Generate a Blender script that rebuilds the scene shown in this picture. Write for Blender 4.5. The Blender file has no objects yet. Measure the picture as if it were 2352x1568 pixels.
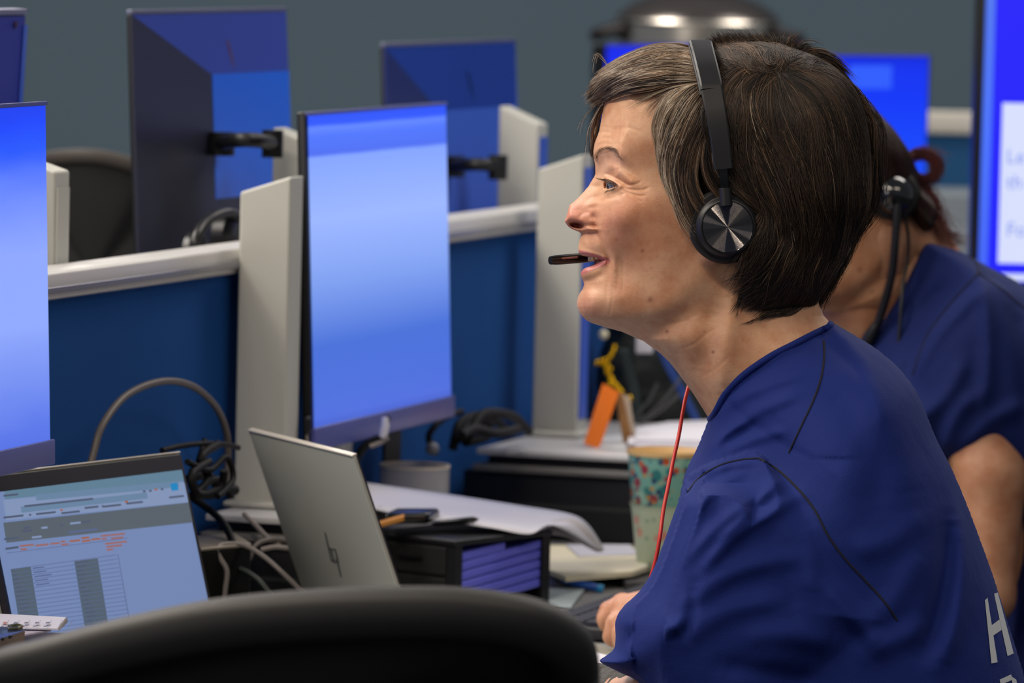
import bpy, bmesh, math, random
import numpy as np
from math import sin, cos, tan, atan, radians, pi, sqrt
from mathutils import Vector, Matrix

random.seed(7); rng = np.random.default_rng(7)
scene = bpy.context.scene

# ------------------------------------------------------------------ camera
FPX = 13067.0; CX, CY = 1176.0, 784.0
CAM_H = 1.405
PITCH = atan(964/13067.0); ROLL = radians(1.4)
Fv = np.array([0, cos(PITCH), -sin(PITCH)])
_R0 = np.array([1.0, 0, 0]); _U0 = np.array([0, sin(PITCH), cos(PITCH)])
Rv = _R0*cos(ROLL) + _U0*sin(ROLL)
Uv = -_R0*sin(ROLL) + _U0*cos(ROLL)
Cv = np.array([0, 0, CAM_H])
cam_data = bpy.data.cameras.new('camera'); cam = bpy.data.objects.new('camera', cam_data)
scene.collection.objects.link(cam); scene.camera = cam
cam_data.sensor_width = 36.0
cam_data.lens = FPX*36.0/2352.0
cam_data.clip_start = 0.05; cam_data.clip_end = 100
M = Matrix(((Rv[0], Uv[0], -Fv[0], Cv[0]), (Rv[1], Uv[1], -Fv[1], Cv[1]), (Rv[2], Uv[2], -Fv[2], Cv[2]), (0, 0, 0, 1)))
cam.matrix_world = M
cam_data.dof.use_dof = True
cam_data.dof.focus_distance = 4.60
cam_data.dof.aperture_fstop = 10.0

# ------------------------------------------------------------------ view, world, lights
vs = scene.view_settings
scene.display_settings.display_device = 'sRGB'
vs.view_transform = 'Standard'; vs.look = 'None'; vs.gamma = 1.0; vs.exposure = 0.0
vs.use_curve_mapping = False
world = bpy.data.worlds.new('world'); scene.world = world; world.use_nodes = True
bg = world.node_tree.nodes['Background']
bg.inputs[0].default_value = (0.80, 0.88, 1.0, 1); bg.inputs[1].default_value = 0.16

def area(name, loc, target, sx, sy, power, col):
    d = bpy.data.lights.new(name, 'AREA'); d.shape = 'RECTANGLE'; d.size = sx; d.size_y = sy
    d.energy = power; d.color = col
    o = bpy.data.objects.new(name, d); scene.collection.objects.link(o); o.location = loc
    v = Vector(target) - Vector(loc)
    o.rotation_euler = v.to_track_quat('-Z', 'Y').to_euler()
    return o
WARM = (1.0, 0.86, 0.70); NEUT = (1.0, 0.93, 0.85)
area('ceiling_or_added_light', (-0.75, 3.45, 2.75), (-0.65, 3.55, 0), 1.2, 0.14, 28, WARM)
area('ceiling_or_added_light', (-1.2, 5.6, 2.75), (-1.1, 5.6, 0), 1.2, 0.6, 38, NEUT)
area('ceiling_or_added_light', (1.1, 6.2, 2.75), (1.1, 6.2, 0), 1.2, 0.6, 22, NEUT)
area('ceiling_or_added_light', (1.25, 3.3, 2.75), (1.25, 3.3, 0), 1.2, 0.14, 16, WARM)
area('ceiling_or_added_light', (-1.0, 8.6, 2.75), (-1.0, 8.6, 0), 1.2, 0.6, 36, NEUT)
area('ceiling_or_added_light', (1.6, 8.8, 2.75), (1.6, 8.8, 0), 1.2, 0.6, 22, NEUT)
area('added_fill_light', (-2.6, 1.8, 2.1), (0.1, 4.6, 1.1), 1.2, 1.0, 15, (1.0, 0.92, 0.84))  # unseen fill lamp added on the camera's left
area('ceiling_or_added_light', (-1.7, 4.9, 2.6), (0.05, 4.65, 1.15), 1.0, 0.6, 30, (1.0, 0.90, 0.78))  # unseen key lamp added to light the face from the front

# ------------------------------------------------------------------ helpers
def ray(px, py): return Fv + Rv*((px-CX)/FPX) - Uv*((py-CY)/FPX)
def P(px, py, Y): d = ray(px, py); return Cv + d*(Y/d[1])
def PZ(px, py, z): d = ray(px, py); return Cv + d*((z-CAM_H)/d[2])
TH = radians(18)
Dd = np.array([sin(TH), cos(TH), 0]); Nn = np.array([cos(TH), -sin(TH), 0]); Zz = np.array([0, 0, 1.0])
O = P(553, 560, 5.47)
def PD(px, py, t):
    d = ray(px, py); k = (t-(Cv-O)@Nn)/(d@Nn); return Cv + d*k
def DK(s, t, z): # desk frame -> world
    p = O + Dd*s + Nn*t; return np.array([p[0], p[1], z])
def ST(p): v = np.array(p)-O; return v@Dd, v@Nn

def s2l(c): return tuple(((x/255)/12.92 if x/255 <= .04045 else ((x/255+.055)/1.055)**2.4) for x in c)
def mat(name, col, rough=.5, metal=0.0, emis=None, es=0.0, trans=0.0, spec=.5, bump=None, noise=None, sheen=0, coat=0, srgb=True, alpha=1.0):
    m = bpy.data.materials.new(name); m.use_nodes = True
    nt = m.node_tree; b = nt.nodes['Principled BSDF']
    c = s2l(col) if srgb else col
    b.inputs['Base Color'].default_value = (*c, 1)
    b.inputs['Roughness'].default_value = rough; b.inputs['Metallic'].default_value = metal
    b.inputs['Specular IOR Level'].default_value = spec
    b.inputs['Transmission Weight'].default_value = trans
    b.inputs['Coat Weight'].default_value = coat
    b.inputs['Sheen Weight'].default_value = sheen
    if emis is not None:
        b.inputs['Emission Color'].default_value = (*s2l(emis), 1); b.inputs['Emission Strength'].default_value = es
    tc = None
    if bump or noise:
        tc = nt.nodes.new('ShaderNodeTexCoord')
    if noise: # (scale, amount)
        n = nt.nodes.new('ShaderNodeTexNoise'); n.inputs['Scale'].default_value = noise[0]; n.inputs['Detail'].default_value = 4
        nt.links.new(tc.outputs['Object'], n.inputs['Vector'])
        mx = nt.nodes.new('ShaderNodeMix'); mx.data_type = 'RGBA'
        a = noise[1]
        mx.inputs[6].default_value = (*[x*(1-a) for x in c], 1); mx.inputs[7].default_value = (*[min(1, x*(1+a)) for x in c], 1)
        nt.links.new(n.outputs['Fac'], mx.inputs[0]); nt.links.new(mx.outputs[2], b.inputs['Base Color'])
    if bump: # (scale, strength, dist)
        n = nt.nodes.new('ShaderNodeTexNoise'); n.inputs['Scale'].default_value = bump[0]; n.inputs['Detail'].default_value = 3
        nt.links.new(tc.outputs['Object'], n.inputs['Vector'])
        bp = nt.nodes.new('ShaderNodeBump'); bp.inputs['Strength'].default_value = bump[1]; bp.inputs['Distance'].default_value = bump[2]
        nt.links.new(n.outputs['Fac'], bp.inputs['Height']); nt.links.new(bp.outputs['Normal'], b.inputs['Normal'])
    return m

def link(o, parent=None):
    scene.collection.objects.link(o)
    if parent is not None: o.parent = parent
    return o
def tag(o, label=None, cat=None, group=None, kind=None):
    if label: o['label'] = label
    if cat: o['category'] = cat
    if group: o['group'] = group
    if kind: o['kind'] = kind
    return o
def empty(name, loc, label=None, cat=None, group=None):
    o = bpy.data.objects.new(name, None); scene.collection.objects.link(o)
    o.location = Vector([float(v) for v in loc]); o.empty_display_size = .05
    bpy.context.view_layer.update()
    return tag(o, label, cat, group)
def obj(name, verts, faces, m, parent=None, smooth=False, mats=None, mi=None, uv=None):
    """verts are in world coordinates; a parent Empty only carries a location"""
    me = bpy.data.meshes.new(name)
    V = np.asarray(verts, dtype=np.float64).reshape(-1, 3)
    if parent is not None: off = np.array(parent_origin(parent))
    else: off = V.mean(0) if len(V) else np.zeros(3)
    if isinstance(faces, np.ndarray) and faces.ndim == 2:
        nf, k = faces.shape
        me.vertices.add(len(V)); me.vertices.foreach_set('co', (V-off).astype(np.float32).ravel())
        me.loops.add(nf*k); me.loops.foreach_set('vertex_index', faces.astype(np.int32).ravel())
        me.polygons.add(nf); me.polygons.foreach_set('loop_start', (np.arange(nf)*k).astype(np.int32))
        me.polygons.foreach_set('loop_total', np.full(nf, k, dtype=np.int32))
        me.update(calc_edges=True); me.validate()
    else:
        me.from_pydata([tuple(v) for v in (V-off)], [], [tuple(f) for f in faces]); me.update()
    for x in (mats or [m]): me.materials.append(x)
    if mi is not None: me.polygons.foreach_set('material_index', np.asarray(mi, dtype=np.int32))
    if smooth: me.polygons.foreach_set('use_smooth', np.ones(len(me.polygons), dtype=bool))
    if uv is not None:
        l = me.uv_layers.new(name='UVMap'); l.data.foreach_set('uv', np.asarray(uv, dtype=np.float32).ravel())
    o = bpy.data.objects.new(name, me)
    if parent is None: o.location = Vector([float(v) for v in off])
    link(o, parent)
    return o
_org = {}
def parent_origin(p):
    v = Vector((0, 0, 0)); q = p
    while q is not None: v = v + q.location; q = q.parent
    return (v.x, v.y, v.z)

class MB:
    def __init__(s): s.v = []; s.f = []; s.m = []
    def add(s, vs, fs, m=0):
        n = len(s.v); s.v += [np.array(v, dtype=float) for v in vs]; s.f += [tuple(i+n for i in f) for f in fs]; s.m += [m]*len(fs); return s
    def box(s, o, ax, ay, az, bev=0.0, m=0):
        """o corner, edge vectors"""
        o = np.array(o, float); ax, ay, az = (np.array(a, float) for a in (ax, ay, az))
        if bev <= 0:
            vs = [o, o+ax, o+ax+ay, o+ay, o+az, o+ax+az, o+ax+ay+az, o+ay+az]
            return s.add(vs, [(0, 3, 2, 1), (4, 5, 6, 7), (0, 1, 5, 4), (1, 2, 6, 5), (2, 3, 7, 6), (3, 0, 4, 7)], m)
        bm = bmesh.new(); r = bmesh.ops.create_cube(bm, size=1.0)
        L = [np.linalg.norm(a) for a in (ax, ay, az)]
        for v in bm.verts: v.co = Vector((v.co.x*L[0], v.co.y*L[1], v.co.z*L[2]))
        bmesh.ops.bevel(bm, geom=list(bm.edges), offset=min(bev, min(L)*.45), segments=3, affect='EDGES', profile=.5)
        c = o+(ax+ay+az)/2; A = [a/l for a, l in zip((ax, ay, az), L)]
        bm.verts.ensure_lookup_table()
        vs = [c+A[0]*v.co.x+A[1]*v.co.y+A[2]*v.co.z for v in bm.verts]
        fs = [tuple(v.index for v in f.verts) for f in bm.faces]; bm.free()
        return s.add(vs, fs, m)
    def tube(s, pts, r, n=8, m=0, cap=True, flat=None):
        pts = [np.array(p, float) for p in pts]; k = len(pts)
        rr = r if hasattr(r, '__len__') else [r]*k
        T = [pts[min(i+1, k-1)]-pts[max(i-1, 0)] for i in range(k)]
        T = [t/(np.linalg.norm(t)+1e-12) for t in T]
        a = np.array([0, 0, 1.0]) if abs(T[0][2]) < .9 else np.array([1.0, 0, 0])
        u = np.cross(T[0], a); u /= np.linalg.norm(u); vs = []
        for i in range(k):
            u = u-T[i]*(u@T[i]); u /= np.linalg.norm(u)+1e-12; w = np.cross(T[i], u)
            for j in range(n):
                q = 2*pi*j/n; vs.append(pts[i]+(u*cos(q)+w*sin(q))*rr[i])
        fs = [(i*n+j, i*n+(j+1) % n, (i+1)*n+(j+1) % n, (i+1)*n+j) for i in range(k-1) for j in range(n)]
        if cap: fs += [tuple(range(n-1, -1, -1)), tuple((k-1)*n+j for j in range(n))]
        return s.add(vs, fs, m)
    def lathe(s, c, axis, prof, n=48, m=0, ux=None, cap=True, ry=1.0):
        """prof list of (r, h); c base; axis direction"""
        c = np.array(c, float); ax = np.array(axis, float); ax /= np.linalg.norm(ax)
        if ux is None: ux = np.cross(ax, [0, 1, 0] if abs(ax[1]) < .9 else [1, 0, 0])
        ux = np.array(ux, float); ux -= ax*(ux@ax); ux /= np.linalg.norm(ux); uy = np.cross(ax, ux)
        vs = []; fs = []
        for (r, h) in prof:
            for j in range(n):
                q = 2*pi*j/n; vs.append(c+ax*h+ux*r*cos(q)+uy*r*ry*sin(q))
        for i in range(len(prof)-1):
            for j in range(n): fs.append((i*n+j, i*n+(j+1) % n, (i+1)*n+(j+1) % n, (i+1)*n+j))
        if cap:
            if prof[0][0] > 1e-6: fs.append(tuple(range(n-1, -1, -1)))
            if prof[-1][0] > 1e-6: fs.append(tuple((len(prof)-1)*n+j for j in range(n)))
        return s.add(vs, fs, m)
    def build(s, name, m, parent=None, smooth=False, mats=None):
        o = obj(name, s.v, s.f, m, parent, smooth, mats=mats, mi=s.m if mats else None)
        if smooth:
            try: o.data.set_sharp_from_angle(angle=radians(40))
            except Exception: pass
        return o

def crom(pts, n=8, closed=False):
    pts = np.array(pts, float); k = len(pts); out = []
    rng_ = range(k) if closed else range(k-1)
    for i in rng_:
        if closed: p0, p1, p2, p3 = pts[(i-1) % k], pts[i], pts[(i+1) % k], pts[(i+2) % k]
        else: p0, p1, p2, p3 = pts[max(i-1, 0)], pts[i], pts[i+1], pts[min(i+2, k-1)]
        for j in range(n):
            t = j/n
            out.append(.5*((2*p1)+(-p0+p2)*t+(2*p0-5*p1+4*p2-p3)*t*t+(-p0+3*p1-3*p2+p3)*t**3))
    if not closed: out.append(pts[-1])
    return np.array(out)

# ---- 2-D fields and surface extraction for the sculpted bodies
def seg_dist(X, Y, poly, closed=True):
    d = np.full(X.shape, 1e9, dtype=np.float32); k = len(poly)
    for i in range(k if closed else k-1):
        a = poly[i]; b = poly[(i+1) % k]; ab = b-a; L = ab@ab+1e-9
        t = np.clip(((X-a[0])*ab[0]+(Y-a[1])*ab[1])/L, 0, 1)
        d = np.minimum(d, (X-a[0]-t*ab[0])**2+(Y-a[1]-t*ab[1])**2)
    return np.sqrt(d)
def inside(X, Y, poly):
    c = np.zeros(X.shape, dtype=bool); k = len(poly)
    for i in range(k):
        a = poly[i]; b = poly[(i+1) % k]
        if a[1] == b[1]: continue
        cond = (a[1] > Y) != (b[1] > Y)
        xi = (b[0]-a[0])*(Y-a[1])/(b[1]-a[1])+a[0]
        c ^= cond & (X < xi)
    return c
def sdf2(X, Y, poly):
    d = seg_dist(X, Y, poly); return np.where(inside(X, Y, poly), d, -d)
def stroke(X, Y, pts, amp, sig, smooth=6):
    """ridge (amp>0) or crease along a line, fading out at both ends"""
    p = crom(pts, smooth); k = len(p); x0, x1 = p[:, 0].min()-4*sig, p[:, 0].max()+4*sig; y0, y1 = p[:, 1].min()-4*sig, p[:, 1].max()+4*sig
    out = np.zeros(X.shape, dtype=np.float32)
    i0, i1 = np.searchsorted(X[:, 0], [x0, x1]); j0, j1 = np.searchsorted(Y[0, :], [y0, y1])
    if i1 <= i0 or j1 <= j0: return out
    Xs, Ys = X[i0:i1, j0:j1], Y[i0:i1, j0:j1]; acc = np.zeros(Xs.shape, dtype=np.float32)
    for i in range(k-1):
        a, b = p[i], p[i+1]; ab = b-a; L = ab@ab+1e-9
        t = np.clip(((Xs-a[0])*ab[0]+(Ys-a[1])*ab[1])/L, 0, 1)
        d2 = (Xs-a[0]-t*ab[0])**2+(Ys-a[1]-t*ab[1])**2
        u = (i+t)/(k-1); fade = np.clip(np.sin(np.pi*np.clip(u, .02, .98))*1.6, 0, 1)
        acc = np.maximum(acc, np.exp(-d2/(2*sig*sig))*fade)
    out[i0:i1, j0:j1] = acc*amp
    return out
def blob(X, Y, cx, cy, sx, sy, amp, ang=0):
    a = radians(ang); dx = X-cx; dy = Y-cy; u = dx*cos(a)+dy*sin(a); v = -dx*sin(a)+dy*cos(a)
    return (amp*np.exp(-(u*u)/(2*sx*sx)-(v*v)/(2*sy*sy))).astype(np.float32)
def smin(a, b, k): h = np.clip(.5+.5*(b-a)/k, 0, 1); return b*(1-h)+a*h-k*h*(1-h)
def smax(a, b, k): return -smin(-a, -b, k)
def bilin(G, xs, ys, x, y):
    fx = np.clip((np.asarray(x, float)-xs[0])/(xs[1]-xs[0]), 0, len(xs)-1.001); fy = np.clip((np.asarray(y, float)-ys[0])/(ys[1]-ys[0]), 0, len(ys)-1.001)
    i = fx.astype(int); j = fy.astype(int); a = fx-i; b = fy-j
    return G[i, j]*(1-a)*(1-b)+G[i+1, j]*a*(1-b)+G[i, j+1]*(1-a)*b+G[i+1, j+1]*a*b
def surfnet(F, xs, ys, zs):
    """naive surface nets; F<0 inside; returns verts, quads"""
    nx, ny, nz = F.shape; S = F < 0
    cnt = np.zeros((nx-1, ny-1, nz-1), dtype=np.int8)
    for a in (0, 1):
        for b in (0, 1):
            for c in (0, 1): cnt += S[a:nx-1+a, b:ny-1+b, c:nz-1+c]
    act = (cnt > 0) & (cnt < 8); I, J, K = np.nonzero(act)
    idx = np.full(act.shape, -1, dtype=np.int32); idx[I, J, K] = np.arange(len(I))
    acc = np.zeros((len(I), 3)); num = np.zeros(len(I))
    cs = [(a, b, c) for a in (0, 1) for b in (0, 1) for c in (0, 1)]
    for A in cs:
        for ax in range(3):
            if A[ax] == 1: continue
            B = list(A); B[ax] = 1
            fa = F[I+A[0], J+A[1], K+A[2]]; fb = F[I+B[0], J+B[1], K+B[2]]
            m = (fa < 0) != (fb < 0); t = np.where(m, fa/(fa-fb+1e-20), 0)
            p = np.array(A, float)[None, :].repeat(len(I), 0); p[:, ax] = t
            acc[m] += p[m]; num[m] += 1
    acc /= num[:, None]
    hx, hy, hz = xs[1]-xs[0], ys[1]-ys[0], zs[1]-zs[0]
    V = np.stack([xs[0]+(I+acc[:, 0])*hx, ys[0]+(J+acc[:, 1])*hy, zs[0]+(K+acc[:, 2])*hz], 1)
    Q = []
    # x edges
    a = S[:-1, 1:-1, 1:-1]; b = S[1:, 1:-1, 1:-1]; e = np.nonzero(a != b); f = a[e]
    q = np.stack([idx[e[0], e[1], e[2]], idx[e[0], e[1]+1, e[2]], idx[e[0], e[1]+1, e[2]+1], idx[e[0], e[1], e[2]+1]], 1); q[~f] = q[~f][:, ::-1]; Q.append(q)
    a = S[1:-1, :-1, 1:-1]; b = S[1:-1, 1:, 1:-1]; e = np.nonzero(a != b); f = a[e]
    q = np.stack([idx[e[0], e[1], e[2]], idx[e[0], e[1], e[2]+1], idx[e[0]+1, e[1], e[2]+1], idx[e[0]+1, e[1], e[2]]], 1); q[~f] = q[~f][:, ::-1]; Q.append(q)
    a = S[1:-1, 1:-1, :-1]; b = S[1:-1, 1:-1, 1:]; e = np.nonzero(a != b); f = a[e]
    q = np.stack([idx[e[0], e[1], e[2]], idx[e[0]+1, e[1], e[2]], idx[e[0]+1, e[1]+1, e[2]], idx[e[0], e[1]+1, e[2]]], 1); q[~f] = q[~f][:, ::-1]; Q.append(q)
    Q = np.concatenate(Q); Q = Q[(Q >= 0).all(1)]
    return V, Q
def qsurf(q, c, xs, ys, zs):
    """solid |z-c|<sqrt(q) ; q, c 2-D fields"""
    w = np.sqrt(np.maximum(q, 0)).astype(np.float32); z = zs.astype(np.float32)[None, None, :]
    cc = c[:, :, None] if isinstance(c, np.ndarray) else c
    dz = z-cc
    F = (dz*dz-q[:, :, None].astype(np.float32))/(np.abs(dz)+w[:, :, None]+8.0)
    return surfnet(F, xs, ys, zs)

# a frame for sculpted bodies: design units are 1/S metre, x right, y down, z towards the photographer's side
class Frame:
    def __init__(s, depth): s.d = depth; s.S = FPX/depth
    def W(s, p):
        p = np.asarray(p, float).reshape(-1, 3)
        return Cv+np.outer((p[:, 0]-CX)/s.S, Rv)-np.outer((p[:, 1]-CY)/s.S, Uv)+np.outer(s.d-p[:, 2]/s.S, Fv)
    def fx(s, p):
        """traced point (x, y, z) -> frame coordinates"""
        p = np.asarray(p, float).reshape(-1, 3); k = 1-p[:, 2]/FPX
        return np.stack([CX+(p[:, 0]-CX)*k, CY+(p[:, 1]-CY)*k, p[:, 2]], 1)
H1 = Frame(4.65); H2 = Frame(5.70)
def flip(Q): return Q[:, ::-1]
# ================================================================== the room
WALL = mat('painted_wall', (104, 123, 136), .9, spec=.2, noise=(1.5, .06), bump=(160, .15, .0006))
CARPET = mat('carpet', (60, 64, 70), .98, noise=(60, .25), bump=(400, .6, .003))
def slab(name, corner, a, b, c, m, kind='structure', parent=None):
    mb = MB(); mb.box(corner, a, b, c); o = mb.build(name, m, parent); o['kind'] = kind; return o
slab('floor', (-5, -1.0, -.05), (10, 0, 0), (0, 13, 0), (0, 0, .05), CARPET)
slab('wall_back', (-5, 11.0, 0), (10, 0, 0), (0, .1, 0), (0, 0, 3.0), WALL)
slab('baseboard_back', (-5, 10.97, 0), (10, 0, 0), (0, .03, 0), (0, 0, .1), mat('skirting', (70, 76, 82), .5))

BLUEF = mat('blue_felt', (18, 76, 146), .92, spec=.2, noise=(7, .12), bump=(900, .4, .0008))
BLUEF2 = mat('pale_blue_felt', (44, 92, 140), .92, spec=.2, bump=(900, .4, .0008))
ALU = mat('brushed_aluminium', (226, 224, 222), .35, metal=.25)
GREYP = mat('light_grey_laminate', (192, 192, 184), .5, spec=.4)
WHITEL = mat('white_laminate', (205, 204, 206), .4)
DARKM = mat('black_powder_coat', (22, 23, 26), .45)
BEDGE = mat('grey_edge_band', (122, 120, 118), .45)
DESKM = mat('grey_desk_laminate', (150, 150, 150), .5, noise=(30, .05))

# ---- bank of desks and its divider, running away to the right
dv = empty('desk_divider', DK(.5, -.02, .0), 'blue felt desk divider with silver top rail behind the near row of monitors', 'divider')
S0, S1_ = -1.35, 1.62
mb = MB(); mb.box(DK(S0, -.015, .30), Dd*(S1_-S0), Nn*-.025, Zz*(1.060-.30)); mb.build('felt_panel', BLUEF, dv)
mb = MB(); mb.box(DK(S0, -.006, 1.0595), Dd*(S1_-S0), Nn*-.043, Zz*.0255, .004); rail = mb.build('top_rail', ALU, dv, True)
mb = MB(); mb.box(DK(S0, -.0035, 1.066), Dd*(S1_-S0), Nn*.003, Zz*.006, .001); mb.build('rail_groove', mat('rail_lip', (150, 150, 160), .3, metal=.6), rail)
for s_ in (S0+.05, .47, S1_-.1):
    mb = MB(); mb.box(DK(s_, -.012, 0), Dd*.05, Nn*-.03, Zz*1.058); mb.build('post', DARKM, dv)
dk = empty('desk', DK(.1, .3, 0), 'grey laminate desk under the laptops and the black trays', 'desk')
mb = MB(); mb.box(DK(-1.30, .0, .713), Dd*2.9, Nn*.60, Zz*.027, .003); mb.build('desktop', DESKM, dk, True)
for s_ in (-1.22, .2, 1.5):
    for t_ in (.05, .5):
        mb = MB(); mb.box(DK(s_, t_, 0), Dd*.05, Nn*.05, Zz*.713); mb.build('leg', DARKM, dk)
dk2 = empty('desk', DK(.1, -.4, 0), 'desk on the far side of the blue divider under the monitor backs', 'desk')
mb = MB(); mb.box(DK(-1.30, -.06, .713), Dd*2.9, Nn*-.70, Zz*.027, .003); mb.build('desktop', DESKM, dk2, True)
for s_ in (-1.22, 1.5):
    for t_ in (-.14, -.7):
        mb = MB(); mb.box(DK(s_, t_, 0), Dd*.05, Nn*.05, Zz*.713); mb.build('leg', DARKM, dk2)

def post(name, s, t0, t1, z0, zl, zr, label, lip=True, endm=None):
    """grey upright with a slanting head; t0 is its left side"""
    e = empty(name, DK(s, (t0+t1)/2, z0), label, 'cable post')
    th_ = .036
    a, b = DK(s, t0, z0), DK(s, t1, z0); c, d_ = DK(s, t1, zr), DK(s, t0, zl)
    V = [a, b, c, d_]; V = V+[v+Dd*th_ for v in V]
    mb = MB(); mb.add(V, [(0, 1, 2, 3), (7, 6, 5, 4), (0, 4, 5, 1), (1, 5, 6, 2), (3, 2, 6, 7), (0, 3, 7, 4)]); o = mb.build('upright', GREYP, e)
    bv = o.modifiers.new('soft_edge', 'BEVEL'); bv.width = .0025; bv.segments = 3; bv.limit_method = 'ANGLE'
    if endm: mb = MB(); mb.box(DK(s+.004, t1+.0002, z0+.02), Dd*(th_-.008), Nn*.0015, Zz*(zr-z0-.035)); mb.build('edge_strip', endm, e)
    mb = MB(); mb.box(DK(s-.02, t0-.004, z0+.0004), Dd*(th_+.03), Nn*(t1-t0+.012), Zz*.006, .003); mb.build('foot', GREYP, e, True)
    return e
EDGEB = mat('painted_blue_glow', (60, 96, 205), .35)  # blue screen light on the side faces, painted as an edge colour
RZ = .836
post('cable_post', 0.0, -.002, .050, RZ, 1.139, 1.156, 'grey slant-topped post between silver laptop and the far side of middle monitor')
post('cable_post', .885, .015, .067, RZ, 1.132, 1.150, 'grey slant-topped post with painted blue-lit edge, beside the face of smiling person', endm=EDGEB)
sC = ST(PD(622, 500, -.108))[0]; sD = ST(PD(1143, 400, -.108))[0]; sE = ST(PD(124, 500, -.055))[0]
post('cable_post', sC, -.108, -.054, .7405, 1.188, 1.168, 'pale slant-topped post behind the divider, holding black bracket of tall monitor')
post('cable_post', sD, -.108, -.060, .7405, 1.193, 1.173, 'pale slant-topped post with painted blue-lit edge, behind divider by the second monitor back', endm=EDGEB)
post('cable_post', sE, -.105, -.055, .7405, 1.183, 1.168, 'narrow grey post beside the black mesh chair beyond the divider', endm=GREYP)

def riser(s0, s1, t0, t1, label, box_t0=None):
    e = empty('desk_riser', DK((s0+s1)/2, (t0+t1)/2, .7405), label, 'riser')
    L = Dd*(s1-s0); Wd = Nn*(t1-t0)
    mb = MB(); mb.box(DK(s0, t0, RZ-.0065), L, Wd, Zz*.0063, .0015); mb.build('top_board', WHITEL, e, True)
    mb = MB(); mb.box(DK(s0+.012, t0+.01, RZ-.0165), L*.9, Wd*.96, Zz*.010); mb.build('shadow_gap', DARKM, e)
    mb = MB(); mb.box(DK(s0-.006, t0-.003, RZ-.0235), L, Wd*1.01, Zz*.0068, .0015); mb.build('lower_board', BEDGE, e, True)
    mb = MB(); bt = t0 if box_t0 is None else box_t0
    mb.box(DK(s0+.004, bt, .7405), L*.96, Nn*(t1-bt), Zz*(RZ-.0240-.7405), .003); mb.build('drawer_box', DARKM, e, True)
    mb = MB(); mb.box(DK(s0+.0035, bt+.03, .775), Dd*.002, Nn*(t1-bt-.06), Zz*.004); mb.build('drawer_pull', mat('graphite', (52, 56, 54), .4), e)
    return e
riser(-.085, .075, .002, .125, 'low white-topped riser at the foot of post by the silver laptop')
riser(.70, 1.22, .012, .36, 'white-topped riser over black drawer box carrying the orange card', -.004)

# ---------------------------------------------------------------- monitors
def emis(name, stops, strength=1.0, noise=.06, axis='Y', base=(0, 0, 0), nscale=3):
    m = bpy.data.materials.new(name); m.use_nodes = True; nt = m.node_tree; b = nt.nodes['Principled BSDF']
    b.inputs['Base Color'].default_value = (.01, .01, .012, 1); b.inputs['Roughness'].default_value = .35
    uv = nt.nodes.new('ShaderNodeUVMap'); sp = nt.nodes.new('ShaderNodeSeparateXYZ'); nt.links.new(uv.outputs[0], sp.inputs[0])
    n = nt.nodes.new('ShaderNodeTexNoise'); n.inputs['Scale'].default_value = nscale; n.inputs['Detail'].default_value = 2
    mp = nt.nodes.new('ShaderNodeMapping'); mp.inputs['Scale'].default_value = (1, 4, 1); nt.links.new(uv.outputs[0], mp.inputs[0]); nt.links.new(mp.outputs[0], n.inputs['Vector'])
    ma = nt.nodes.new('ShaderNodeMath'); ma.operation = 'MULTIPLY_ADD'; ma.inputs[1].default_value = noise; nt.links.new(n.outputs['Fac'], ma.inputs[0]); nt.links.new(sp.outputs[1], ma.inputs[2])
    r = nt.nodes.new('ShaderNodeValToRGB'); cr = r.color_ramp
    while len(cr.elements) < len(stops): cr.elements.new(.5)
    for e, (p, c) in zip(cr.elements, stops): e.position = p; e.color = (*s2l(c), 1)
    nt.links.new(ma.outputs[0], r.inputs[0]); nt.links.new(r.outputs[0], b.inputs['Emission Color']); b.inputs['Emission Strength'].default_value = strength
    return m
SCR1 = emis('display_blue_list', [(0, (70, 100, 215)), (.12, (84, 116, 232)), (.42, (142, 168, 252)), (.62, (140, 166, 253)), (.80, (96, 130, 252)), (.90, (20, 84, 250)), (.97, (2, 66, 250)), (1.0, (2, 60, 240))])
SCR2 = emis('display_blue_page', [(0, (50, 84, 190)), (.06, (58, 92, 205)), (.09, (70, 106, 220)), (.30, (64, 108, 214)), (.50, (122, 156, 236)), (.68, (148, 176, 251)), (.865, (124, 158, 251)), (.875, (60, 100, 235)), (.93, (66, 110, 245)), (.955, (90, 130, 250)), (.965, (18, 78, 245)), (1.0, (10, 70, 240))], noise=.008)
BEZ = mat('blue_grey_bezel', (84, 90, 160), .32)
BLKP = mat('black_plastic', (18, 18, 21), .35)
def plane_uv(o, X, Y, w, h):
    me = o.data; l = me.uv_layers.new(name='UVMap'); off = np.array(parent_origin(o)) if o.parent else np.array(o.location)
    return l
class Plane:
    """a flat thing that stands in the room: origin = top left corner, X along its width, U up its face, N out of its face"""
    def __init__(s, tl, ang, w, h, tilt, facing=1):
        s.w, s.h = w, h; a = radians(ang); s.X = np.array([sin(a), cos(a), 0]); n = np.array([cos(a), -sin(a), 0])
        t = radians(tilt); s.U = Zz*cos(t)-n*sin(t); s.N = n*cos(t)+Zz*sin(t); s.tl = np.array(tl, float)
    def at(s, u, v, d=0): return s.tl+s.X*(u*s.w)-s.U*((1-v)*s.h)+s.N*d   # u right, v up (0..1)
    def hit(s, px, py):
        r = ray(px, py); k = ((s.tl-Cv)@s.N)/(r@s.N); p = Cv+r*k-s.tl; return (p@s.X)/s.w, 1+(p@s.U)/s.h
    def quad(s, mb, u0, v0, u1, v1, d, m=0): mb.add([s.at(u0, v0, d), s.at(u1, v0, d), s.at(u1, v1, d), s.at(u0, v1, d)], [(0, 1, 2, 3)], m)
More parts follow.
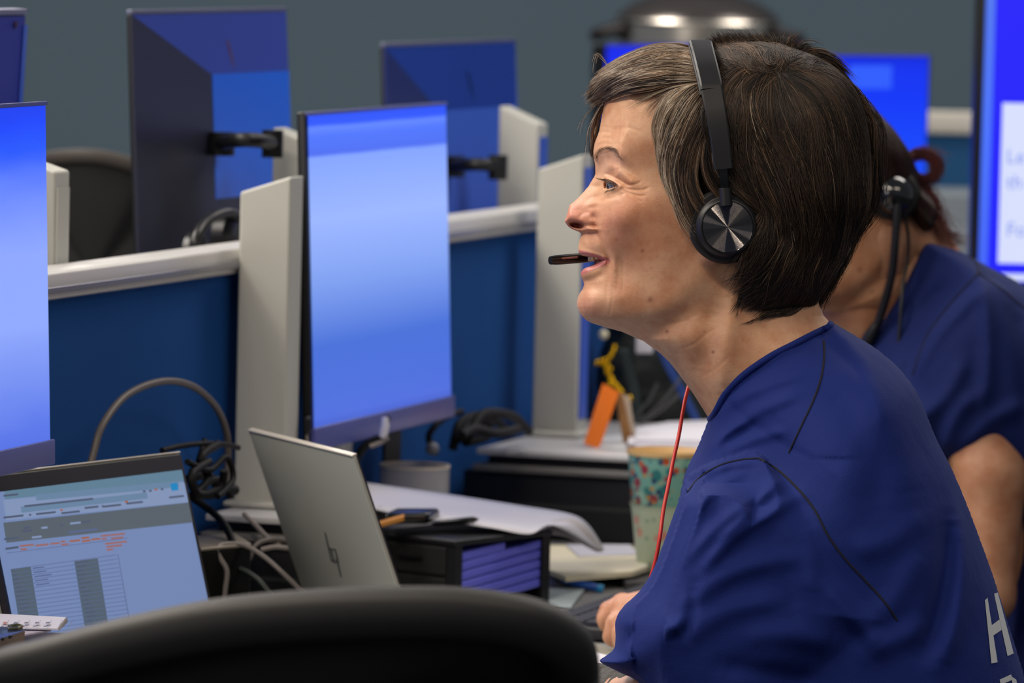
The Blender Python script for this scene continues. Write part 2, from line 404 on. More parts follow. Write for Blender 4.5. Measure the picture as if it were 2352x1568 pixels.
def screen_obj(pl, parent, m, u0=.008, v0=.05, u1=.992, v1=.985, d=.0012, extra=None, mats=None):
    mb = MB(); pl.quad(mb, u0, v0, u1, v1, d)
    if extra: extra(mb)
    o = mb.build('screen', m, parent, mats=mats)
    l = o.data.uv_layers.new(name='UVMap'); off = np.array(parent_origin(parent))
    for lp in o.data.loops:
        p = off+np.array(o.data.vertices[lp.vertex_index].co)-pl.tl; l.data[lp.index].uv = ((p@pl.X)/pl.w, 1+(p@pl.U)/pl.h)
    return o
def monitor(tl, ang, w, h, tilt, label, scr, stand=True, chin=.07, group=None, extra=None, mats=None, zdesk=.7405):
    pl = Plane(tl, ang, w, h, tilt); c = pl.at(.5, .5, -.08); e = empty('monitor', (c[0], c[1], zdesk), label, 'monitor', group)
    mb = MB(); mb.box(pl.at(0, 0, -.009), pl.X*w, pl.U*h, pl.N*.009, .0012); mb.build('panel_shell', BLKP, e, True)
    mb = MB(); mb.box(pl.at(.3, .2, -.035), pl.X*w*.4, pl.U*h*.5, pl.N*.027, .008); mb.build('rear_housing', BLKP, e, True)
    if chin: mb = MB(); mb.box(pl.at(0, -.012, -.004), pl.X*(w+.003), pl.U*(chin*h), pl.N*.0075, .0012); ch_ = mb.build('chin_bezel', BEZ, e, True); 
    mb = MB(); mb.box(pl.at(0, 1-.0105, 0), pl.X*w, pl.U*.0035, pl.N*.0022, .0006); mb.build('top_bezel', BEZ, e)
    screen_obj(pl, e, scr, .008, chin-.012 if chin else .02, .992, .989, .0014, extra, mats)
    if chin:
        lm = mat('logo_grey', (30, 32, 60), .4); mb = MB()
        for k_ in range(4): mb.tube([pl.at(.492+k_*.006, .02+.004*(k_ < 2), .0042), pl.at(.497+k_*.006, .04+.006*(k_ < 2), .0042)], .0007, 5)
        mb.build('logo', lm, ch_)
    if stand:
        b = pl.at(.5, .4, -.03); col_b = b-pl.N*.004; col_b = np.array([col_b[0], col_b[1], zdesk])
        mb = MB(); mb.box(col_b-pl.X*.022+Zz*.012, pl.X*.044, -pl.N*np.array([1, 1, 0])*.022, Zz*(b[2]-zdesk), .004); mb.build('stand_column', ALU, e, True)
        mb = MB(); q = col_b+Zz*.0; mb.box(q-pl.X*.11-np.array([pl.N[0], pl.N[1], 0])*.03, pl.X*.22, np.array([pl.N[0], pl.N[1], 0])*.15, Zz*.012, .004); mb.build('stand_base', ALU, e, True)
        mb = MB(); mb.tube([b+pl.N*.01, np.array([col_b[0], col_b[1], b[2]])-np.array([pl.N[0], pl.N[1], 0])*.01], .018, 16); mb.build('hinge', BLKP, e, True)
    return e, pl
TL2 = P(701, 258, 5.50)
m2, pl2 = monitor(TL2, 17, .445, .325, 2.5, 'middle black-edged monitor with bright blue-white screen, nearest to the silver laptop', SCR2)
# its near edge is a black strip; a plug hangs below it
TR1 = P(104, 233, 4.78); a1 = radians(17); X1 = np.array([sin(a1), cos(a1), 0])
m1, pl1 = monitor(TR1-X1*.42, 17, .42, .302, 2.0, 'blue-white monitor cut by frame edge, above the open laptop', SCR1)

BACKM = mat('slate_back_reflection', (40, 44, 84), .30, spec=.6, metal=.0, coat=.3)  # blue and dark reflections on silver backs, painted into these facet colours
BACKM2 = mat('inset_blue_reflection', (24, 112, 255), .35, spec=.5)
BACKM3 = mat('violet_blue_reflection', (56, 78, 180), .35, spec=.5)
BACKM4 = mat('bevel_dark_reflection', (36, 38, 58), .45)
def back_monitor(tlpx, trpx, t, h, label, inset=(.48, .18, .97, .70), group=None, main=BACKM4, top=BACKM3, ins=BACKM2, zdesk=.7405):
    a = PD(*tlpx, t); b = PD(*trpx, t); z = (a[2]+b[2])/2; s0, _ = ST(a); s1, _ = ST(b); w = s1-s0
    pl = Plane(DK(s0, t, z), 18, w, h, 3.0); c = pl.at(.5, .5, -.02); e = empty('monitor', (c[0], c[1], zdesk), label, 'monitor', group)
    mb = MB(); mb.box(pl.at(0, 0, -.006), pl.X*w, pl.U*h, pl.N*.005, .001); mb.build('front_shell', BLKP, e, True)
    u0, v0, u1, v1 = inset
    def facet(name, pts, m): # a closed wedge
        F_ = [pl.at(u, v, d) for u, v, d in pts]; B_ = [pl.at(u, v, -.003) for u, v, d in pts]; k_ = len(pts); mb = MB()
        mb.add(F_+B_, [tuple(range(k_)), tuple(range(2*k_-1, k_-1, -1))]+[(i, k_+i, k_+(i+1) % k_, (i+1) % k_) for i in range(k_)]); return mb.build(name, m, e)
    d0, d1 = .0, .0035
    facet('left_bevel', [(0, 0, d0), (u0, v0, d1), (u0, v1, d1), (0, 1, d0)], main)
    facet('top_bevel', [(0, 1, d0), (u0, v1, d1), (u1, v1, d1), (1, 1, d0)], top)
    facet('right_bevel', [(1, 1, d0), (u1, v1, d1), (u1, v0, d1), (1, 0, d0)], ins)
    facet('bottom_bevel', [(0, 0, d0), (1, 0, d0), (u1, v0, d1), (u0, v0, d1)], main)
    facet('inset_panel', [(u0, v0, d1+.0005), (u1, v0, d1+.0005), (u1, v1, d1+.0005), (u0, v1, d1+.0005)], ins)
    mb = MB(); mb.box(pl.at(0, 1, -.006), pl.X*w, pl.U*.005, pl.N*.007, .001); mb.build('top_edge', mat('pale_edge', (96, 100, 128), .4), e, True)
    # stand and base on the far desk
    b_ = pl.at((u0+u1)/2, .12, .0); nn = np.array([pl.N[0], pl.N[1], 0])
    mb = MB(); mb.box(np.array([b_[0], b_[1], zdesk+.010])-pl.X*.02-nn*.05, pl.X*.04, nn*.02, Zz*(b_[2]-zdesk+.08), .003); mb.build('stand_column', BLKP, e, True)
    mb = MB(); mb.box(np.array([b_[0], b_[1], zdesk+.0002])-pl.X*.1-nn*.16, pl.X*.2, nn*.17, Zz*.010, .004); mb.build('stand_base', BLKP, e, True)
    return e, pl
m3, pl3 = back_monitor((303, 36), (657, 24), -.17, .36, 'tall monitor back painted with blue screen reflections, behind the left part of divider', (.47, .47, .985, .825))
m4, pl4 = back_monitor((884, 106), (1184, 98), -.17, .36, 'monitor back painted with blue reflections and small dark mark, beyond the middle monitor', (.36, .40, .97, .79), top=mat('deep_blue_reflection', (20, 62, 165), .35), ins=mat('dull_blue_reflection', (60, 104, 220), .4), main=mat('deep_slate_reflection', (28, 44, 112), .4))  # screen reflections put into this back's facet colours too
# logos on the two backs
for pl, e, (px, py), c in ((pl3, m3, (527, 125), (120, 88, 110)), (pl4, m4, (1077, 192), (12, 28, 90))):
    u, v = pl.hit(px, py); mb = MB(); uw = .010
    for k_ in range(3): mb.tube([pl.at(u-uw+uw*k_-.012, v+.04-.02*k_, .0012), pl.at(u-uw+uw*k_+.012, v-.03-.02*k_, .0012)], .0022, 6)
    mb.build('logo', mat('logo_dull', c, .4), e)
a0 = PD(61, 33, -.17); s0_, _ = ST(a0)
e0 = empty('monitor', DK(s0_-.2, -.17, .7405), 'monitor back painted with violet-blue reflections at the top corner, above the cut-off blue-white screen', 'monitor')
plz = Plane(DK(s0_-.44, -.17, a0[2]), 18, .44, .34, -3)
mb = MB(); mb.box(plz.at(0, 0, -.014), plz.X*.44, plz.U*.34, plz.N*.014, .003); mb.build('rear_shell', mat('violet_shell_reflection', (44, 52, 150), .35), e0, True)  # violet-blue reflection put into the shell colour
mb = MB(); mb.box(plz.at(.985, 0, .0005), plz.X*.008, plz.U*.33, plz.N*.001); mb.build('painted_glow_strip', EDGEB, e0)  # blue glow along the side, painted as a strip
mb = MB(); mb.box(plz.at(0, 1, -.014), plz.X*.44, plz.U*.005, plz.N*.015); mb.build('top_edge', mat('pale_edge_strip', (110, 112, 140), .4), e0)
u, v = plz.hit(34, 56); mb = MB(); mb.lathe(plz.at(u, v, .0), plz.N, [(.003, 0), (.003, .002), (0, .002)], 16); mb.build('screw', mat('dark_screw', (50, 18, 50), .4), e0)
mb = MB(); mb.box(plz.at(.45, .1, -.02)*np.array([1, 1, 0])+Zz*.752, plz.X*.04, plz.N*np.array([-1, -1, 0])*.02, Zz*.25, .003); mb.build('stand_column', BLKP, e0, True)
mb = MB(); mb.box(plz.at(.3, .1, -.08)*np.array([1, 1, 0])+Zz*.7407, plz.X*.18, plz.N*np.array([1, 1, 0])*.12, Zz*.011, .003); mb.build('stand_base', BLKP, e0, True)
# black arms from the posts to the backs
for (pts, lab) in (([PD(508, 330, -.15), PD(540, 322, -.10), PD(590, 322, -.08), PD(626, 330, -.09)], 'black monitor arm reaching from pale post to the tall monitor back'),
                   ([PD(1040, 382, -.15), PD(1075, 378, -.11), PD(1110, 378, -.09), PD(1144, 384, -.08)], 'black monitor arm reaching from pale post to the second monitor back')):
    ar = empty('swing_bracket', pts[0], lab.replace('monitor arm', 'swing bracket'), 'bracket'); p = crom(pts, 6)
    mb = MB(); mb.tube(p, [.0075]*len(p), 14); mb.build('arm_bar', DARKM, ar, True)
    mb = MB(); mb.tube([pts[0]+Nn*.0-Zz*.012, pts[0]+Zz*.012], .014, 18); mb.build('pivot', DARKM, ar, True)
    mb = MB(); mb.tube([pts[-1]-Zz*.014, pts[-1]+Zz*.014], .011, 18); mb.build('clamp', DARKM, ar, True)

# ---- monitors of the row behind
SCR5 = emis('display_deep_blue', [(0, (60, 110, 250)), (.35, (30, 90, 250)), (.7, (4, 60, 250)), (1, (8, 34, 235))])
SCR6 = emis('display_blue_window', [(0, (90, 130, 252)), (.36, (84, 124, 250)), (.55, (10, 74, 250)), (.85, (0, 52, 248)), (.97, (6, 46, 238)), (1, (0, 40, 225))])
m5, pl5 = monitor(P(1378, 100, 8.30), 40, .48, .34, 0, 'deep blue screen behind the fringe of smiling person, below the steel pot', SCR5, chin=0, zdesk=.7405)
mb = MB(); mb.box(pl5.at(-.012, 0, -.01), pl5.X*.018, pl5.U*.34, pl5.N*.014, .002); mb.build('side_bezel', BLKP, m5)
LB = emis('display_light_patch', [(0, (44, 96, 252)), (1, (44, 92, 252))])
TR6 = P(2137, 124, 7.9); a6 = radians(52); X6 = np.array([sin(a6), cos(a6), 0])
def ex6(mb): 
    pl = Plane(TR6-X6*.50, 52, .50, .34, 0); u0, v0 = pl.hit(1946, 204); u1, v1 = pl.hit(2046, 150); pl.quad(mb, u0, v0, u1, v1, .003, 1)
m6, pl6 = monitor(TR6-X6*.50, 52, .50, .34, 0, 'blue screen with a paler window, behind the dark-haired person', SCR6, chin=0, extra=ex6, mats=[SCR6, LB])
dk3 = empty('desk', (.75, 8.1, 0), 'far desk behind the two seated people, under the blue screens', 'desk')
x5 = P(1395, 300, 8.1)[0]
mb = MB(); mb.box((x5, 7.55, .713), (1.05, 0, 0), (0, 1.30, 0), (0, 0, .0272), .003); mb.build('desktop', DESKM, dk3, True)
for q in ((x5+.04, 7.6), (x5+.96, 7.6), (x5+.04, 8.76), (x5+.96, 8.76)):
    mb = MB(); mb.box((q[0], q[1], 0), (.05, 0, 0), (0, .05, 0), (0, 0, .713)); mb.build('leg', DARKM, dk3)
# far divider
xa, xb = P(2030, 280, 9.25)[0], P(2300, 280, 9.25)[0]+.5
fz = 1.405-(262+149)/FPX*9.25
fd_ = empty('desk_divider', ((xa+xb)/2, 9.25, 0), 'far divider with broad cream rail above pale blue felt, between the two right-hand screens', 'divider')
mb = MB(); mb.box((xa, 9.25, .1), (xb-xa, 0, 0), (0, .03, 0), (0, 0, fz-.135)); mb.build('felt_panel', BLUEF2, fd_)
mb = MB(); mb.box((xa, 9.24, fz-.036), (xb-xa, 0, 0), (0, .05, 0), (0, 0, .036), .004); mb.build('top_rail', mat('cream_rail', (214, 208, 196), .4), fd_, True)
g0 = P(2150, 445, 8.9); g1 = P(2254, 445, 8.9)
gb = empty('storage_cabinet', (g0[0]+.1, 9.0, 0), 'grey cabinet in front of the far divider, beside the big lit screen', 'cabinet')
mb = MB(); mb.box((g0[0]-.04, 8.9, 0.0), (.30, 0, 0), (0, .25, 0), (0, 0, g0[2]), .004); mb.build('body', mat('grey_steel', (122, 132, 140), .5), gb, True)
mb = MB(); mb.box((g0[0]-.03, 8.894, .05), (.28, 0, 0), (0, .005, 0), (0, 0, g0[2]-.1), .002); mb.build('door', mat('grey_steel_door', (130, 138, 146), .5), gb, True)

# big screen at the right edge, nearer
PALE = emis('display_pale_page', [(0, (214, 222, 252)), (1, (216, 224, 253))], noise=.02)
DEEP = emis('display_royal_blue', [(0, (20, 24, 250)), (1, (30, 26, 248))])
EDG = emis('screen_glow_on_bezel', [(0, (62, 96, 245)), (.5, (70, 112, 250)), (1, (80, 118, 235))])  # screen glow on the bezel, drawn as an emissive border
TXT = mat('screen_text_ink', (110, 124, 196), .6, emis=(110, 126, 200), es=.85)
TL7 = P(2264, -60, 6.9)
pl7 = Plane(TL7, 84, .60, .375, 0); b7 = pl7.at(.5, 0, 0)
e7 = empty('monitor', (b7[0], b7[1]+.05, 0), 'big lit screen at the frame edge with royal blue top and white page', 'monitor')
mb = MB(); mb.box(pl7.at(-.012, -.02, -.03), pl7.X*.612, pl7.U*.386, pl7.N*.028, .003); mb.build('housing', BLKP, e7, True)
def ex7(mb):
    h_ = pl7.hit
    u, v0 = h_(2302, 236); _, v1 = h_(2302, 604); _, vt = h_(2302, 628); us, _ = h_(2290, 300); ub, _ = h_(2277, 300)
    pl7.quad(mb, ub, .004, .995, .995, .0022, 1)          # royal blue field
    pl7.quad(mb, u, v1, .97, v0, .0030, 2)                 # white page
    pl7.quad(mb, h_(2300, 300)[0], .01, .97, vt, .0030, 2)
screen_obj(pl7, e7, EDG, .002, .004, .998, .996, .0012, ex7, [EDG, DEEP, PALE])
for txt, (px, py), szp in (('Le', (2309, 374), 34), ('th', (2309, 432), 34), ('Fo', (2309, 542), 34)):
    u, v = pl7.hit(px, py); p = pl7.at(u, v, .0045)
    cu = bpy.data.curves.new('lettering', 'FONT'); cu.body = txt; cu.size = szp*1.35*6.9/FPX; cu.extrude = .0003
    to = bpy.data.objects.new('lettering_source', cu); scene.collection.objects.link(to); bpy.context.view_layer.update(); me = bpy.data.meshes.new_from_object(to.evaluated_get(bpy.context.evaluated_depsgraph_get())); bpy.data.objects.remove(to); bpy.data.curves.remove(cu); me.materials.clear(); me.materials.append(TXT)
    o = bpy.data.objects.new('lettering', me); link(o, e7)
    Mx = Matrix(((pl7.X[0], pl7.U[0], pl7.N[0]), (pl7.X[1], pl7.U[1], pl7.N[1]), (pl7.X[2], pl7.U[2], pl7.N[2])))
    o.rotation_euler = Mx.to_euler(); o.location = Vector(p)-Vector(parent_origin(e7))
mb = MB(); mb.tube([(b7[0], b7[1]+.06, .03), (b7[0], b7[1]+.06, b7[2]+.12)], .03, 16); mb.build('stand_pole', DARKM, e7, True)
mb = MB(); mb.lathe((b7[0], b7[1]+.06, 0), (0, 0, 1), [(.26, 0), (.26, .015), (.03, .04), (0, .04)], 40); mb.build('stand_base', DARKM, e7, True)
mb = MB(); mb.box((b7[0]-.04, b7[1]+.0, b7[2]+.06), (.08, 0, 0), (0, .06, 0), (0, 0, .08), .004); mb.build('bracket', DARKM, e7, True)

# steel pot on a cabinet by the wall
STEEL = mat('polished_steel', (226, 218, 206), .28, metal=1.0); DKH = mat('dark_handle', (34, 28, 30), .5); LIDM = mat('smoked_lid', (98, 92, 90), .28, metal=.7)
YP = 9.3; k9 = YP/FPX
cp_ = P(1603, 50, YP); zb_ = cp_[2]
pot = empty('cooking_pot', (cp_[0], YP, zb_-.15), 'polished steel pot with domed lid and dark side handles near the wall', 'pot')
mb = MB(); mb.lathe((cp_[0], YP, zb_-.15), (0, 0, 1), [(.115, 0), (.128, .01), (.131, .03), (.131, .145), (.137, .15), (.134, .155)], 64); mb.build('body', STEEL, pot, True)
mb = MB(); mb.lathe((cp_[0], YP, zb_+.0), (0, 0, 1), [(.135, .004), (.132, .010), (.118, .022), (.095, .036), (.06, .047), (.02, .052), (0, .053)], 64); mb.build('lid', LIDM, pot, True)
hp = crom([(cp_[0]-.06, YP-.02, zb_+.044), (cp_[0]-.045, YP-.02, zb_+.062), (cp_[0], YP-.02, zb_+.070), (cp_[0]+.045, YP-.02, zb_+.062), (cp_[0]+.06, YP-.02, zb_+.044)], 6)
mb = MB(); mb.tube(hp, .008, 12); mb.build('lid_handle', DKH, pot, True)
for sd in (-1, 1):
    hp = crom([(cp_[0]+sd*.120, YP-.055, zb_-.012), (cp_[0]+sd*.158, YP-.045, zb_-.022), (cp_[0]+sd*.166, YP, zb_-.026), (cp_[0]+sd*.158, YP+.045, zb_-.022), (cp_[0]+sd*.120, YP+.055, zb_-.012)], 6)
    mb = MB(); mb.tube(hp, .011, 12); mb.build('side_handle', DKH, pot, True)
cab = empty('storage_cabinet', (cp_[0], YP, 0), 'grey cabinet standing behind the far blue screens, under the steel pot', 'cabinet')
mb = MB(); mb.box((cp_[0]-.12, YP-.2, 0), (.38, 0, 0), (0, .4, 0), (0, 0, zb_-.1505), .004); mb.build('body', mat('grey_cabinet', (112, 120, 124), .5), cab, True)
for k_ in range(2):
    mb = MB(); mb.box((cp_[0]-.115+k_*.187, YP-.212, .06), (.183, 0, 0), (0, .011, 0), (0, 0, zb_-.28), .002); d__ = mb.build('door', mat('grey_cabinet_door', (118, 126, 130), .5), cab, True)
    mb = MB(); mb.tube([(cp_[0]+.075+k_*.04, YP-.225, .6), (cp_[0]+.075+k_*.04, YP-.225, .72)], .005, 8); mb.build('handle', ALU, d__, True)

# ---------------------------------------------------------------- office chairs
CHF = mat('charcoal_chair_frame', (58, 56, 56), .55); CHM = mat('black_mesh_fabric', (12, 14, 14), .85, bump=(1400, .8, .001))
def mesh_chair(path, r, label, seatz, floor_c, back_dir, inset=.88, flat=1.0, fr=CHF):
    """path: closed world outline of the back frame (first point top left)"""
    p = crom(path, 8, True); c = p.mean(0)
    e = empty('office_chair', (floor_c[0], floor_c[1], 0), label, 'chair')
    mb = MB(); q = list(p)+[p[0], p[1]]; n_ = 16
    T = []; k = len(p)
    V = []; nrm = np.array([back_dir[0], back_dir[1], 0.0]); nrm /= np.linalg.norm(nrm)
    for i in range(k):
        t = p[(i+1) % k]-p[i-1]; t /= np.linalg.norm(t); o_ = np.cross(t, nrm); o_ /= np.linalg.norm(o_); nn = np.cross(o_, t)
        for j in range(n_):
            a = 2*pi*j/n_; ca, sa_ = cos(a), sin(a); ca = math.copysign(abs(ca)**.7, ca); sa_ = math.copysign(abs(sa_)**.7, sa_)
            V.append(p[i]+o_*ca*r+nn*sa_*r*flat)
    F_ = [(i*n_+j, i*n_+(j+1) % n_, ((i+1) % k)*n_+(j+1) % n_, ((i+1) % k)*n_+j) for i in range(k) for j in range(n_)]
    o = obj('back_frame', V, F_, fr, e, True); bm = bmesh.new(); bm.from_mesh(o.data); bmesh.ops.recalc_face_normals(bm, faces=bm.faces); bm.to_mesh(o.data); bm.free()
    # mesh panel: rings shrinking to the middle, slightly dished
    V = []; R_ = 8
    for i in range(R_+1):
        f = i/R_
        for v in p: V.append(c+(v-c)*(1-f*.999)+nrm*(.012*(1-(1-f)**2)))
    F_ = [(i*k+j, i*k+(j+1) % k, (i+1)*k+(j+1) % k, (i+1)*k+j) for i in range(R_) for j in range(k)]
    o = obj('mesh_panel', V, F_, CHM, e, True); so = o.modifiers.new('thickness', 'SOLIDIFY'); so.thickness = .002
    fx_, fy_ = floor_c; bz = p[:, 2].min()
    low = p[np.argmin(p[:, 2])]
    mb = MB(); mb.tube(crom([low+np.array([0, 0, .03]), np.array([low[0]*.9+fx_*.1, low[1]*.9+fy_*.1, seatz-.03]), np.array([fx_, fy_, seatz-.07])], 6), .022, 12); mb.build('back_support', DARKM, e, True)
    mb = MB(); mb.box((fx_-.24, fy_-.24, seatz-.05), (.48, 0, 0), (0, .48, 0), (0, 0, .07), .03); mb.build('seat', CHM, e, True)
    mb = MB(); mb.tube([(fx_, fy_, .09), (fx_, fy_, seatz-.05)], .027, 16); mb.build('gas_column', DARKM, e, True)
    mb = MB()
    for k_ in range(5): a = k_*2*pi/5+.3; mb.tube([(fx_, fy_, .10), (fx_+.28*cos(a), fy_+.28*sin(a), .065)], [.022, .014], 8)
    mb.build('base', DARKM, e, True)
    for k_ in range(5):
        a = k_*2*pi/5+.3; mb = MB(); mb.lathe((fx_+.28*cos(a)-.011*sin(a), fy_+.28*sin(a)+.011*cos(a), .03), (sin(a), -cos(a), 0), [(.005, 0), (.03, .002), (.03, .020), (.005, .022)], 16); mb.build('caster', BLKP, e, True)
    return e
YC = 3.72
def pc(px, py, dy=0): return P(px, py, YC+dy)
fp = [pc(-60, 1611, .03), pc(0, 1555, .0), pc(110, 1524, -.03), pc(300, 1475, -.05), pc(500, 1435, -.065), pc(700, 1415, -.07), pc(900, 1407, -.07), pc(1050, 1409, -.065), pc(1180, 1425, -.05), pc(1262, 1453, -.025), pc(1308, 1493, 0), pc(1318, 1561, .02), pc(1312, 1721, .0), pc(1282, 2021, -.04), pc(1180, 2351, -.06), pc(640, 2441, -.09), pc(120, 2361, -.06), pc(-20, 2021, -.03), pc(-72, 1721, .02)]
cc = np.mean(fp, 0)
mesh_chair(fp, .0172, 'dark mesh office chair in the foreground, cropped by bottom of photo', .46, (cc[0], YC+.26), (0, -1), fr=mat('foreground_chair_frame', (32, 31, 31), .6), flat=1.15)
YB = 6.55
def pb(px, py, dy=0): return P(px, py, YB+dy)
fp = [pb(60, 420, .03), pb(90, 372), pb(180, 358, -.02), pb(260, 366, -.02), pb(330, 392, -.01), pb(372, 440, .02), pb(390, 560, .01), pb(380, 900), pb(330, 1150, -.03), pb(90, 1150, -.03), pb(48, 900), pb(46, 560, .01)]
cc = np.mean(fp, 0)
mesh_chair(fp, .0085, 'black mesh chair back beyond the divider, beside the tall monitor back', .48, (cc[0]-.02, YB+.24), (0, -1), fr=mat('dark_brown_frame', (58, 52, 48), .6))
# black headset lying on its side on the far desk
hh = empty('headset', DK(.05, -.1, .9), 'black headset hanging behind the top rail, in front of the tall monitor back', 'headset')
ht = -.085
hp = crom([PD(446, 590, ht), PD(450, 545, ht), PD(478, 505, ht), PD(520, 488, ht), PD(552, 500, ht)], 6)
mb = MB(); mb.tube(hp, .0055, 12); mb.build('headband', BLKP, hh, True)
mb = MB(); mb.lathe(PD(470, 585, ht), -Nn, [(.016, 0), (.022, .004), (.022, .016), (.012, .02)], 24); mb.build('ear_cup', BLKP, hh, True)
mb = MB(); mb.lathe(PD(538, 545, ht), -Nn, [(.016, 0), (.024, .004), (.024, .016), (.012, .02)], 24); mb.build('ear_cup', BLKP, hh, True)
# ================================================================== sculpted people
def orient(V, Q):
    a, b, c = V[Q[:, 0]], V[Q[:, 1]], V[Q[:, 2]]
    vol = np.einsum('ij,ij->i', a-V.mean(0), np.cross(b-V.mean(0), c-V.mean(0))).sum()
    return Q if vol > 0 else Q[:, ::-1]

def set_point_color(o, name, col):
    a = o.data.color_attributes.new(name, 'FLOAT_COLOR', 'POINT')
    a.data.foreach_set('color', np.asarray(col, dtype=np.float32).ravel())

def skin_mat(name, use_attr=True, tint=(1, 1, 1)):
    m = bpy.data.materials.new(name); m.use_nodes = True; nt = m.node_tree; b = nt.nodes['Principled BSDF']
    b.inputs['Roughness'].default_value = .47; b.inputs['Specular IOR Level'].default_value = .42
    b.inputs['Subsurface Weight'].default_value = .22; b.inputs['Subsurface Radius'].default_value = (1.0, .35, .18); b.inputs['Subsurface Scale'].default_value = .004
    tc = nt.nodes.new('ShaderNodeTexCoord')
    n1 = nt.nodes.new('ShaderNodeTexNoise'); n1.inputs['Scale'].default_value = 42; n1.inputs['Detail'].default_value = 5; n1.inputs['Roughness'].default_value = .62
    n2 = nt.nodes.new('ShaderNodeTexNoise'); n2.inputs['Scale'].default_value = 700; n2.inputs['Detail'].default_value = 3
    nt.links.new(tc.outputs['Object'], n1.inputs['Vector']); nt.links.new(tc.outputs['Object'], n2.inputs['Vector'])
    at = nt.nodes.new('ShaderNodeAttribute'); at.attribute_name = 'pigment'
    mx = nt.nodes.new('ShaderNodeMix'); mx.data_type = 'RGBA'; mx.blend_type = 'MULTIPLY'; mx.inputs[0].default_value = 1
    rp = nt.nodes.new('ShaderNodeValToRGB'); rp.color_ramp.elements[0].position = .33; rp.color_ramp.elements[0].color = (.80, .64, .56, 1)
    rp.color_ramp.elements[1].position = .62; rp.color_ramp.elements[1].color = (1.0, 1.0, 1.0, 1)
    nt.links.new(n1.outputs['Fac'], rp.inputs[0]); nt.links.new(rp.outputs[0], mx.inputs[7])
    nt.links.new(at.outputs['Color'], mx.inputs[6]); nt.links.new(mx.outputs[2], b.inputs['Base Color'])
    bp = nt.nodes.new('ShaderNodeBump'); bp.inputs['Strength'].default_value = .32; bp.inputs['Distance'].default_value = .0006
    nt.links.new(n2.outputs['Fac'], bp.inputs['Height']); nt.links.new(bp.outputs['Normal'], b.inputs['Normal'])
    return m

# ---------------------------------------------------------------- the head, traced in profile
PROFILE = [(100, 1560), (150, 1470), (190, 1410), (215, 1396), (233, 1390), (264, 1383), (302, 1376), (328, 1366), (345, 1363), (360, 1364), (379, 1367), (396, 1367.5), (404, 1366), (413, 1360), (427, 1352), (443, 1338),
           (460, 1322), (470, 1309), (479, 1301), (487, 1296), (495, 1294), (504, 1295), (511, 1298), (518, 1303), (524, 1310), (529, 1320), (533, 1332), (538, 1335), (545, 1333), (558, 1329.5), (568, 1328), (576, 1328), (582, 1330), (586, 1335), (589, 1343),
           (592, 1364), (602, 1366), (609, 1362), (613, 1348), (618, 1340), (624, 1335), (631, 1333.5), (638, 1336), (645, 1340), (655, 1341), (664, 1338), (674, 1331), (684, 1327), (694, 1325.5), (704, 1326), (715, 1330), (726, 1337), (736, 1347), (748, 1370), (770, 1440), (800, 1530)]
BOTTOM = [(1330, 726), (1344, 735), (1360, 742), (1385, 750), (1429, 762), (1467, 779), (1492, 792), (1520, 800), (1600, 800), (1700, 780), (1800, 740), (1900, 640), (2000, 560)]
SLICES = { # y: list of (d, half width)
    120: [(0, 0), (8, 40), (25, 75), (60, 105), (120, 130), (200, 150), (300, 158)],
    230: [(0, 0), (4, 38), (12, 68), (28, 98), (55, 130), (100, 160), (170, 186), (260, 198)],
    300: [(0, 0), (4, 42), (12, 74), (28, 104), (55, 134), (100, 162), (170, 186), (260, 198)],
    345: [(0, 0), (4, 38), (10, 62), (22, 96), (42, 126), (80, 152), (150, 176), (260, 192)],
    375: [(0, 0), (4, 20), (11, 34), (20, 62), (34, 98), (60, 130), (100, 150), (170, 172), (260, 186)],
    404: [(0, 0), (5, 15), (13, 26), (20, 46), (28, 82), (45, 112), (70, 132), (110, 150), (170, 168), (260, 184)],
    430: [(0, 0), (6, 14), (18, 24), (32, 36), (40, 76), (56, 110), (80, 132), (120, 152), (180, 168), (270, 184)],
    455: [(0, 0), (6, 13), (20, 25), (40, 36), (52, 62), (68, 100), (95, 132), (135, 154), (195, 170), (285, 184)],
    480: [(0, 0), (6, 15), (18, 27), (40, 37), (62, 50), (74, 80), (96, 116), (130, 146), (190, 168), (300, 182)],
    500: [(0, 0), (5, 18), (15, 31), (34, 42), (56, 48), (70, 54), (80, 80), (104, 118), (136, 146), (195, 168), (305, 182)],
    518: [(0, 0), (5, 19), (14, 31), (30, 42), (48, 47), (60, 52), (72, 82), (96, 116), (130, 144), (190, 166), (300, 180)],
    533: [(0, 0), (4, 18), (10, 32), (22, 48), (36, 62), (54, 86), (76, 112), (110, 138), (165, 162), (270, 178)],
    560: [(0, 0), (5, 25), (14, 42), (28, 58), (46, 74), (62, 90), (84, 114), (116, 136), (170, 158), (270, 174)],
    585: [(0, 0), (5, 25), (14, 43), (30, 58), (50, 70), (66, 82), (88, 106), (118, 130), (170, 154), (270, 170)],
    615: [(0, 0), (5, 25), (14, 42), (30, 56), (50, 68), (66, 80), (88, 102), (118, 126), (170, 150), (270, 168)],
    650: [(0, 0), (5, 26), (14, 44), (30, 60), (50, 74), (72, 90), (96, 106), (130, 124), (190, 146), (280, 162)],
    690: [(0, 0), (5, 30), (14, 48), (30, 66), (54, 84), (84, 100), (120, 116), (160, 130), (220, 146), (300, 156)],
    740: [(0, 0), (5, 30), (14, 46), (30, 64), (54, 82), (84, 98), (120, 112), (160, 126), (220, 140), (300, 150)],
    820: [(0, 0), (5, 30), (14, 46), (30, 64), (54, 82), (84, 98), (120, 112), (160, 126), (220, 140), (300, 150)],
}
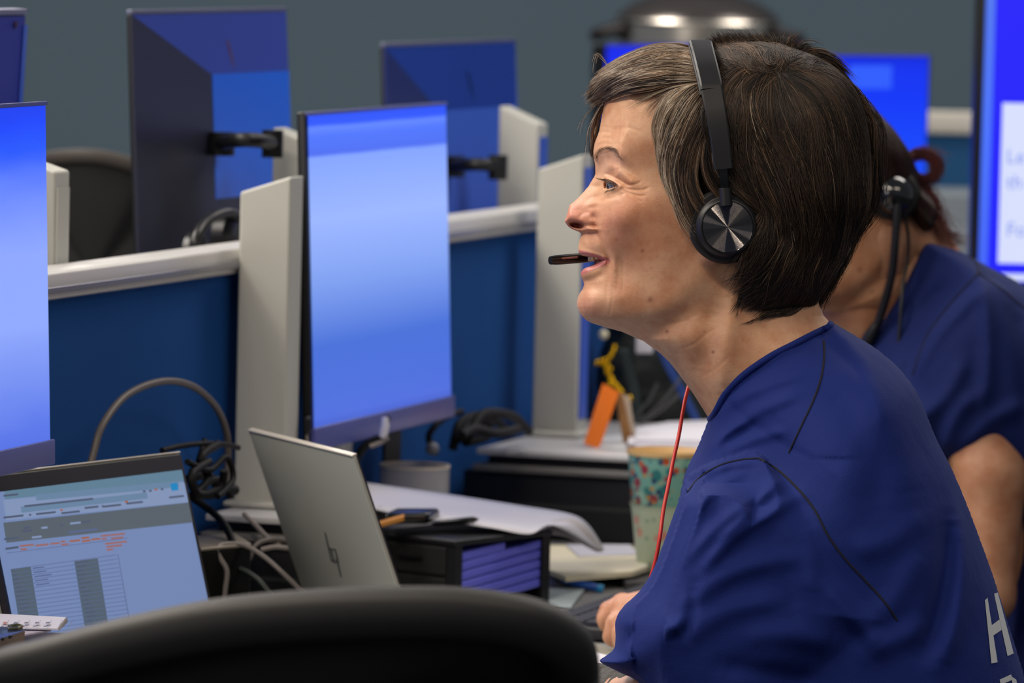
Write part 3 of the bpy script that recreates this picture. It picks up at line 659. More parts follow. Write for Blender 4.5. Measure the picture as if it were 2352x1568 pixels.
def head_fields(xs, ys):
    X, Y = np.meshgrid(xs, ys, indexing='ij'); X = X.astype(np.float32); Y = Y.astype(np.float32)
    pf = np.array(PROFILE); xf = np.interp(ys, pf[:, 0], pf[:, 1])
    k = np.array([.25, .5, .25]); xf = np.convolve(np.pad(xf, 1, 'edge'), k, 'valid')
    # slices -> common d knots, squared widths
    DK_ = np.array([0, 2, 4, 7, 10, 14, 18, 22, 27, 32, 38, 45, 52, 60, 68, 78, 90, 105, 125, 150, 180, 220, 270, 340, 460, 700], float)
    SY = sorted(SLICES); T = []
    for y in SY:
        sl = np.array(SLICES[y], float); sd = np.append(sl[:, 0], 700); sw = np.append(sl[:, 1], sl[-1, 1])
        w2 = np.interp(DK_, sd, sw**2); T.append(w2)
    T = np.array(T)
    # smooth in y with cosine blending, then in d by cubic resampling
    D = X-xf[None, :]
    q = np.zeros(X.shape, dtype=np.float32)
    fine = np.linspace(0, 700, 701)
    tabs = []
    for t in T:
        qq_ = np.interp(fine, DK_, t)
        for sg in range(3): qq_ = np.convolve(np.concatenate([-qq_[6:0:-1], qq_, [qq_[-1]]*6]), np.ones(13)/13, 'valid')
        tabs.append(np.maximum(qq_, 0))
    tabs = np.array(tabs); sy = np.array(SY, float)
    for j, y in enumerate(ys):
        i = int(np.clip(np.searchsorted(sy, y)-1, 0, len(sy)-2)); u = np.clip((y-sy[i])/(sy[i+1]-sy[i]), 0, 1); u = u*u*(3-2*u)
        tb = tabs[i]*(1-u)+tabs[i+1]*u
        d = D[:, j]; q[:, j] = np.where(d >= 0, np.interp(d, fine, tb), d*60)
    w = np.sqrt(np.maximum(q, 0))
    # behind the nose and lips the face only depends on absolute position
    wa = np.zeros_like(q); ax_ = []
    for t, y in zip(tabs, SY): ax_.append(np.sqrt(np.interp(xs-np.interp(y, ys, xf), fine, t, left=0)))
    ax_ = np.array(ax_)
    for j, y in enumerate(ys):
        i = int(np.clip(np.searchsorted(sy, y)-1, 0, len(sy)-2)); u = np.clip((y-sy[i])/(sy[i+1]-sy[i]), 0, 1)
        wa[:, j] = ax_[i]*(1-u)+ax_[i+1]*u
    def blur(A, n, axis):
        k_ = np.hanning(2*n+3)[1:-1]; k_ /= k_.sum(); p = [(0, 0), (0, 0)]; p[axis] = (n, n); B = np.pad(A, p, 'edge'); out = np.zeros_like(A)
        for i in range(2*n+1): out += k_[i]*(B[i:i+A.shape[0], :] if axis == 0 else B[:, i:i+A.shape[1]])
        return out
    wb = blur(blur(wa, 26, 1), 6, 0); wa = blur(wa, 15, 1)
    f2 = np.clip((X-1415)/60, 0, 1); f2 = f2*f2*(3-2*f2); wa = wa*(1-f2)+wb*f2
    f1 = np.clip((X-1358)/34, 0, 1); f1 = f1*f1*(3-2*f1)
    w = w*(1-f1)+wa*f1
    # skull outline (crown and back)
    SK = crom([(1300, 500), (1330, 330), (1378, 222), (1424, 174), (1494, 142), (1580, 132), (1680, 130), (1780, 142), (1850, 178), (1900, 240), (1928, 325), (1926, 420), (1900, 520), (1885, 620), (1885, 800), (1885, 1000), (1200, 1000), (1200, 700)], 6, True)
    s = sdf2(X, Y, SK); sc_ = np.clip(s, 0, 190)
    cap = 204*np.sqrt(np.clip(1-(1-sc_/190)**2, 0, 1))
    w = smin(w, cap, 14)
    # underside of the jaw
    bt = np.array(BOTTOM, float); yb = np.interp(xs, bt[:, 0], bt[:, 1])[:, None]; sb = yb-Y
    wj = np.sqrt(np.maximum(2*105*sb, 0)); w = smin(w, wj+2, 34)
    neg = np.minimum(np.minimum(D, s), sb)
    q = np.where(neg < 0, neg*60, np.maximum(w, .5)**2)
    q = np.where(neg > 0, np.minimum(q, 2*60*neg+neg*neg*3), q)
    # neck
    nf = np.array([(540, 1520), (640, 1500), (720, 1478), (760, 1468), (779, 1472), (795, 1494), (812, 1517), (831, 1537), (852, 1554), (875, 1571), (902, 1591), (938, 1614), (962, 1629), (1000, 1668), (1060, 1740), (1200, 1800)], float)
    nb = np.array([(540, 1850), (640, 1868), (700, 1882), (725, 1892), (742, 1908), (780, 1950), (850, 2010), (950, 2060), (1060, 2090), (1200, 2100)], float)
    a = np.interp(ys, nf[:, 0], nf[:, 1])[None, :]; b = np.interp(ys, nb[:, 0], nb[:, 1])[None, :]
    W = np.interp(ys, [540, 700, 800, 860, 940, 1060], [150, 152, 158, 164, 150, 110])[None, :]
    u = (X-a)/(b-a); qn = 4*u*(1-u)*W*W; qn = np.where((u < 0) | (u > 1), np.minimum(X-a, b-X)*100, qn)
    qn = np.where(Y < 560, np.minimum(qn, (Y-560)*100), qn)
    wn = np.sqrt(np.maximum(qn, 0)); wh = np.sqrt(np.maximum(q, 0))
    both = smax(wh, wn, 30); both = np.where(np.minimum(wh, wn) < 30, np.maximum(wh, wn)*(1-np.minimum(wh, wn)/30)+both*np.minimum(wh, wn)/30, both)
    q = np.where(np.maximum(q, qn) > 0, both**2, np.maximum(q, qn))
    D2 = np.minimum(D, 1e9)
    q = np.where((D < 0) & (Y < 735), np.minimum(q, D*60), q)
    # ---------------- features, in width (positive = towards the viewer)
    w = np.sqrt(np.maximum(q, 0)); d = np.zeros(X.shape, dtype=np.float32)
    wbl = blur(blur(w, 14, 1), 14, 0); fb = np.clip((X-1490)/60, 0, 1)*np.clip((Y-660)/50, 0, 1)*np.clip((w-70)/50, 0, 1)*np.clip((1020-Y)/40, 0, 1); w = w*(1-fb)+wbl*fb; q = np.where(q > 0, w*w, q)
    d += blob(X, Y, 1424, 507, 30, 40, 21) + blob(X, Y, 1470, 470, 40, 24, 6)          # smiling cheek
    d += blob(X, Y, 1530, 640, 70, 60, 4)
    d += stroke(X, Y, [(1362, 484), (1369, 505), (1371, 528), (1380, 556), (1392, 582), (1396, 604), (1397, 626)], -9, 4.5)   # fold from nose to mouth
    d += stroke(X, Y, [(1380, 492), (1386, 530), (1397, 560), (1407, 588), (1409, 620), (1405, 660)], 11, 9)
    d += stroke(X, Y, [(1398, 600), (1398, 630), (1393, 665), (1394, 700)], -2.6, 3.4)
    d += stroke(X, Y, [(1416, 590), (1417, 630), (1412, 680)], -1.3, 2.8) + stroke(X, Y, [(1408, 640), (1404, 690), (1398, 730)], -1.2, 2.6)
    d += stroke(X, Y, [(1426, 600), (1430, 640), (1426, 680)], -1.4, 2.5)
    # nose wing, nostril
    d += blob(X, Y, 1348, 509, 13, 13, 8) + stroke(X, Y, [(1359, 492), (1365, 508), (1360, 526)], -4, 4)
    d += blob(X, Y, 1304, 497, 10, 12, 3)
    d += stroke(X, Y, [(1329, 500), (1340, 490), (1352, 489)], -3, 4)
    d += blob(X, Y, 1321, 517, 10, 4.6, -34, 14) + blob(X, Y, 1332, 520, 6, 4, -22, 20)
    d += stroke(X, Y, [(1303, 512), (1318, 526), (1336, 530)], 1.2, 3)
    # lips
    d += stroke(X, Y, [(1326, 577), (1342, 580), (1362, 586), (1382, 593), (1396, 598)], 5, 4.2)
    d += stroke(X, Y, [(1334, 625), (1350, 618), (1368, 609), (1386, 603), (1396, 600)], 6.5, 5.5)
    d += stroke(X, Y, [(1338, 646), (1352, 643), (1370, 636), (1386, 628)], -5, 6)
    d += blob(X, Y, 1396, 599, 5, 6, -9)
    d += stroke(X, Y, [(1334, 548), (1345, 560), (1348, 575)], 2, 5)
    # brow and eye
    d += stroke(X, Y, [(1366, 366), (1378, 352), (1400, 347), (1425, 362), (1448, 386)], 6, 9)
    d += blob(X, Y, 1380, 384, 9, 9, -6)
    d += stroke(X, Y, [(1390, 382), (1402, 386), (1422, 400), (1444, 418), (1458, 426)], 10, 8)   # heavy upper fold
    d += stroke(X, Y, [(1383, 400), (1396, 403), (1414, 413), (1432, 424), (1446, 431)], -6.5, 2.8)
    d += stroke(X, Y, [(1383, 415), (1394, 415), (1408, 420), (1420, 429), (1427, 433)], 7, 3.0)   # upper lid
    d += stroke(X, Y, [(1388, 446), (1400, 444), (1414, 438), (1424, 433)], 3.5, 2.6)
    d += stroke(X, Y, [(1386, 456), (1402, 458), (1420, 452), (1436, 446)], -2.2, 2.6)
    d += stroke(X, Y, [(1376, 474), (1392, 470), (1410, 462), (1424, 460)], 3, 7) + stroke(X, Y, [(1372, 464), (1386, 462), (1400, 456)], -2, 3)
    for pts, am in (([(1430, 434), (1450, 440), (1472, 440), (1488, 434)], -2.6), ([(1428, 440), (1446, 449), (1466, 454), (1480, 452)], -2.3), ([(1432, 428), (1452, 428), (1470, 420)], -2.0),
                    ([(1436, 448), (1452, 460), (1470, 468)], -1.6), ([(1448, 446), (1464, 462), (1474, 478)], -1.2), ([(1392, 418), (1404, 396), (1424, 392)], -1)):
        d += stroke(X, Y, pts, am, 2.0)
    for k_ in range(4): d += stroke(X, Y, [(1372-k_*.5, 296+k_*13), (1386, 292+k_*13), (1404, 296+k_*13)], -1.4, 2.0)
    d += stroke(X, Y, [(1395, 300), (1440, 298), (1470, 310)], -1.0, 3)
    # jaw, throat, neck muscle
    d += stroke(X, Y, [(1352, 742), (1400, 735), (1460, 728), (1530, 706), (1590, 650), (1612, 600)], 5, 20)
    d += stroke(X, Y, [(1400, 764), (1470, 765), (1540, 745), (1600, 700)], -9, 18)
    d += stroke(X, Y, [(1690, 650), (1670, 740), (1655, 840), (1650, 930)], 12, 18)
    d += stroke(X, Y, [(1640, 690), (1620, 780), (1610, 870)], -9, 18)
    d += stroke(X, Y, [(1740, 730), (1740, 800), (1720, 870)], -8, 26)
    for pts in ([(1560, 800), (1590, 790), (1620, 765), (1650, 750)], [(1600, 870), (1640, 845), (1670, 815)], [(1500, 745), (1560, 740), (1610, 715)]): d += stroke(X, Y, pts, -.9, 3)
    # ear: rim, hollow, lobe (mostly under the ear cup)
    d += stroke(X, Y, [(1612, 600), (1640, 596), (1665, 540), (1680, 470), (1660, 430), (1630, 428), (1618, 450)], 20, 8) + blob(X, Y, 1620, 590, 11, 11, 14)
    fade = np.clip(w/26, 0, 1)
    w2 = np.maximum(w+d*fade, np.minimum(w, 4))
    # mouth opening and eye opening
    mouth = crom([(1325, 589), (1344, 590), (1362, 592.5), (1380, 596), (1392, 598.5), (1382, 600.5), (1366, 604), (1350, 610), (1340, 616), (1325, 622)], 5, True)
    sm_ = sdf2(X, Y, mouth)
    w2 = np.where(sm_ > 0, np.maximum(w2-sm_*14, np.minimum(w2, 28)), w2)
    eye = crom([(1386, 421), (1393, 420), (1403, 423), (1412, 428), (1418, 431), (1411, 433.5), (1403, 435), (1395, 436), (1386, 436)], 5, True)
    se = sdf2(X, Y, eye)
    w2 = np.where((se > 0) & (X > 1370), np.maximum(w2-se*6, w2-26), w2)
    q2 = np.where(q > 0, w2*w2, q)
    return X, Y, q2

hx = np.arange(1286, 2112, 2.0); hy = np.arange(96, 1064, 2.0)
HX, HY, HQ = head_fields(hx, hy)
HW = np.sqrt(np.maximum(HQ, 0))
hz = np.arange(-3.0, 340.0, 2.6); hz = hz-(hz[1]-hz[0])*0+0.0
def mirror_join(V, Q):
    V2 = V.copy(); V2[:, 2] *= -1; Q2 = Q[:, ::-1]+len(V)
    return np.concatenate([V, V2]), np.concatenate([Q, Q2])
zs_full = np.arange(-336, 336.1, 2.8)
HV, HQd = qsurf(HQ, 0.0, hx, hy, zs_full)
def pigment(V):
    x, y, z = V[:, 0], V[:, 1], np.abs(V[:, 2]); g = lambda cx, cy, sx, sy: np.exp(-((x-cx)/sx)**2/2-((y-cy)/sy)**2/2)
    base = np.array([.67, .38, .222]); C = np.tile(base, (len(V), 1))
    def mixc(m, col): 
        nonlocal C; m = np.clip(m, 0, 1)[:, None]; C = C*(1-m)+np.array(col)*m
    mixc(.30*g(1430, 300, 60, 60), (.74, .47, .30))
    mixc(.6*g(1436, 520, 50, 45), (.68, .27, .17))
    mixc(.55*g(1500, 540, 60, 50), (.60, .28, .15))
    mixc(.60*g(1310, 490, 26, 26), (.66, .22, .17)); mixc(.25*g(1350, 500, 20, 22), (.60, .20, .13))
    mixc(1.2*g(1322, 518, 12, 5), (.22, .03, .02))
    mixc(.4*g(1345, 705, 30, 28), (.70, .32, .24))
    mixc(.45*g(1400, 378, 26, 20), (.70, .40, .31))
    # lips
    for pts, sg in (([(1328, 578), (1345, 582), (1365, 588), (1385, 595), (1394, 598)], 4.5), ([(1336, 626), (1350, 619), (1368, 611), (1386, 604), (1394, 601)], 6.5)):
        p = crom(pts, 6); dd = np.min(np.stack([np.hypot(x-a, y-b) for a, b in p]), 0); mixc(np.exp(-(dd/sg)**4)*np.clip((100-z)/20, 0, 1), (.56, .20, .19))
    mixc((np.abs(y-601) < 14)*(x < 1393)*np.clip((34-z)/6, 0, 1)*(x > 1340), (.25, .07, .06))
    # freckles and age spots
    r = np.random.default_rng(3)
    for i in range(70):
        fx_, fy_ = r.uniform(1410, 1600), r.uniform(470, 720)
        if r.random() < .5: fx_, fy_ = r.normal(1500, 34), r.normal(560, 50)
        mixc(r.uniform(.08, .26)*g(fx_, fy_, r.uniform(1.5, 5), r.uniform(1.5, 4)), (.40, .17, .09))
    for (a, b, s_, m_) in ((1490, 689, 5, .75), (1472, 578, 3, .7), (1414, 553, 3, .4), (1529, 761, 3, .8), (1633, 808, 2.4, .9), (1612, 760, 2, .4), (1700, 780, 2, .3), (1590, 845, 2, .35)):
        mixc(m_*g(a, b, s_, s_), (.26, .09, .05))
    return np.concatenate([C, np.ones((len(V), 1))], 1)
HEAD_COL = pigment(HV)

# ---------------------------------------------------------------- capsule bodies (arms, hands, legs)
def caps_field(G, caps, k=6):
    X, Y, Z = G; F = np.full(X.shape, 1e5, dtype=np.float32)
    for a, b, ra, rb in caps:
        a = np.array(a, float); b = np.array(b, float); ab = b-a; L = ab@ab+1e-9
        t = np.clip(((X-a[0])*ab[0]+(Y-a[1])*ab[1]+(Z-a[2])*ab[2])/L, 0, 1)
        d = np.sqrt((X-a[0]-t*ab[0])**2+(Y-a[1]-t*ab[1])**2+(Z-a[2]-t*ab[2])**2)-(ra+(rb-ra)*t)
        F = smin(F, d.astype(np.float32), k)
    return F
def caps_mesh(caps, step, k=6, pad=12):
    P_ = np.array([c[0] for c in caps]+[c[1] for c in caps], float); r = max(max(c[2], c[3]) for c in caps)
    lo = P_.min(0)-r-pad; hi = P_.max(0)+r+pad
    ax = [np.arange(lo[i], hi[i]+step, step) for i in range(3)]
    G = np.meshgrid(*ax, indexing='ij'); G = [g.astype(np.float32) for g in G]
    return surfnet(caps_field(G, caps, k), *ax)
def join(parts):
    V = []; Q = []; n = 0
    for v, q in parts: V.append(v); Q.append(q+n); n += len(v)
    return np.concatenate(V), np.concatenate(Q)

# ================================================================== the woman in the middle
MSKIN = skin_mat('skin')
person1 = None
headV = H1.W(HV); headQ = orient(headV, HQd)
# arms and hands: world points given in the traced frame
RS = 2513.0/2810.0
# far (right) hand on the keyboard: traced at y-depth 5.2 m
def at_depth(px, py, Y, r_px):
    p = P(px, py, Y); return p, r_px*Y/FPX
def wcaps(lst):
    out = []
    for (a, b) in lst:
        pa, ra = at_depth(*a); pb, rb = at_depth(*b); out.append((pa*1000, pb*1000, ra*1000, rb*1000))
    return out
def chain(pts): return [(pts[i], pts[i+1]) for i in range(len(pts)-1)]
hand = []
hand += chain([(1800, 1130, 4.80, 80), (1700, 1330, 4.98, 78), (1640, 1372, 5.06, 66), (1520, 1412, 5.16, 50), (1480, 1420, 5.17, 56)])   # far arm
hand += chain([(1480, 1408, 5.17, 54), (1440, 1402, 5.18, 40)])
hand += chain([(1490, 1440, 5.17, 46), (1452, 1448, 5.18, 36)])
hand += chain([(1446, 1392, 5.20, 25), (1412, 1398, 5.20, 20), (1392, 1420, 5.20, 17), (1388, 1436, 5.20, 14)])
hand += chain([(1440, 1420, 5.17, 25), (1414, 1430, 5.165, 20), (1404, 1462, 5.165, 17), (1412, 1474, 5.165, 14)])
hand += chain([(1452, 1446, 5.15, 24), (1428, 1454, 5.145, 20), (1424, 1480, 5.145, 17)])
hand += chain([(1474, 1464, 5.13, 22), (1452, 1476, 5.125, 18), (1452, 1496, 5.125, 15)])
hand += chain([(1478, 1392, 5.22, 26), (1430, 1384, 5.23, 20), (1396, 1400, 5.235, 16), (1380, 1422, 5.235, 13)])   # thumb
aV, aQ = caps_mesh(wcaps(hand), 3.2, k=7)
near = chain([(1780, 1180, 4.60, 90), (1620, 1560, 4.55, 90), (1490, 1640, 4.53, 92), (1380, 1590, 4.60, 60), (1350, 1575, 4.62, 52)])
near += chain([(1350, 1566, 4.62, 48), (1306, 1564, 4.64, 34)])
for k_, (dy, dx) in enumerate(((-26, 0), (-6, -10), (14, -6), (30, 6))):
    near += chain([(1312+dx, 1560+dy, 4.64, 22), (1272+dx, 1562+dy, 4.65, 18), (1250+dx, 1590+dy, 4.65, 15)])
near += chain([(1362, 1546, 4.66, 25), (1340, 1534, 4.69, 19), (1318, 1545, 4.70, 16)])
bV, bQ = caps_mesh(wcaps(near), 4.0, k=7)
coreV, coreQ = caps_mesh(wcaps(chain([(1850, 1080, 4.65, 130), (1900, 1400, 4.65, 250), (1980, 2000, 4.65, 280), (2060, 2350, 4.65, 290)])), 12.0, k=10)
pV, pQ = join([(headV, headQ), (aV/1000, orient(aV, aQ)), (bV/1000, orient(bV, bQ)), (coreV/1000, orient(coreV, coreQ))])
person1 = obj('person', pV, pQ, MSKIN, None, True)
n_arm = len(pV)-len(headV)
ac = np.tile(np.array([.66, .36, .24, 1.0]), (n_arm, 1))
# redder fingertips
set_point_color(person1, 'pigment', np.concatenate([HEAD_COL, ac]))
tag(person1, 'smiling person in profile with short greying brown hair and navy T-shirt, typing', 'person')

# eyes
def ball(c, r, n=24):
    v = []; f = []
    for i in range(n+1):
        a = pi*i/n
        for j in range(2*n): b_ = 2*pi*j/(2*n); v.append([c[0]+r*sin(a)*cos(b_), c[1]+r*cos(a), c[2]+r*sin(a)*sin(b_)])
    for i in range(n):
        for j in range(2*n): f.append((i*2*n+j, i*2*n+(j+1) % (2*n), (i+1)*2*n+(j+1) % (2*n), (i+1)*2*n+j))
    return np.array(v), np.array(f)
EC = np.array([1425.0, 429.0, 78.0]); ER = 34.0
eye_m = bpy.data.materials.new('eyeball'); eye_m.use_nodes = True
def eye_material(m, cen, gaze):
    nt = m.node_tree; b = nt.nodes['Principled BSDF']; b.inputs['Roughness'].default_value = .08; b.inputs['Coat Weight'].default_value = .6
    at = nt.nodes.new('ShaderNodeAttribute'); at.attribute_name = 'pigment'; nt.links.new(at.outputs['Color'], b.inputs['Base Color'])
eye_material(eye_m, None, None)
for sgn in (1, -1):
    c = EC*np.array([1, 1, sgn]); v, q = ball(c, ER, 40); V = H1.W(v)
    o = obj('eyeball', V, orient(V, q), eye_m, person1, True)
    g = np.array([-cos(radians(20)), .14, sin(radians(20))*1.0]); g /= np.linalg.norm(g)
    dn = (v-c)/ER; ang = np.degrees(np.arccos(np.clip(dn@g, -1, 1)))
    col = np.tile(np.array([.27, .20, .18, 1.0]), (len(v), 1))
    col[ang < 31] = (.06, .07, .07, 1); col[ang < 27] = (.17, .18, .17, 1); col[ang < 13] = (.005, .005, .005, 1)
    set_point_color(o, 'pigment', col)
# teeth
mt = mat('tooth_enamel', (196, 180, 142), .25, coat=.3)
tb = MB()
for k_ in range(-3, 4):
    a = k_*.30; cx = 1399-49*cos(a)*1.0; cz = 46*sin(a)
    ww = 15 if abs(k_) < 1 else 12
    t0 = np.array([-sin(a), 0, cos(a)]) ; nrm = np.array([-cos(a), 0, -sin(a)])
    o_ = np.array([cx, 580, cz])-t0*ww/2
    P0 = [H1.W(o_)[0], H1.W(o_+t0*ww)[0], H1.W(o_+np.array([0, 20.0 if abs(k_) < 3 else 17, 0]))[0], H1.W(o_-nrm*9)[0]]
    tb.box(P0[0], P0[1]-P0[0], P0[2]-P0[0], P0[3]-P0[0], bev=.0014)
tb.build('teeth', mt, person1, True)
mg = mat('tongue', (150, 70, 70), .35)
v, q = ball((1420, 612, 0), 34, 14); v[:, 1] = 610+(v[:, 1]-612)*.34; V = H1.W(v); obj('tongue', V, orient(V, q), mg, person1, True)
# ---------------------------------------------------------------- hair
def hair_mat(name, rough=.48, coat=0.0):
    m = bpy.data.materials.new(name); m.use_nodes = True; nt = m.node_tree; b = nt.nodes['Principled BSDF']
    at = nt.nodes.new('ShaderNodeAttribute'); at.attribute_name = 'tint'
    nt.links.new(at.outputs['Color'], b.inputs['Base Color']); b.inputs['Roughness'].default_value = rough; b.inputs['Specular IOR Level'].default_value = .38
    return m
HAIR_M = hair_mat('hair_strands'); 
CAP_M = mat('hair_under_layer', (20, 13, 10), 1.0, spec=.02)
def strands_obj(name, S, R, C, m, parent):
    """S (n,k,3) world points, R (n,k) radii, C (n,3) colours"""
    n, k, _ = S.shape
    hc = bpy.data.hair_curves.new(name); hc.add_curves([k]*n)
    off = np.array(parent_origin(parent))
    hc.attributes['position'].data.foreach_set('vector', (S-off).astype(np.float32).ravel())
    ra = hc.attributes.get('radius') or hc.attributes.new('radius', 'FLOAT', 'POINT'); ra.data.foreach_set('value', R.astype(np.float32).ravel())
    ca = hc.attributes.new('tint', 'FLOAT_COLOR', 'CURVE'); ca.data.foreach_set('color', np.concatenate([C, np.ones((n, 1))], 1).astype(np.float32).ravel())
    hc.materials.append(m); o = bpy.data.objects.new(name, hc); return link(o, parent)

HAIR_OUT = crom([(1356, 222), (1358, 196), (1372, 168), (1408, 140), (1450, 120), (1490, 106), (1530, 101), (1562, 106), (1588, 112), (1612, 116), (1645, 108), (1690, 100), (1740, 98), (1790, 104), (1835, 117), (1880, 134), (1920, 158), (1952, 190), (1976, 236), (1991, 290), (1998, 345), (2000, 400), (2000, 445), (1993, 485), (1978, 522), (1960, 552), (1944, 590), (1922, 628), (1900, 662), (1878, 692), (1855, 712), (1700, 760), (1500, 760), (1380, 740), (1345, 640), (1330, 500), (1350, 380), (1366, 300), (1368, 250)], 5, True)
hhs = sdf2(HX, HY, HAIR_OUT); hsc = np.clip(hhs, 0, 205)
HULLW = 226*np.sqrt(np.clip(1-(1-hsc/205)**2, 0, 1))
def hull_z(x, y, lift=4):
    a = bilin(HULLW, hx, hy, x, y); b = bilin(HW, hx, hy, x, y)
    # over the face the hair lies on the skin, further back it has its own volume
    f = np.clip((x-1470)/130, 0, 1); f = f*f*(3-2*f)
    top = np.clip((240-y)/60, 0, 1)
    f = np.maximum(f, top*.8)
    a2 = b+4+(np.maximum(a, b+5)-b-4)*f
    return np.minimum(np.maximum(a2, np.where(f > .3, a*.0, 0)), np.maximum(a, 1)+8)+lift
# under-layer volume
REG = crom([(1362, 226), (1362, 196), (1378, 170), (1412, 146), (1455, 126), (1500, 112), (1560, 114), (1640, 116), (1740, 106), (1835, 124), (1915, 164), (1970, 240), (1990, 345), (1992, 440), (1968, 520), (1930, 600), (1885, 670), (1850, 700), (1790, 698), (1735, 680), (1712, 650), (1716, 610), (1700, 585), (1600, 552), (1572, 510), (1545, 460), (1524, 410), (1514, 350), (1516, 300), (1530, 262), (1548, 232), (1530, 206), (1480, 204), (1430, 212), (1390, 226)], 5, True)
rs = sdf2(HX, HY, REG)
cw = np.minimum(hull_z(HX.ravel(), HY.ravel(), -4).reshape(HX.shape), HW+200)
cq = np.where(rs > 0, np.minimum(np.maximum(cw, 0)**2, np.where(HX < 1700, (HW-6+rs*1.2)**2, 1e9)), rs*60)
cq = np.where(rs > 0, np.minimum(cq, 60*rs*12), cq)
cV, cQ = qsurf(cq.astype(np.float32)[::2, ::2], 0.0, hx[::2], hy[::2], np.arange(-340, 340.1, 5.0))
cVw = H1.W(cV); hair1 = obj('hair', cVw, orient(cVw, cQ), CAP_M, person1, True)
hair1['label'] = 'short brown hair with grey streaks at the fringe and temple'

def resample(p, k):
    p = crom(p, 8); d = np.r_[0, np.cumsum(np.hypot(*(p[1:]-p[:-1]).T))]; t = np.linspace(0, d[-1], k)
    return np.stack([np.interp(t, d, p[:, 0]), np.interp(t, d, p[:, 1])], 1)
BROWN = np.array([[.020, .012, .008], [.036, .021, .013], [.060, .035, .020], [.012, .008, .006], [.095, .055, .032]])
GREY = np.array([[.44, .35, .26], [.30, .22, .15], [.19, .13, .08], [.54, .46, .37], [.22, .15, .095]])
def sheet(guides, n, lift=(2, 14), grey=0.0, jit=5, clump=26, wave=2.5, K=14, rad=.00016, cut=(.8, 1.0), side=1, fly=0.0, start=(0, .05), zfun=None, spread=.11, root=.25, rj=0):
    n = int(n*1.25); G = np.array([resample(g, 40) for g in guides]); m = len(G)
    nc = max(3, n//clump); cu = rng.random(nc)*(m-1); cph = rng.random(nc)*6.28; clift = rng.uniform(lift[0], lift[1], nc); coff = rng.normal(0, jit, (nc, 2)); cgrey = rng.random(nc)
    cdrift = rng.normal(0, jit*1.3, nc); cbend = rng.normal(0, wave*1.6, nc); ctone = rng.integers(0, 4, nc); cend = rng.uniform(-.08, .04, nc); cgain = rng.choice([.5, .8, 1.1, 1.7, 2.3], nc, p=[.25, .25, .25, .17, .08])
    ci = rng.integers(0, nc, n)
    t0 = rng.uniform(start[0], start[1], n); t1 = np.clip(rng.uniform(cut[0], cut[1], n)+cend[ci], .2, 1.1); tt = t0[:, None]+(t1-t0)[:, None]*np.linspace(0, 1, K)[None, :]
    du = rng.normal(0, spread, n)
    u = np.clip(cu[ci][:, None]+du[:, None]*(1-.62*np.clip(tt, 0, 1)), 0, m-1-1e-6)
    i = u.astype(int); f = (u-i)[..., None]
    q = tt*39; qi = np.clip(q.astype(int), 0, 38); qf = (q-qi)[..., None]
    xy = (G[i, qi]*(1-qf)+G[i, qi+1]*qf)*(1-f)+(G[i+1, qi]*(1-qf)+G[i+1, qi+1]*qf)*f
    env = np.clip(tt*2.2, 0, 1)
    if rj: xy = xy+(rng.normal(0, rj, (nc, 2))[ci][:, None, :]+rng.normal(0, rj*.5, (n, 1, 2)))*(1-env)[..., None]
    ed0 = np.clip(bilin(hhs, hx, hy, xy[..., 0].ravel(), np.maximum(xy[..., 1].ravel(), 98)).reshape(n, K)/24, .3, 1)
    xy = xy+coff[ci][:, None, :]*(env*ed0)[..., None]+rng.normal(0, jit*.30, (n, 1, 2))*env[..., None]
    ph = cph[ci][:, None]; am = wave*(.5+rng.random((n, 1)))
    edge = np.clip(bilin(hhs, hx, hy, xy[..., 0].ravel(), np.maximum(xy[..., 1].ravel(), 98)).reshape(n, K)/28, .12, 1)
    tg = np.gradient(xy, axis=1); nr = np.stack([-tg[..., 1], tg[..., 0]], -1); nr /= np.linalg.norm(nr, axis=-1, keepdims=True)+1e-6
    xy = xy+nr*((np.sin(tt*6+ph+rng.normal(0, .35, (n, 1)))*am+cdrift[ci][:, None]*tt**1.5+cbend[ci][:, None]*np.sin(pi*np.clip(tt, 0, 1)))*env*edge)[..., None]
    if fly > 0:
        fl = rng.normal(0, fly, (n, 1)); xy = xy+nr*(fl*tt**2)[..., None]
    lf = clift[ci][:, None]*np.sin(np.clip(tt, 0, 1)*pi*.85+root)+rng.normal(0, 1.6, (n, 1))+2.2*np.sin(tt*9+ph*2)
    zz = (zfun or hull_z)(xy[..., 0].ravel(), xy[..., 1].ravel(), 0).reshape(n, K)
    p3 = np.concatenate([xy, ((zz+lf)*side)[..., None]], -1)
    R = np.full((n, K), rad)*rng.uniform(.7, 1.25, (n, 1)); R[:, -1] *= .25; R[:, -2] *= .6; R[:, -3] *= .85
    g = grey(xy[:, K//2, 0], xy[:, K//2, 1]) if callable(grey) else np.full(n, grey)
    isg = (.45*cgrey[ci]+.55*rng.random(n)) < g
    tone = np.where(rng.random(n) < .6, ctone[ci], rng.integers(0, 5, n))
    col = np.where(isg[:, None], GREY[rng.integers(0, 5, n)], BROWN[tone]*cgain[ci][:, None]*(1+1.3*np.clip((1610-xy[:, K//2, 0])/110, 0, 1))[:, None])*rng.uniform(.8, 1.25, (n, 1))
    w = H1.W(p3.reshape(-1, 3)).reshape(n, K, 3)
    return w, R, col
SH = []
gfront = lambda x, y: np.clip(.92-(x-1380)/260, .25, .9)
gtemp = lambda x, y: np.clip(.98-(x-1512)/70, .06, .95)
gback = lambda x, y: np.clip(.06+0*x, 0, 1)
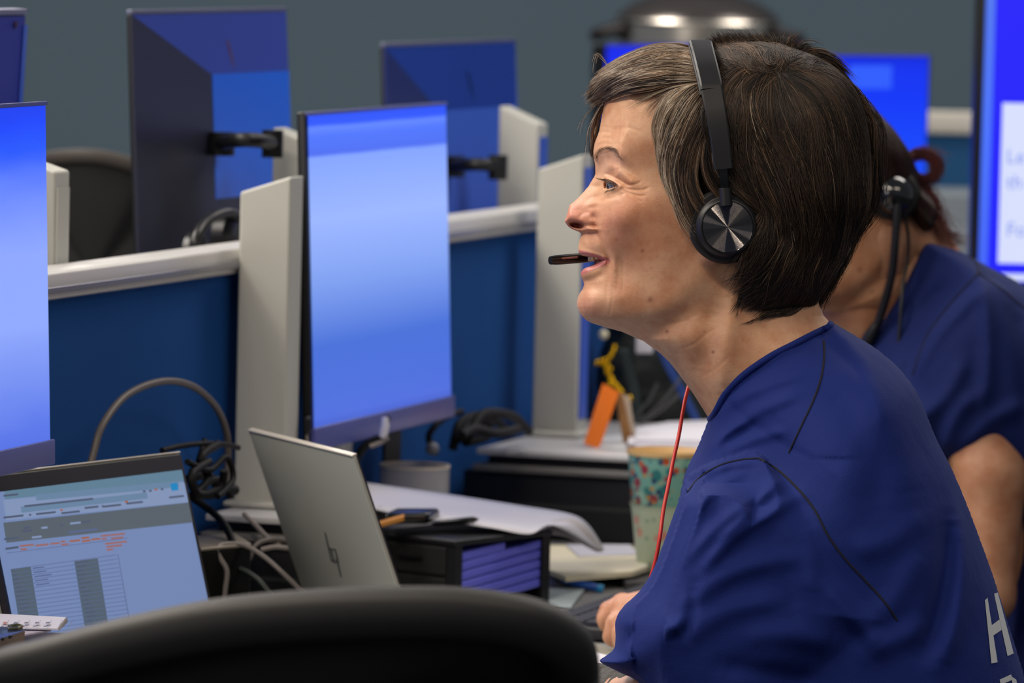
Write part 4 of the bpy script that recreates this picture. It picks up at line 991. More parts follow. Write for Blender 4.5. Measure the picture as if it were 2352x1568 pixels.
S1 = [[(1600, 112), (1560, 101), (1500, 106), (1440, 128), (1385, 160)], [(1606, 122), (1560, 110), (1500, 116), (1430, 140), (1366, 178)], [(1610, 140), (1550, 126), (1480, 138), (1410, 164), (1358, 196)],
      [(1612, 160), (1548, 150), (1470, 160), (1400, 184), (1355, 214)], [(1616, 182), (1550, 172), (1470, 180), (1405, 198), (1358, 228)], [(1618, 196), (1560, 192), (1490, 194), (1420, 208), (1364, 238)]]
SH.append(sheet(S1, 5200, (2, 12), gfront, 4, wave=2.5, fly=2, cut=(.82, 1.01)))
SH.append(sheet(S1[3:], 900, (2, 8), gfront, 4, wave=3, fly=4, cut=(.85, 1.04)))
S2 = [[(1616, 192), (1570, 200), (1520, 208), (1450, 216), (1392, 230)], [(1618, 194), (1575, 206), (1535, 228), (1512, 275), (1506, 330)], [(1618, 196), (1570, 218), (1530, 270), (1512, 340), (1520, 410)], [(1620, 200), (1580, 240), (1542, 310), (1526, 390), (1548, 465)],
      [(1624, 206), (1590, 260), (1556, 335), (1540, 410), (1562, 500), (1592, 552)], [(1628, 214), (1604, 280), (1574, 350), (1562, 420), (1580, 490), (1606, 540)], [(1632, 224), (1614, 300), (1590, 370), (1585, 430), (1612, 480), (1660, 500)]]
SH.append(sheet(S2[1:], 5600, (1, 9), gtemp, 4, wave=3, cut=(.80, 1.0)))
SH.append(sheet(S2[:2], 90, (0, 2), gtemp, 3, wave=2, cut=(.5, .95), rad=.00012))
S2b = [[(1634, 214), (1622, 290), (1612, 360), (1630, 430), (1680, 470), (1720, 490)], [(1640, 230), (1640, 320), (1640, 390), (1680, 440), (1740, 480), (1775, 530)], [(1650, 240), (1668, 320), (1680, 390), (1720, 440), (1770, 490), (1800, 560)]]
SH.append(sheet(S2b, 2300, (4, 14), .10, 5, wave=4))
S3 = [[(1764, 164), (1705, 178), (1670, 220), (1664, 300), (1690, 380), (1720, 440)], [(1766, 166), (1715, 195), (1690, 260), (1700, 350), (1740, 430), (1775, 500)], [(1769, 168), (1738, 220), (1735, 310), (1765, 410), (1795, 500), (1800, 590)], [(1772, 170), (1765, 250), (1780, 350), (1815, 450), (1830, 550), (1800, 650)],
      [(1775, 170), (1795, 250), (1825, 360), (1858, 460), (1860, 570), (1810, 690)], [(1778, 170), (1830, 235), (1872, 340), (1900, 450), (1895, 560), (1840, 700)], [(1781, 168), (1865, 220), (1918, 320), (1945, 430), (1930, 550), (1875, 690)], [(1784, 166), (1895, 200), (1955, 290), (1978, 400), (1965, 520), (1920, 625)], [(1786, 162), (1900, 165), (1970, 240), (1995, 345), (1998, 440), (1968, 540)]]
SH.append(sheet(S3, 14000, (1, 24), gback, 10, wave=10, cut=(.66, 1.02), clump=60, fly=6, spread=.13, rj=9))
SH.append(sheet(S3[1:], 4600, (10, 28), gback, 14, wave=14, cut=(.42, .80), start=(.05, .45), clump=34, fly=10, spread=.10, root=.1))
S3b = [[(1766, 160), (1735, 166), (1700, 172), (1670, 178), (1650, 200)], [(1768, 166), (1720, 180), (1685, 215), (1668, 270), (1666, 330)]]
SH.append(sheet(S3b, 1100, (4, 16), .04, 9, wave=8, rj=10, clump=30))
S4 = [[(1768, 172), (1722, 176), (1680, 156), (1652, 130), (1636, 104)], [(1772, 168), (1735, 160), (1698, 132), (1665, 108), (1646, 92)], [(1778, 166), (1760, 146), (1735, 118), (1705, 100), (1688, 90)], [(1782, 165), (1784, 140), (1775, 115), (1762, 98), (1752, 88)], [(1786, 164), (1806, 138), (1815, 118), (1825, 104), (1838, 98)], [(1788, 164), (1840, 134), (1885, 128), (1925, 148), (1958, 190)]]
SH.append(sheet(S4, 7000, (3, 18), .04, 11, wave=9, fly=9, cut=(.72, 1.10), clump=40, rj=12, spread=.16))
S6 = [[(1750, 460), (1745, 530), (1728, 590), (1712, 620), (1694, 650)], [(1790, 470), (1785, 560), (1760, 620), (1735, 665), (1700, 688)], [(1835, 480), (1826, 580), (1805, 640), (1775, 690), (1735, 705)], [(1880, 480), (1874, 580), (1855, 640), (1830, 690), (1790, 712)], [(1925, 460), (1914, 560), (1900, 620), (1880, 670), (1850, 714)], [(1965, 430), (1952, 520), (1935, 580), (1915, 620), (1888, 668)]]
SH.append(sheet(S6, 4200, (4, 18), .05, 9, wave=8, fly=12, cut=(.65, 1.1), clump=14, root=0, start=(0, .2)))
S6b = [[(1715, 610), (1700, 650), (1690, 690), (1680, 730)], [(1790, 680), (1750, 715), (1715, 735), (1690, 745)], [(1860, 690), (1820, 720), (1780, 728), (1745, 735)]]
neckz = lambda x, y, l: bilin(HW, hx, hy, x, y)+1.5
SH.append(sheet(S6b, 170, (0, 2), .05, 5, wave=3, fly=4, cut=(.5, 1.0), rad=.00012, zfun=neckz))
# loose hairs
S8 = [[(1400, 160), (1370, 120), (1357, 150), (1356, 180)], [(1368, 240), (1345, 262), (1330, 290), (1322, 318)], [(1372, 244), (1352, 290), (1350, 330), (1352, 372)], [(1740, 104), (1742, 90), (1748, 76), (1756, 64)], [(1800, 118), (1830, 100), (1860, 92), (1900, 108)], [(1776, 160), (1830, 130), (1850, 200), (1828, 300)]]
for g in range(len(S8)-1):
    SH.append(sheet([S8[g], [(x+6, y+3) for x, y in S8[g]]], 7, (0, 6), .5, 5, wave=3, fly=8, rad=.00010, cut=(.6, 1.0), zfun=lambda x, y, l: np.maximum(bilin(HULLW, hx, hy, x, y)*.4, 0)))
# the lock hanging at the far temple
S7 = [[(1392, 228), (1368, 262), (1360, 310), (1357, 352)], [(1400, 232), (1378, 266), (1368, 316), (1364, 366)]]
SH.append(sheet(S7, 700, (0, 6), .15, 3, wave=2, side=-1, zfun=lambda x, y, l: 66+0*x))
# far side of the head
for gds, n_ in ((S3, 4200), (S2[1:], 1500), (S1, 1500), (S4, 900), (S2b, 700)):
    SH.append(sheet(gds, n_, (3, 16), .2, 7, side=-1, rad=.00035, K=10))
SS = {}
for w_, r_, c_ in SH: SS.setdefault(w_.shape[1], []).append((w_, r_, c_))
for k_, L in SS.items():
    strands_obj('strand', np.concatenate([a[0] for a in L]), np.concatenate([a[1] for a in L]), np.concatenate([a[2] for a in L]), HAIR_M, hair1)
# eyebrow and lashes
def short_hairs(name, items, m, K=6, rad=.00012, jit=1.2, n=14, spread=3):
    W_ = []; C_ = []; R_ = []
    for (p0, p1, bend) in items:
        for _ in range(n):
            a = np.array(p0, float)+rng.normal(0, spread, 3)*[1, .6, 0]; b_ = a+(np.array(p1, float)-np.array(p0, float))*rng.uniform(.7, 1.15)+rng.normal(0, jit, 3)
            t = np.linspace(0, 1, K)[:, None]; q = a+(b_-a)*t+np.array(bend, float)*4*t*(1-t)
            W_.append(H1.W(q)); C_.append(BROWN[rng.integers(1, 5)]*(1.6 if name == 'eyebrow' else .8)); R_.append(rad*np.linspace(1, .3, K))
    return strands_obj(name, np.array(W_), np.array(R_), np.array(C_), m, person1)
BRW = crom([(1369, 372), (1372, 358), (1382, 348), (1398, 345), (1410, 350), (1420, 362), (1432, 376), (1442, 388)], 5)
it = []
for i in range(len(BRW)-10):
    a = BRW[i]; b = BRW[i+1]; t = (b-a)/np.hypot(*(b-a)); za = float(bilin(HW, hx, hy, a[0], a[1])); e = a+t*13; zb = float(bilin(HW, hx, hy, e[0], e[1]))
    it.append(((a[0], a[1], za+.5), (e[0], e[1]-1, zb+1.2), (0, -1, 1)))
short_hairs('eyebrow', it, HAIR_M, rad=.00007, n=11, spread=4.0)
it = []
for t in np.linspace(0, 1, 22):
    x0 = 1386+t*28; y0 = 413+t*t*13; z0 = float(bilin(HW, hx, hy, x0+2, y0-3))+1
    it.append(((x0, y0, z0), (x0-21+t*10, y0-4+t*14, z0+11), (0, 3, 4)))
short_hairs('upper_lash', it, HAIR_M, rad=.00010, n=3, spread=.8)
it = []
for t in np.linspace(0, 1, 14):
    x0 = 1392+t*22; y0 = 440-t*6; z0 = float(bilin(HW, hx, hy, x0, y0+3))+1
    it.append(((x0, y0, z0), (x0-6, y0+7, z0+4), (-1, 1, 2)))
short_hairs('lower_lash', it, HAIR_M, rad=.00009, n=3, spread=.8)

# ---------------------------------------------------------------- headset of the woman in the middle
BLK = mat('black_satin_plastic', (24, 24, 27), .45, spec=.4); BLK2 = mat('black_soft_leather', (14, 14, 16), .6); BLKG = mat('black_gloss', (10, 11, 12), .2)
hs = empty('headset', H1.W([(1668, 300, 0)])[0], 'black over-ear headset with round metal disc cup and red cord, worn by smiling person', 'headset')
def ribbon(path, width, thick, m, name, parent, Wd=None, bev=.25):
    """path: frame points; width vector field = +x-ish; closed rounded-rectangle section"""
    p = crom(path, 8); k = len(p); T = np.gradient(p, axis=0); T /= np.linalg.norm(T, axis=1)[:, None]
    ws = np.interp(np.linspace(0, 1, k), np.linspace(0, 1, len(width)), width)
    sec = [(-.5, -.5+bev), (-.5+bev*thick/40, -.5), (.5-bev*thick/40, -.5), (.5, -.5+bev), (.5, .5-bev), (.5-bev*thick/40, .5), (-.5+bev*thick/40, .5), (-.5, .5-bev)]
    V = []; F = []
    for i in range(k):
        a = np.array([1.0, 0, 0]) if Wd is None else np.array(Wd, float); a = a-T[i]*(a@T[i]); a /= np.linalg.norm(a); nrm = np.cross(T[i], a)
        for (u, v) in sec: V.append(p[i]+a*u*ws[i]+nrm*v*thick)
    n = 8
    for i in range(k-1):
        for j in range(n): F.append((i*n+j, i*n+(j+1) % n, (i+1)*n+(j+1) % n, (i+1)*n+j))
    F.append(tuple(range(n))); F.append(tuple((k-1)*n+j for j in range(n-1, -1, -1)))
    V = H1.W(np.array(V)); o = obj(name, V, F, m, parent, True)
    bm = bmesh.new(); bm.from_mesh(o.data); bmesh.ops.recalc_face_normals(bm, faces=bm.faces); bm.to_mesh(o.data); bm.free()
    o.data.set_sharp_from_angle(angle=radians(35)); return o
def arc(side, pts): return [(x, y, z*side) for x, y, z in pts]
top_half = [(1609, 98, 0), (1610, 102, 60), (1614, 117, 120), (1622, 148, 178), (1632, 190, 220), (1634, 206, 230)]
low_half = [(1634, 206, 231), (1643, 254, 250), (1652, 310, 259), (1661, 388, 262)]
full = [H1.fx([p])[0] for p in (arc(-1, top_half[::-1])+top_half[1:])]
ribbon(full, [50, 51, 54, 51, 50], 13, BLK, 'headband', hs)
cus = [(x-3, y+11, z*.95) for x, y, z in full]
ribbon(cus, [46, 48, 50, 48, 46], 11, BLK2, 'headband_cushion', hs)
for sd in (1, -1):
    lo = [H1.fx([p])[0] for p in arc(sd, low_half)]
    lo = [(p[0]+(.6 if sd > 0 else 0), p[1], p[2]) for p in lo]
    ribbon(lo, [50, 46, 42], 12, BLK, 'headband_arm', hs)
    ribbon([H1.fx([p])[0] for p in arc(sd, [(1661, 384, 260), (1662, 410, 257), (1665, 442, 252)])], [19, 19], 7, BLKG, 'slider', hs, bev=.1)
    mb = MB(); a = H1.W(H1.fx([(1665, 432, 252*sd)]))[0]; b = H1.W(H1.fx([(1668, 474, 254*sd)]))[0]; mb.tube([a, a*.97+b*.03, b*.97+a*.03, b], [13.0/2810, 14.3/2810, 14.3/2810, 13.0/2810], 24)
    mb.build('yoke', BLK, hs, True)
    ax = -Fv*sd+Rv*.06-Uv*.08; ax /= np.linalg.norm(ax); s_ = 1/2810.
    c0 = H1.W(H1.fx([(1667, 517, 196*sd)]))[0]
    mb = MB(); mb.lathe(c0, ax, [(60*s_, 0), (78*s_, 0), (85*s_, 6*s_), (87*s_, 14*s_), (85*s_, 24*s_), (79*s_, 30*s_), (60*s_, 31*s_)], 72); cush = mb.build('ear_cushion', BLK2, hs, True)
    c1 = H1.W(H1.fx([(1669, 520, 226*sd)]))[0]
    mb = MB(); mb.lathe(c1, ax, [(70*s_, 0), (71*s_, 3*s_), (70*s_, 9*s_), (67*s_, 11*s_), (63*s_, 24*s_), (60*s_, 26*s_), (58.5*s_, 26*s_), (58*s_, 22*s_), (10*s_, 22*s_)], 72); cup = mb.build('ear_cup', BLK, hs, True)
    # spun metal disc
    c2 = c1+ax*25*s_; ux = np.cross(ax, Uv); ux /= np.linalg.norm(ux); uy = np.cross(ax, ux)
    mb = MB(); mb.lathe(c2, ax, [(57*s_, -3*s_), (57*s_, 0), (55.5*s_, 1.2*s_), (30*s_, .9*s_), (1.2*s_, .9*s_)], 96, ux=ux)
    disc_m = bpy.data.materials.new('spun_metal'); disc_m.use_nodes = True; nt = disc_m.node_tree; b_ = nt.nodes['Principled BSDF']
    b_.inputs['Metallic'].default_value = 1; b_.inputs['Base Color'].default_value = (.13, .12, .12, 1); b_.inputs['Roughness'].default_value = .10
    dsk = mb.build('metal_disc', disc_m, cup, True); lc = c2-np.array(parent_origin(cup))
    def vm(op, a, b=None):
        n = nt.nodes.new('ShaderNodeVectorMath'); n.operation = op
        for k_, x in enumerate((a, b)):
            if x is None: continue
            if hasattr(x, 'is_output'): nt.links.new(x, n.inputs[k_])
            else: n.inputs[k_].default_value = tuple(float(t) for t in x)
        return n
    tc = nt.nodes.new('ShaderNodeTexCoord'); d0 = vm('SUBTRACT', tc.outputs['Object'], lc).outputs[0]
    pr = vm('PROJECT', d0, ax).outputs[0]; rd = vm('SUBTRACT', d0, pr).outputs[0]; ln = vm('LENGTH', rd).outputs['Value']; rn = vm('NORMALIZE', rd).outputs[0]
    m1_ = nt.nodes.new('ShaderNodeMath'); m1_.operation = 'MULTIPLY'; m1_.inputs[1].default_value = 2*pi/.00031; nt.links.new(ln, m1_.inputs[0])
    m2_ = nt.nodes.new('ShaderNodeMath'); m2_.operation = 'SINE'; nt.links.new(m1_.outputs[0], m2_.inputs[0])
    m3_ = nt.nodes.new('ShaderNodeMath'); m3_.operation = 'MULTIPLY'; m3_.inputs[1].default_value = .85; nt.links.new(m2_.outputs[0], m3_.inputs[0])
    sc2_ = nt.nodes.new('ShaderNodeVectorMath'); sc2_.operation = 'SCALE'; nt.links.new(rn, sc2_.inputs[0]); nt.links.new(m3_.outputs[0], sc2_.inputs['Scale'])
    ad = vm('ADD', sc2_.outputs[0], ax).outputs[0]; nn_ = vm('NORMALIZE', ad).outputs[0]; nt.links.new(nn_, b_.inputs['Normal'])
# boom microphone on the far side, its capsule in front of the lips
sl = mat('copper_mesh_slot', (150, 92, 84), .4, metal=.3)
mb = MB(); s_ = 1/2810.
a = H1.W([(1264, 598, -6)])[0]; b = H1.W([(1366, 589, -70)])[0]
t = np.linspace(0, 1, 10); pts = [a+(b-a)*k_ for k_ in t]
mb.tube(pts, [9.5*s_, 11.2*s_, 11.5*s_, 11.5*s_, 11.5*s_, 11.5*s_, 11.5*s_, 11.5*s_, 11*s_, 9*s_], 20)
mic = mb.build('microphone', BLKG, hs, True)
mb = MB(); q0 = H1.W([(1291, 593.6, 3.6)])[0]; q1 = H1.W([(1328, 590.4, -20)])[0]; mb.tube([q0, q0+(q1-q0)*.05, q1*.95+q0*.05, q1], [1*s_, 2.0*s_, 2.0*s_, 1*s_], 10); mb.build('slot', sl, mic, True)
mb = MB(); mb.tube(H1.W(crom([(1362, 589, -70), (1400, 585, -120), (1470, 566, -205), (1570, 545, -250), (1660, 525, -262)], 6)), 4.5*s_, 10); mb.build('boom_arm', BLK, hs, True)
RED = mat('red_cord', (200, 42, 28), .42)
mb = MB(); cp = [(1680, 590, -262), (1650, 700, -262), (1600, 830, -210), (1578, 900, -150), (1568, 948, -120), (1559, 1000, -95), (1547, 1054, -70), (1537, 1105, -40), (1524, 1170, -10), (1516, 1230, 20), (1507, 1280, 30), (1494, 1328, 34), (1475, 1380, 20), (1440, 1440, -60), (1400, 1560, -200)]
mb.tube(H1.W(crom(H1.fx(cp), 8)), 4.6*s_, 10); mb.build('cord', RED, hs, True)
# ---------------------------------------------------------------- clothes of the woman in the middle
def cloth_mat(name, col, sheen=.25):
    m = mat(name, col, .82, spec=.22, sheen=sheen)
    nt = m.node_tree; b = nt.nodes['Principled BSDF']; b.inputs['Sheen Tint'].default_value = (.30, .36, .9, 1); b.inputs['Sheen Roughness'].default_value = .45
    tc = nt.nodes.new('ShaderNodeTexCoord'); n = nt.nodes.new('ShaderNodeTexNoise'); n.inputs['Scale'].default_value = 900; n.inputs['Detail'].default_value = 2
    n3 = nt.nodes.new('ShaderNodeTexNoise'); n3.inputs['Scale'].default_value = 16; n3.inputs['Detail'].default_value = 3
    nt.links.new(tc.outputs['Object'], n.inputs['Vector']); nt.links.new(tc.outputs['Object'], n3.inputs['Vector'])
    bp = nt.nodes.new('ShaderNodeBump'); bp.inputs['Strength'].default_value = .4; bp.inputs['Distance'].default_value = .0006
    bp2 = nt.nodes.new('ShaderNodeBump'); bp2.inputs['Strength'].default_value = .5; bp2.inputs['Distance'].default_value = .006
    nt.links.new(n.outputs['Fac'], bp.inputs['Height']); nt.links.new(n3.outputs['Fac'], bp2.inputs['Height']); nt.links.new(bp2.outputs['Normal'], bp.inputs['Normal']); nt.links.new(bp.outputs['Normal'], b.inputs['Normal'])
    return m
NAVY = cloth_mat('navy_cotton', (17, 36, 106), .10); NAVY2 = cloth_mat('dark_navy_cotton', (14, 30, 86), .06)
STITCH = mat('navy_stitching', (10, 12, 36), .9)

sx = np.arange(1340, 2560, 5.0); sy_ = np.arange(700, 2480, 5.0)
def F1(pts, z=0): return [tuple(H1.fx([(x, y, z)])[0][:2]) for x, y in pts]
TORSO = crom([(1858, 768), (1880, 762), (1906, 742), (1930, 752), (1958, 768), (2010, 800), (2060, 843), (2098, 890), (2124, 945), (2148, 1005), (2186, 1080), (2218, 1155), (2248, 1235), (2278, 1318), (2304, 1400), (2332, 1490), (2352, 1560), (2385, 1700), (2430, 1950), (2470, 2250), (2470, 2420), (1760, 2420), (1650, 2200), (1560, 1900), (1500, 1650), (1478, 1450), (1500, 1330), (1530, 1235), (1552, 1175), (1566, 1115), (1582, 1070), (1602, 1030), (1620, 985), (1632, 955), (1650, 915), (1680, 878), (1720, 843), (1775, 808), (1830, 783)], 5, True)
SX, SY2 = np.meshgrid(sx, sy_, indexing='ij'); SX = SX.astype(np.float32); SY2 = SY2.astype(np.float32)
st = sdf2(SX, SY2, TORSO)
# half-thickness of the torso: narrow at the collar, wide at the shoulders
COL = np.array([(1632, 958), (1660, 905), (1700, 862), (1760, 820), (1820, 788), (1858, 768), (1906, 742)], float)
dcol = seg_dist(SX, SY2, COL, False)
hwc = np.maximum(bilin(HW, hx, hy, SX.ravel(), SY2.ravel()).reshape(SX.shape), 0)*np.clip((1060-SY2)/20, 0, 1)
lim = np.maximum(hwc+9, 118)+dcol*1.15; lim = smin(lim, np.full(SX.shape, 470, dtype=np.float32), 120)
sc_ = np.clip(st, 0, 330); w_t = 470*np.sqrt(np.clip(1-(1-sc_/330)**2, 0, 1))
w_t = smin(w_t, lim, 30); 
# far edge of the collar opening lifts off the neck
Afr = [(1800, 1150, 330), (1700, 1330, 345), (1590, 1480, 340), (1480, 1560, 325)]
ARM = crom(F1([(1742, 1040), (1690, 1050), (1640, 1066), (1600, 1090), (1575, 1125), (1553, 1175), (1532, 1235), (1502, 1312), (1470, 1362), (1434, 1396), (1416, 1428), (1416, 1470), (1411, 1496), (1388, 1514), (1380, 1524), (1420, 1546), (1470, 1572), (1520, 1640), (1600, 1700), (1700, 1700), (1800, 1640), (1960, 1500), (2052, 1440), (2062, 1420), (2030, 1385), (1980, 1330), (1935, 1275), (1900, 1225), (1872, 1172), (1820, 1118), (1780, 1080)], 380), 5, True)
sa = sdf2(SX, SY2, ARM)
sac = np.clip(sa, 0, 150); w_a = 175*np.sqrt(np.clip(1-(1-sac/150)**2, 0, 1))
ramp = np.clip((SY2-1040)/420, 0, 1)
zf_a = np.where(sa > 0, 300+w_a+30*np.sin(ramp*1.5), -1e3)
w_t = np.where((st > 0) & (dcol < 90), np.maximum(w_t, (hwc+7)*np.clip(st/4, 0, 1)*np.clip((90-dcol)/50, 0, 1)), w_t)
body = np.where(st > 0, w_t, 0)
# shoulder blends into the sleeve, the hanging part of the sleeve stands free of the chest
up = np.clip(1-(SY2-1150)/260, 0, 1)
zf = np.where(sa > 0, smax(body, np.minimum(zf_a, body+60+(1-up)*260+500*np.clip(1-st/150, 0, 1)*np.clip((SY2-1100)/60, 0, 1)), 40), body)
# folds
def fold(pts, amp, sig, z=380): return stroke(SX, SY2, F1(pts, z), amp, sig, 5)
fd = np.zeros(SX.shape, dtype=np.float32)
for pts, am, sg in (
    ([(1600, 1320), (1660, 1245), (1740, 1185), (1850, 1130)], 12, 12), ([(1560, 1300), (1640, 1210), (1720, 1150), (1790, 1112)], 10, 11), ([(1640, 1240), (1720, 1170), (1785, 1100)], 8, 8),
    ([(1500, 1330), (1570, 1240), (1600, 1170), (1630, 1110)], 11, 11), ([(1570, 1140), (1610, 1095), (1680, 1070), (1740, 1062)], 9, 8), ([(1580, 1200), (1620, 1140), (1670, 1105), (1720, 1085)], 7, 9),
    ([(1530, 1420), (1640, 1330), (1740, 1290), (1850, 1275)], 9, 16), ([(1560, 1470), (1660, 1400), (1800, 1370)], 8, 18), ([(1480, 1380), (1520, 1420), (1560, 1440)], 10, 12),
    ([(1430, 1500), (1480, 1480), (1530, 1440), (1600, 1400)], 11, 12), ([(1440, 1440), (1480, 1500), (1500, 1550)], -9, 9), ([(1590, 1330), (1585, 1400), (1560, 1460)], -8, 10),
    ([(1640, 1030), (1700, 975), (1780, 930), (1850, 900)], 9, 11), ([(1620, 1060), (1660, 1010), (1740, 960)], 8, 8), ([(1650, 960), (1700, 920), (1790, 880), (1860, 860)], 6, 9), ([(1660, 1046), (1740, 1010), (1810, 990)], 8, 9), ([(1612, 1020), (1640, 985), (1665, 955)], -7, 6),
    ([(1900, 880), (1960, 960), (2000, 1080), (2010, 1200)], -8, 26), ([(1930, 830), (2030, 920), (2080, 1040), (2100, 1180)], 12, 32), ([(2190, 1180), (2180, 1300), (2150, 1420), (2110, 1500)], -26, 18), ([(2210, 1160), (2215, 1290), (2195, 1420), (2150, 1540)], 16, 18),
    ([(1960, 1260), (2040, 1240), (2140, 1180)], 9, 22), ([(2000, 1420), (2060, 1360), (2120, 1260)], 9, 22), ([(1840, 1200), (1860, 1280), (1850, 1360)], 7, 18), ([(1880, 1330), (1960, 1420), (2020, 1480)], 8, 14),
    ([(1700, 1460), (1800, 1450), (1920, 1480)], 8, 20), ([(1750, 1200), (1800, 1300), (1830, 1400)], -7, 22), ([(1980, 1500), (2060, 1460), (2140, 1440)], 10, 20), ([(1640, 1520), (1760, 1540), (1880, 1560)], -8, 18)):
    fd += fold(pts, am, sg)
zf = np.maximum(zf+fd*np.clip(st/40, 0, 1)*1.55, 0)
zb = -np.where(st > 0, w_t, 0)                                        # far side
def box_blur(A, n):
    for ax_ in (0, 1):
        p_ = [(0, 0), (0, 0)]; p_[ax_] = (n, n); B = np.pad(A, p_, 'edge'); o_ = np.zeros_like(A)
        for i in range(2*n+1): o_ += B[i:i+A.shape[0], :] if ax_ == 0 else B[:, i:i+A.shape[1]]
        A = o_/(2*n+1)
    return A
allw = np.maximum(st, np.where(sa > 0, sa, -1e3))
# where only the sleeve is, the body starts behind it
zb = np.where((st <= 0) & (sa > 0), 300-w_a*.9, zb)
zf = np.where((st <= 0) & (sa > 0), np.minimum(zf_a, 300+w_a)+fd*1.4*np.clip(sa/30, 0, 1), zf)
zfm = box_blur(np.where((st > 0) | (sa > 0), zf, 0), 5)/np.maximum(box_blur(((st > 0) | (sa > 0)).astype(np.float32), 5), .01); m_ = (sa > 12) & (np.abs(st) < 34); zf = np.where(m_, zfm, zf)
c2 = (zf+zb)/2; h2 = (zf-zb)/2
sig_ = np.maximum(st, sa); qs = np.where(sig_ > 0, np.maximum(h2, 1)**2, sig_*60)
c2 = np.where(sig_ > 0, c2, np.where(sa > st, 300, 0))
sV, sQ = qsurf(qs.astype(np.float32), c2.astype(np.float32), sx, sy_, np.arange(-500, 640, 5.0))
sW = H1.W(sV); shirt = obj('shirt', sW, orient(sW, sQ), NAVY, person1, True); shirt['label'] = 'oversized navy cotton T-shirt with white lettering on the back'
def on_shirt(p, lift=2.0, n=6):
    p = crom(p, n); out = []
    for x, y in p:
        z = 300.0
        for _ in range(5): q = H1.fx([(x, y, z)])[0]; z = float(bilin(zf, sx, sy_, q[0], q[1]))
        out.append((q[0], q[1], z+lift))
    return np.array(out)
for pts in ([(1892, 782), (1893, 820), (1886, 868), (1868, 920), (1840, 980), (1812, 1040)], [(1742, 1052), (1790, 1082), (1836, 1126), (1872, 1172), (1902, 1230), (1940, 1282), (1990, 1336), (2030, 1380), (2060, 1424)],
            [(1742, 1052), (1700, 1056), (1650, 1070), (1606, 1098), (1580, 1130)], ):
    mb = MB(); mb.tube(H1.W(on_shirt(pts, .2)), .0010, 6); mb.build('seam', STITCH, shirt, True)
# collar band
cz = lambda x, y: max(float(bilin(HW, hx, hy, x, y)), float(bilin(zf, sx, sy_, x, y)))+3
half = [(x, y, cz(x+2, y+2)) for x, y in ((1640, 946), (1662, 904), (1702, 861), (1760, 820), (1820, 789), (1858, 770), (1884, 758), (1900, 750))]
cb = [(1632, 962, 0)]+half+[(1907, 744, 0)]+[(x, y, -z) for x, y, z in half[::-1]]
mb = MB(); mb.tube(H1.W(crom(cb, 6, True)), .0030, 10, cap=False); n_ = len(mb.v)//10
mb.f += [((n_-1)*10+j, (n_-1)*10+(j+1) % 10, (j+1) % 10, j) for j in range(10)]; mb.m += [0]*10
mb.build('collar', NAVY, shirt, True)
# printed letters on the back
WHT = mat('white_print', (205, 208, 212), .7)
def printed(quads, name):
    mb = MB()
    for (a, b, c, d) in quads:
        N_ = 8; G = []
        for i in range(N_+1):
            for j in range(3):
                u = i/N_; v = j/2; x = (a[0]*(1-v)+b[0]*v)*(1-u)+(d[0]*(1-v)+c[0]*v)*u; y = (a[1]*(1-v)+b[1]*v)*(1-u)+(d[1]*(1-v)+c[1]*v)*u
                G.append(on_shirt([(x, y), (x, y)], 3.5, 1)[0])
        W_ = H1.W(np.array(G)); mb.add(W_, [(i*3+j, i*3+j+1, (i+1)*3+j+1, (i+1)*3+j) for i in range(N_) for j in range(2)])
    mb.build(name, WHT, shirt)
printed([((2262, 1378), (2268, 1372), (2291, 1520), (2277, 1523)), ((2283, 1363), (2292, 1360), (2328, 1500), (2314, 1506)), ((2271, 1440), (2298, 1420), (2303, 1444), (2274, 1464))], 'printed_letter')
printed([((2296, 1560), (2322, 1548), (2326, 1560), (2298, 1572)), ((2294, 1570), (2304, 1566), (2312, 1620), (2300, 1622)), ((2322, 1552), (2334, 1560), (2342, 1600), (2332, 1604))], 'printed_letter')
# knitted cuff on the near forearm
KNIT = mat('grey_knit', (92, 90, 88), .95, bump=(260, .9, .003))
pA = P(1340, 1600, 4.615); pB = P(1560, 1650, 4.525)
mb = MB(); t = np.linspace(0, 1, 30); mb.tube([pA+(pB-pA)*k_ for k_ in t], [.0275+.015*k_+.0009*sin(i*2.6) for i, k_ in enumerate(t)], 28); mb.build('knitted_sleeve', KNIT, person1, True)
# trousers and shoes (below the frame)
TRO = mat('dark_denim', (28, 30, 40), .85)
hip = H1.W([(2080, 2330, 0)])[0]
tl = []
for sd in (.11, -.11):
    h_ = hip+np.array([0, -sd, 0.0]); k1 = h_+np.array([-.42, -sd*.4, .02]); f1 = np.array([k1[0]-.02, k1[1], .09])
    tl += [(h_*1000, k1*1000, 92, 66), (k1*1000, f1*1000, 62, 44)]
tl.append(((hip+np.array([0, .1, .02]))*1000, (hip+np.array([0, -.1, .02]))*1000, 120, 120)); tl = [(np.array(a), np.array(b), c, d) for a, b, c, d in tl]
v, q = caps_mesh(tl, 12.0, k=20); v = v/1000; obj('trousers', v, orient(v, q), TRO, person1, True)
for sd in (.11, -.11):
    k1 = hip+np.array([-.42, -sd*1.4, .02]); a = np.array([k1[0]+.03, k1[1], .045]); b = a+np.array([-.2, 0, -.005])
    v, q = caps_mesh([(a*1000, b*1000, 44, 34)], 8.0); v = v/1000; v[:, 2] = np.maximum(v[:, 2], .004); obj('shoe', v, orient(v, q), BLK, person1, True)
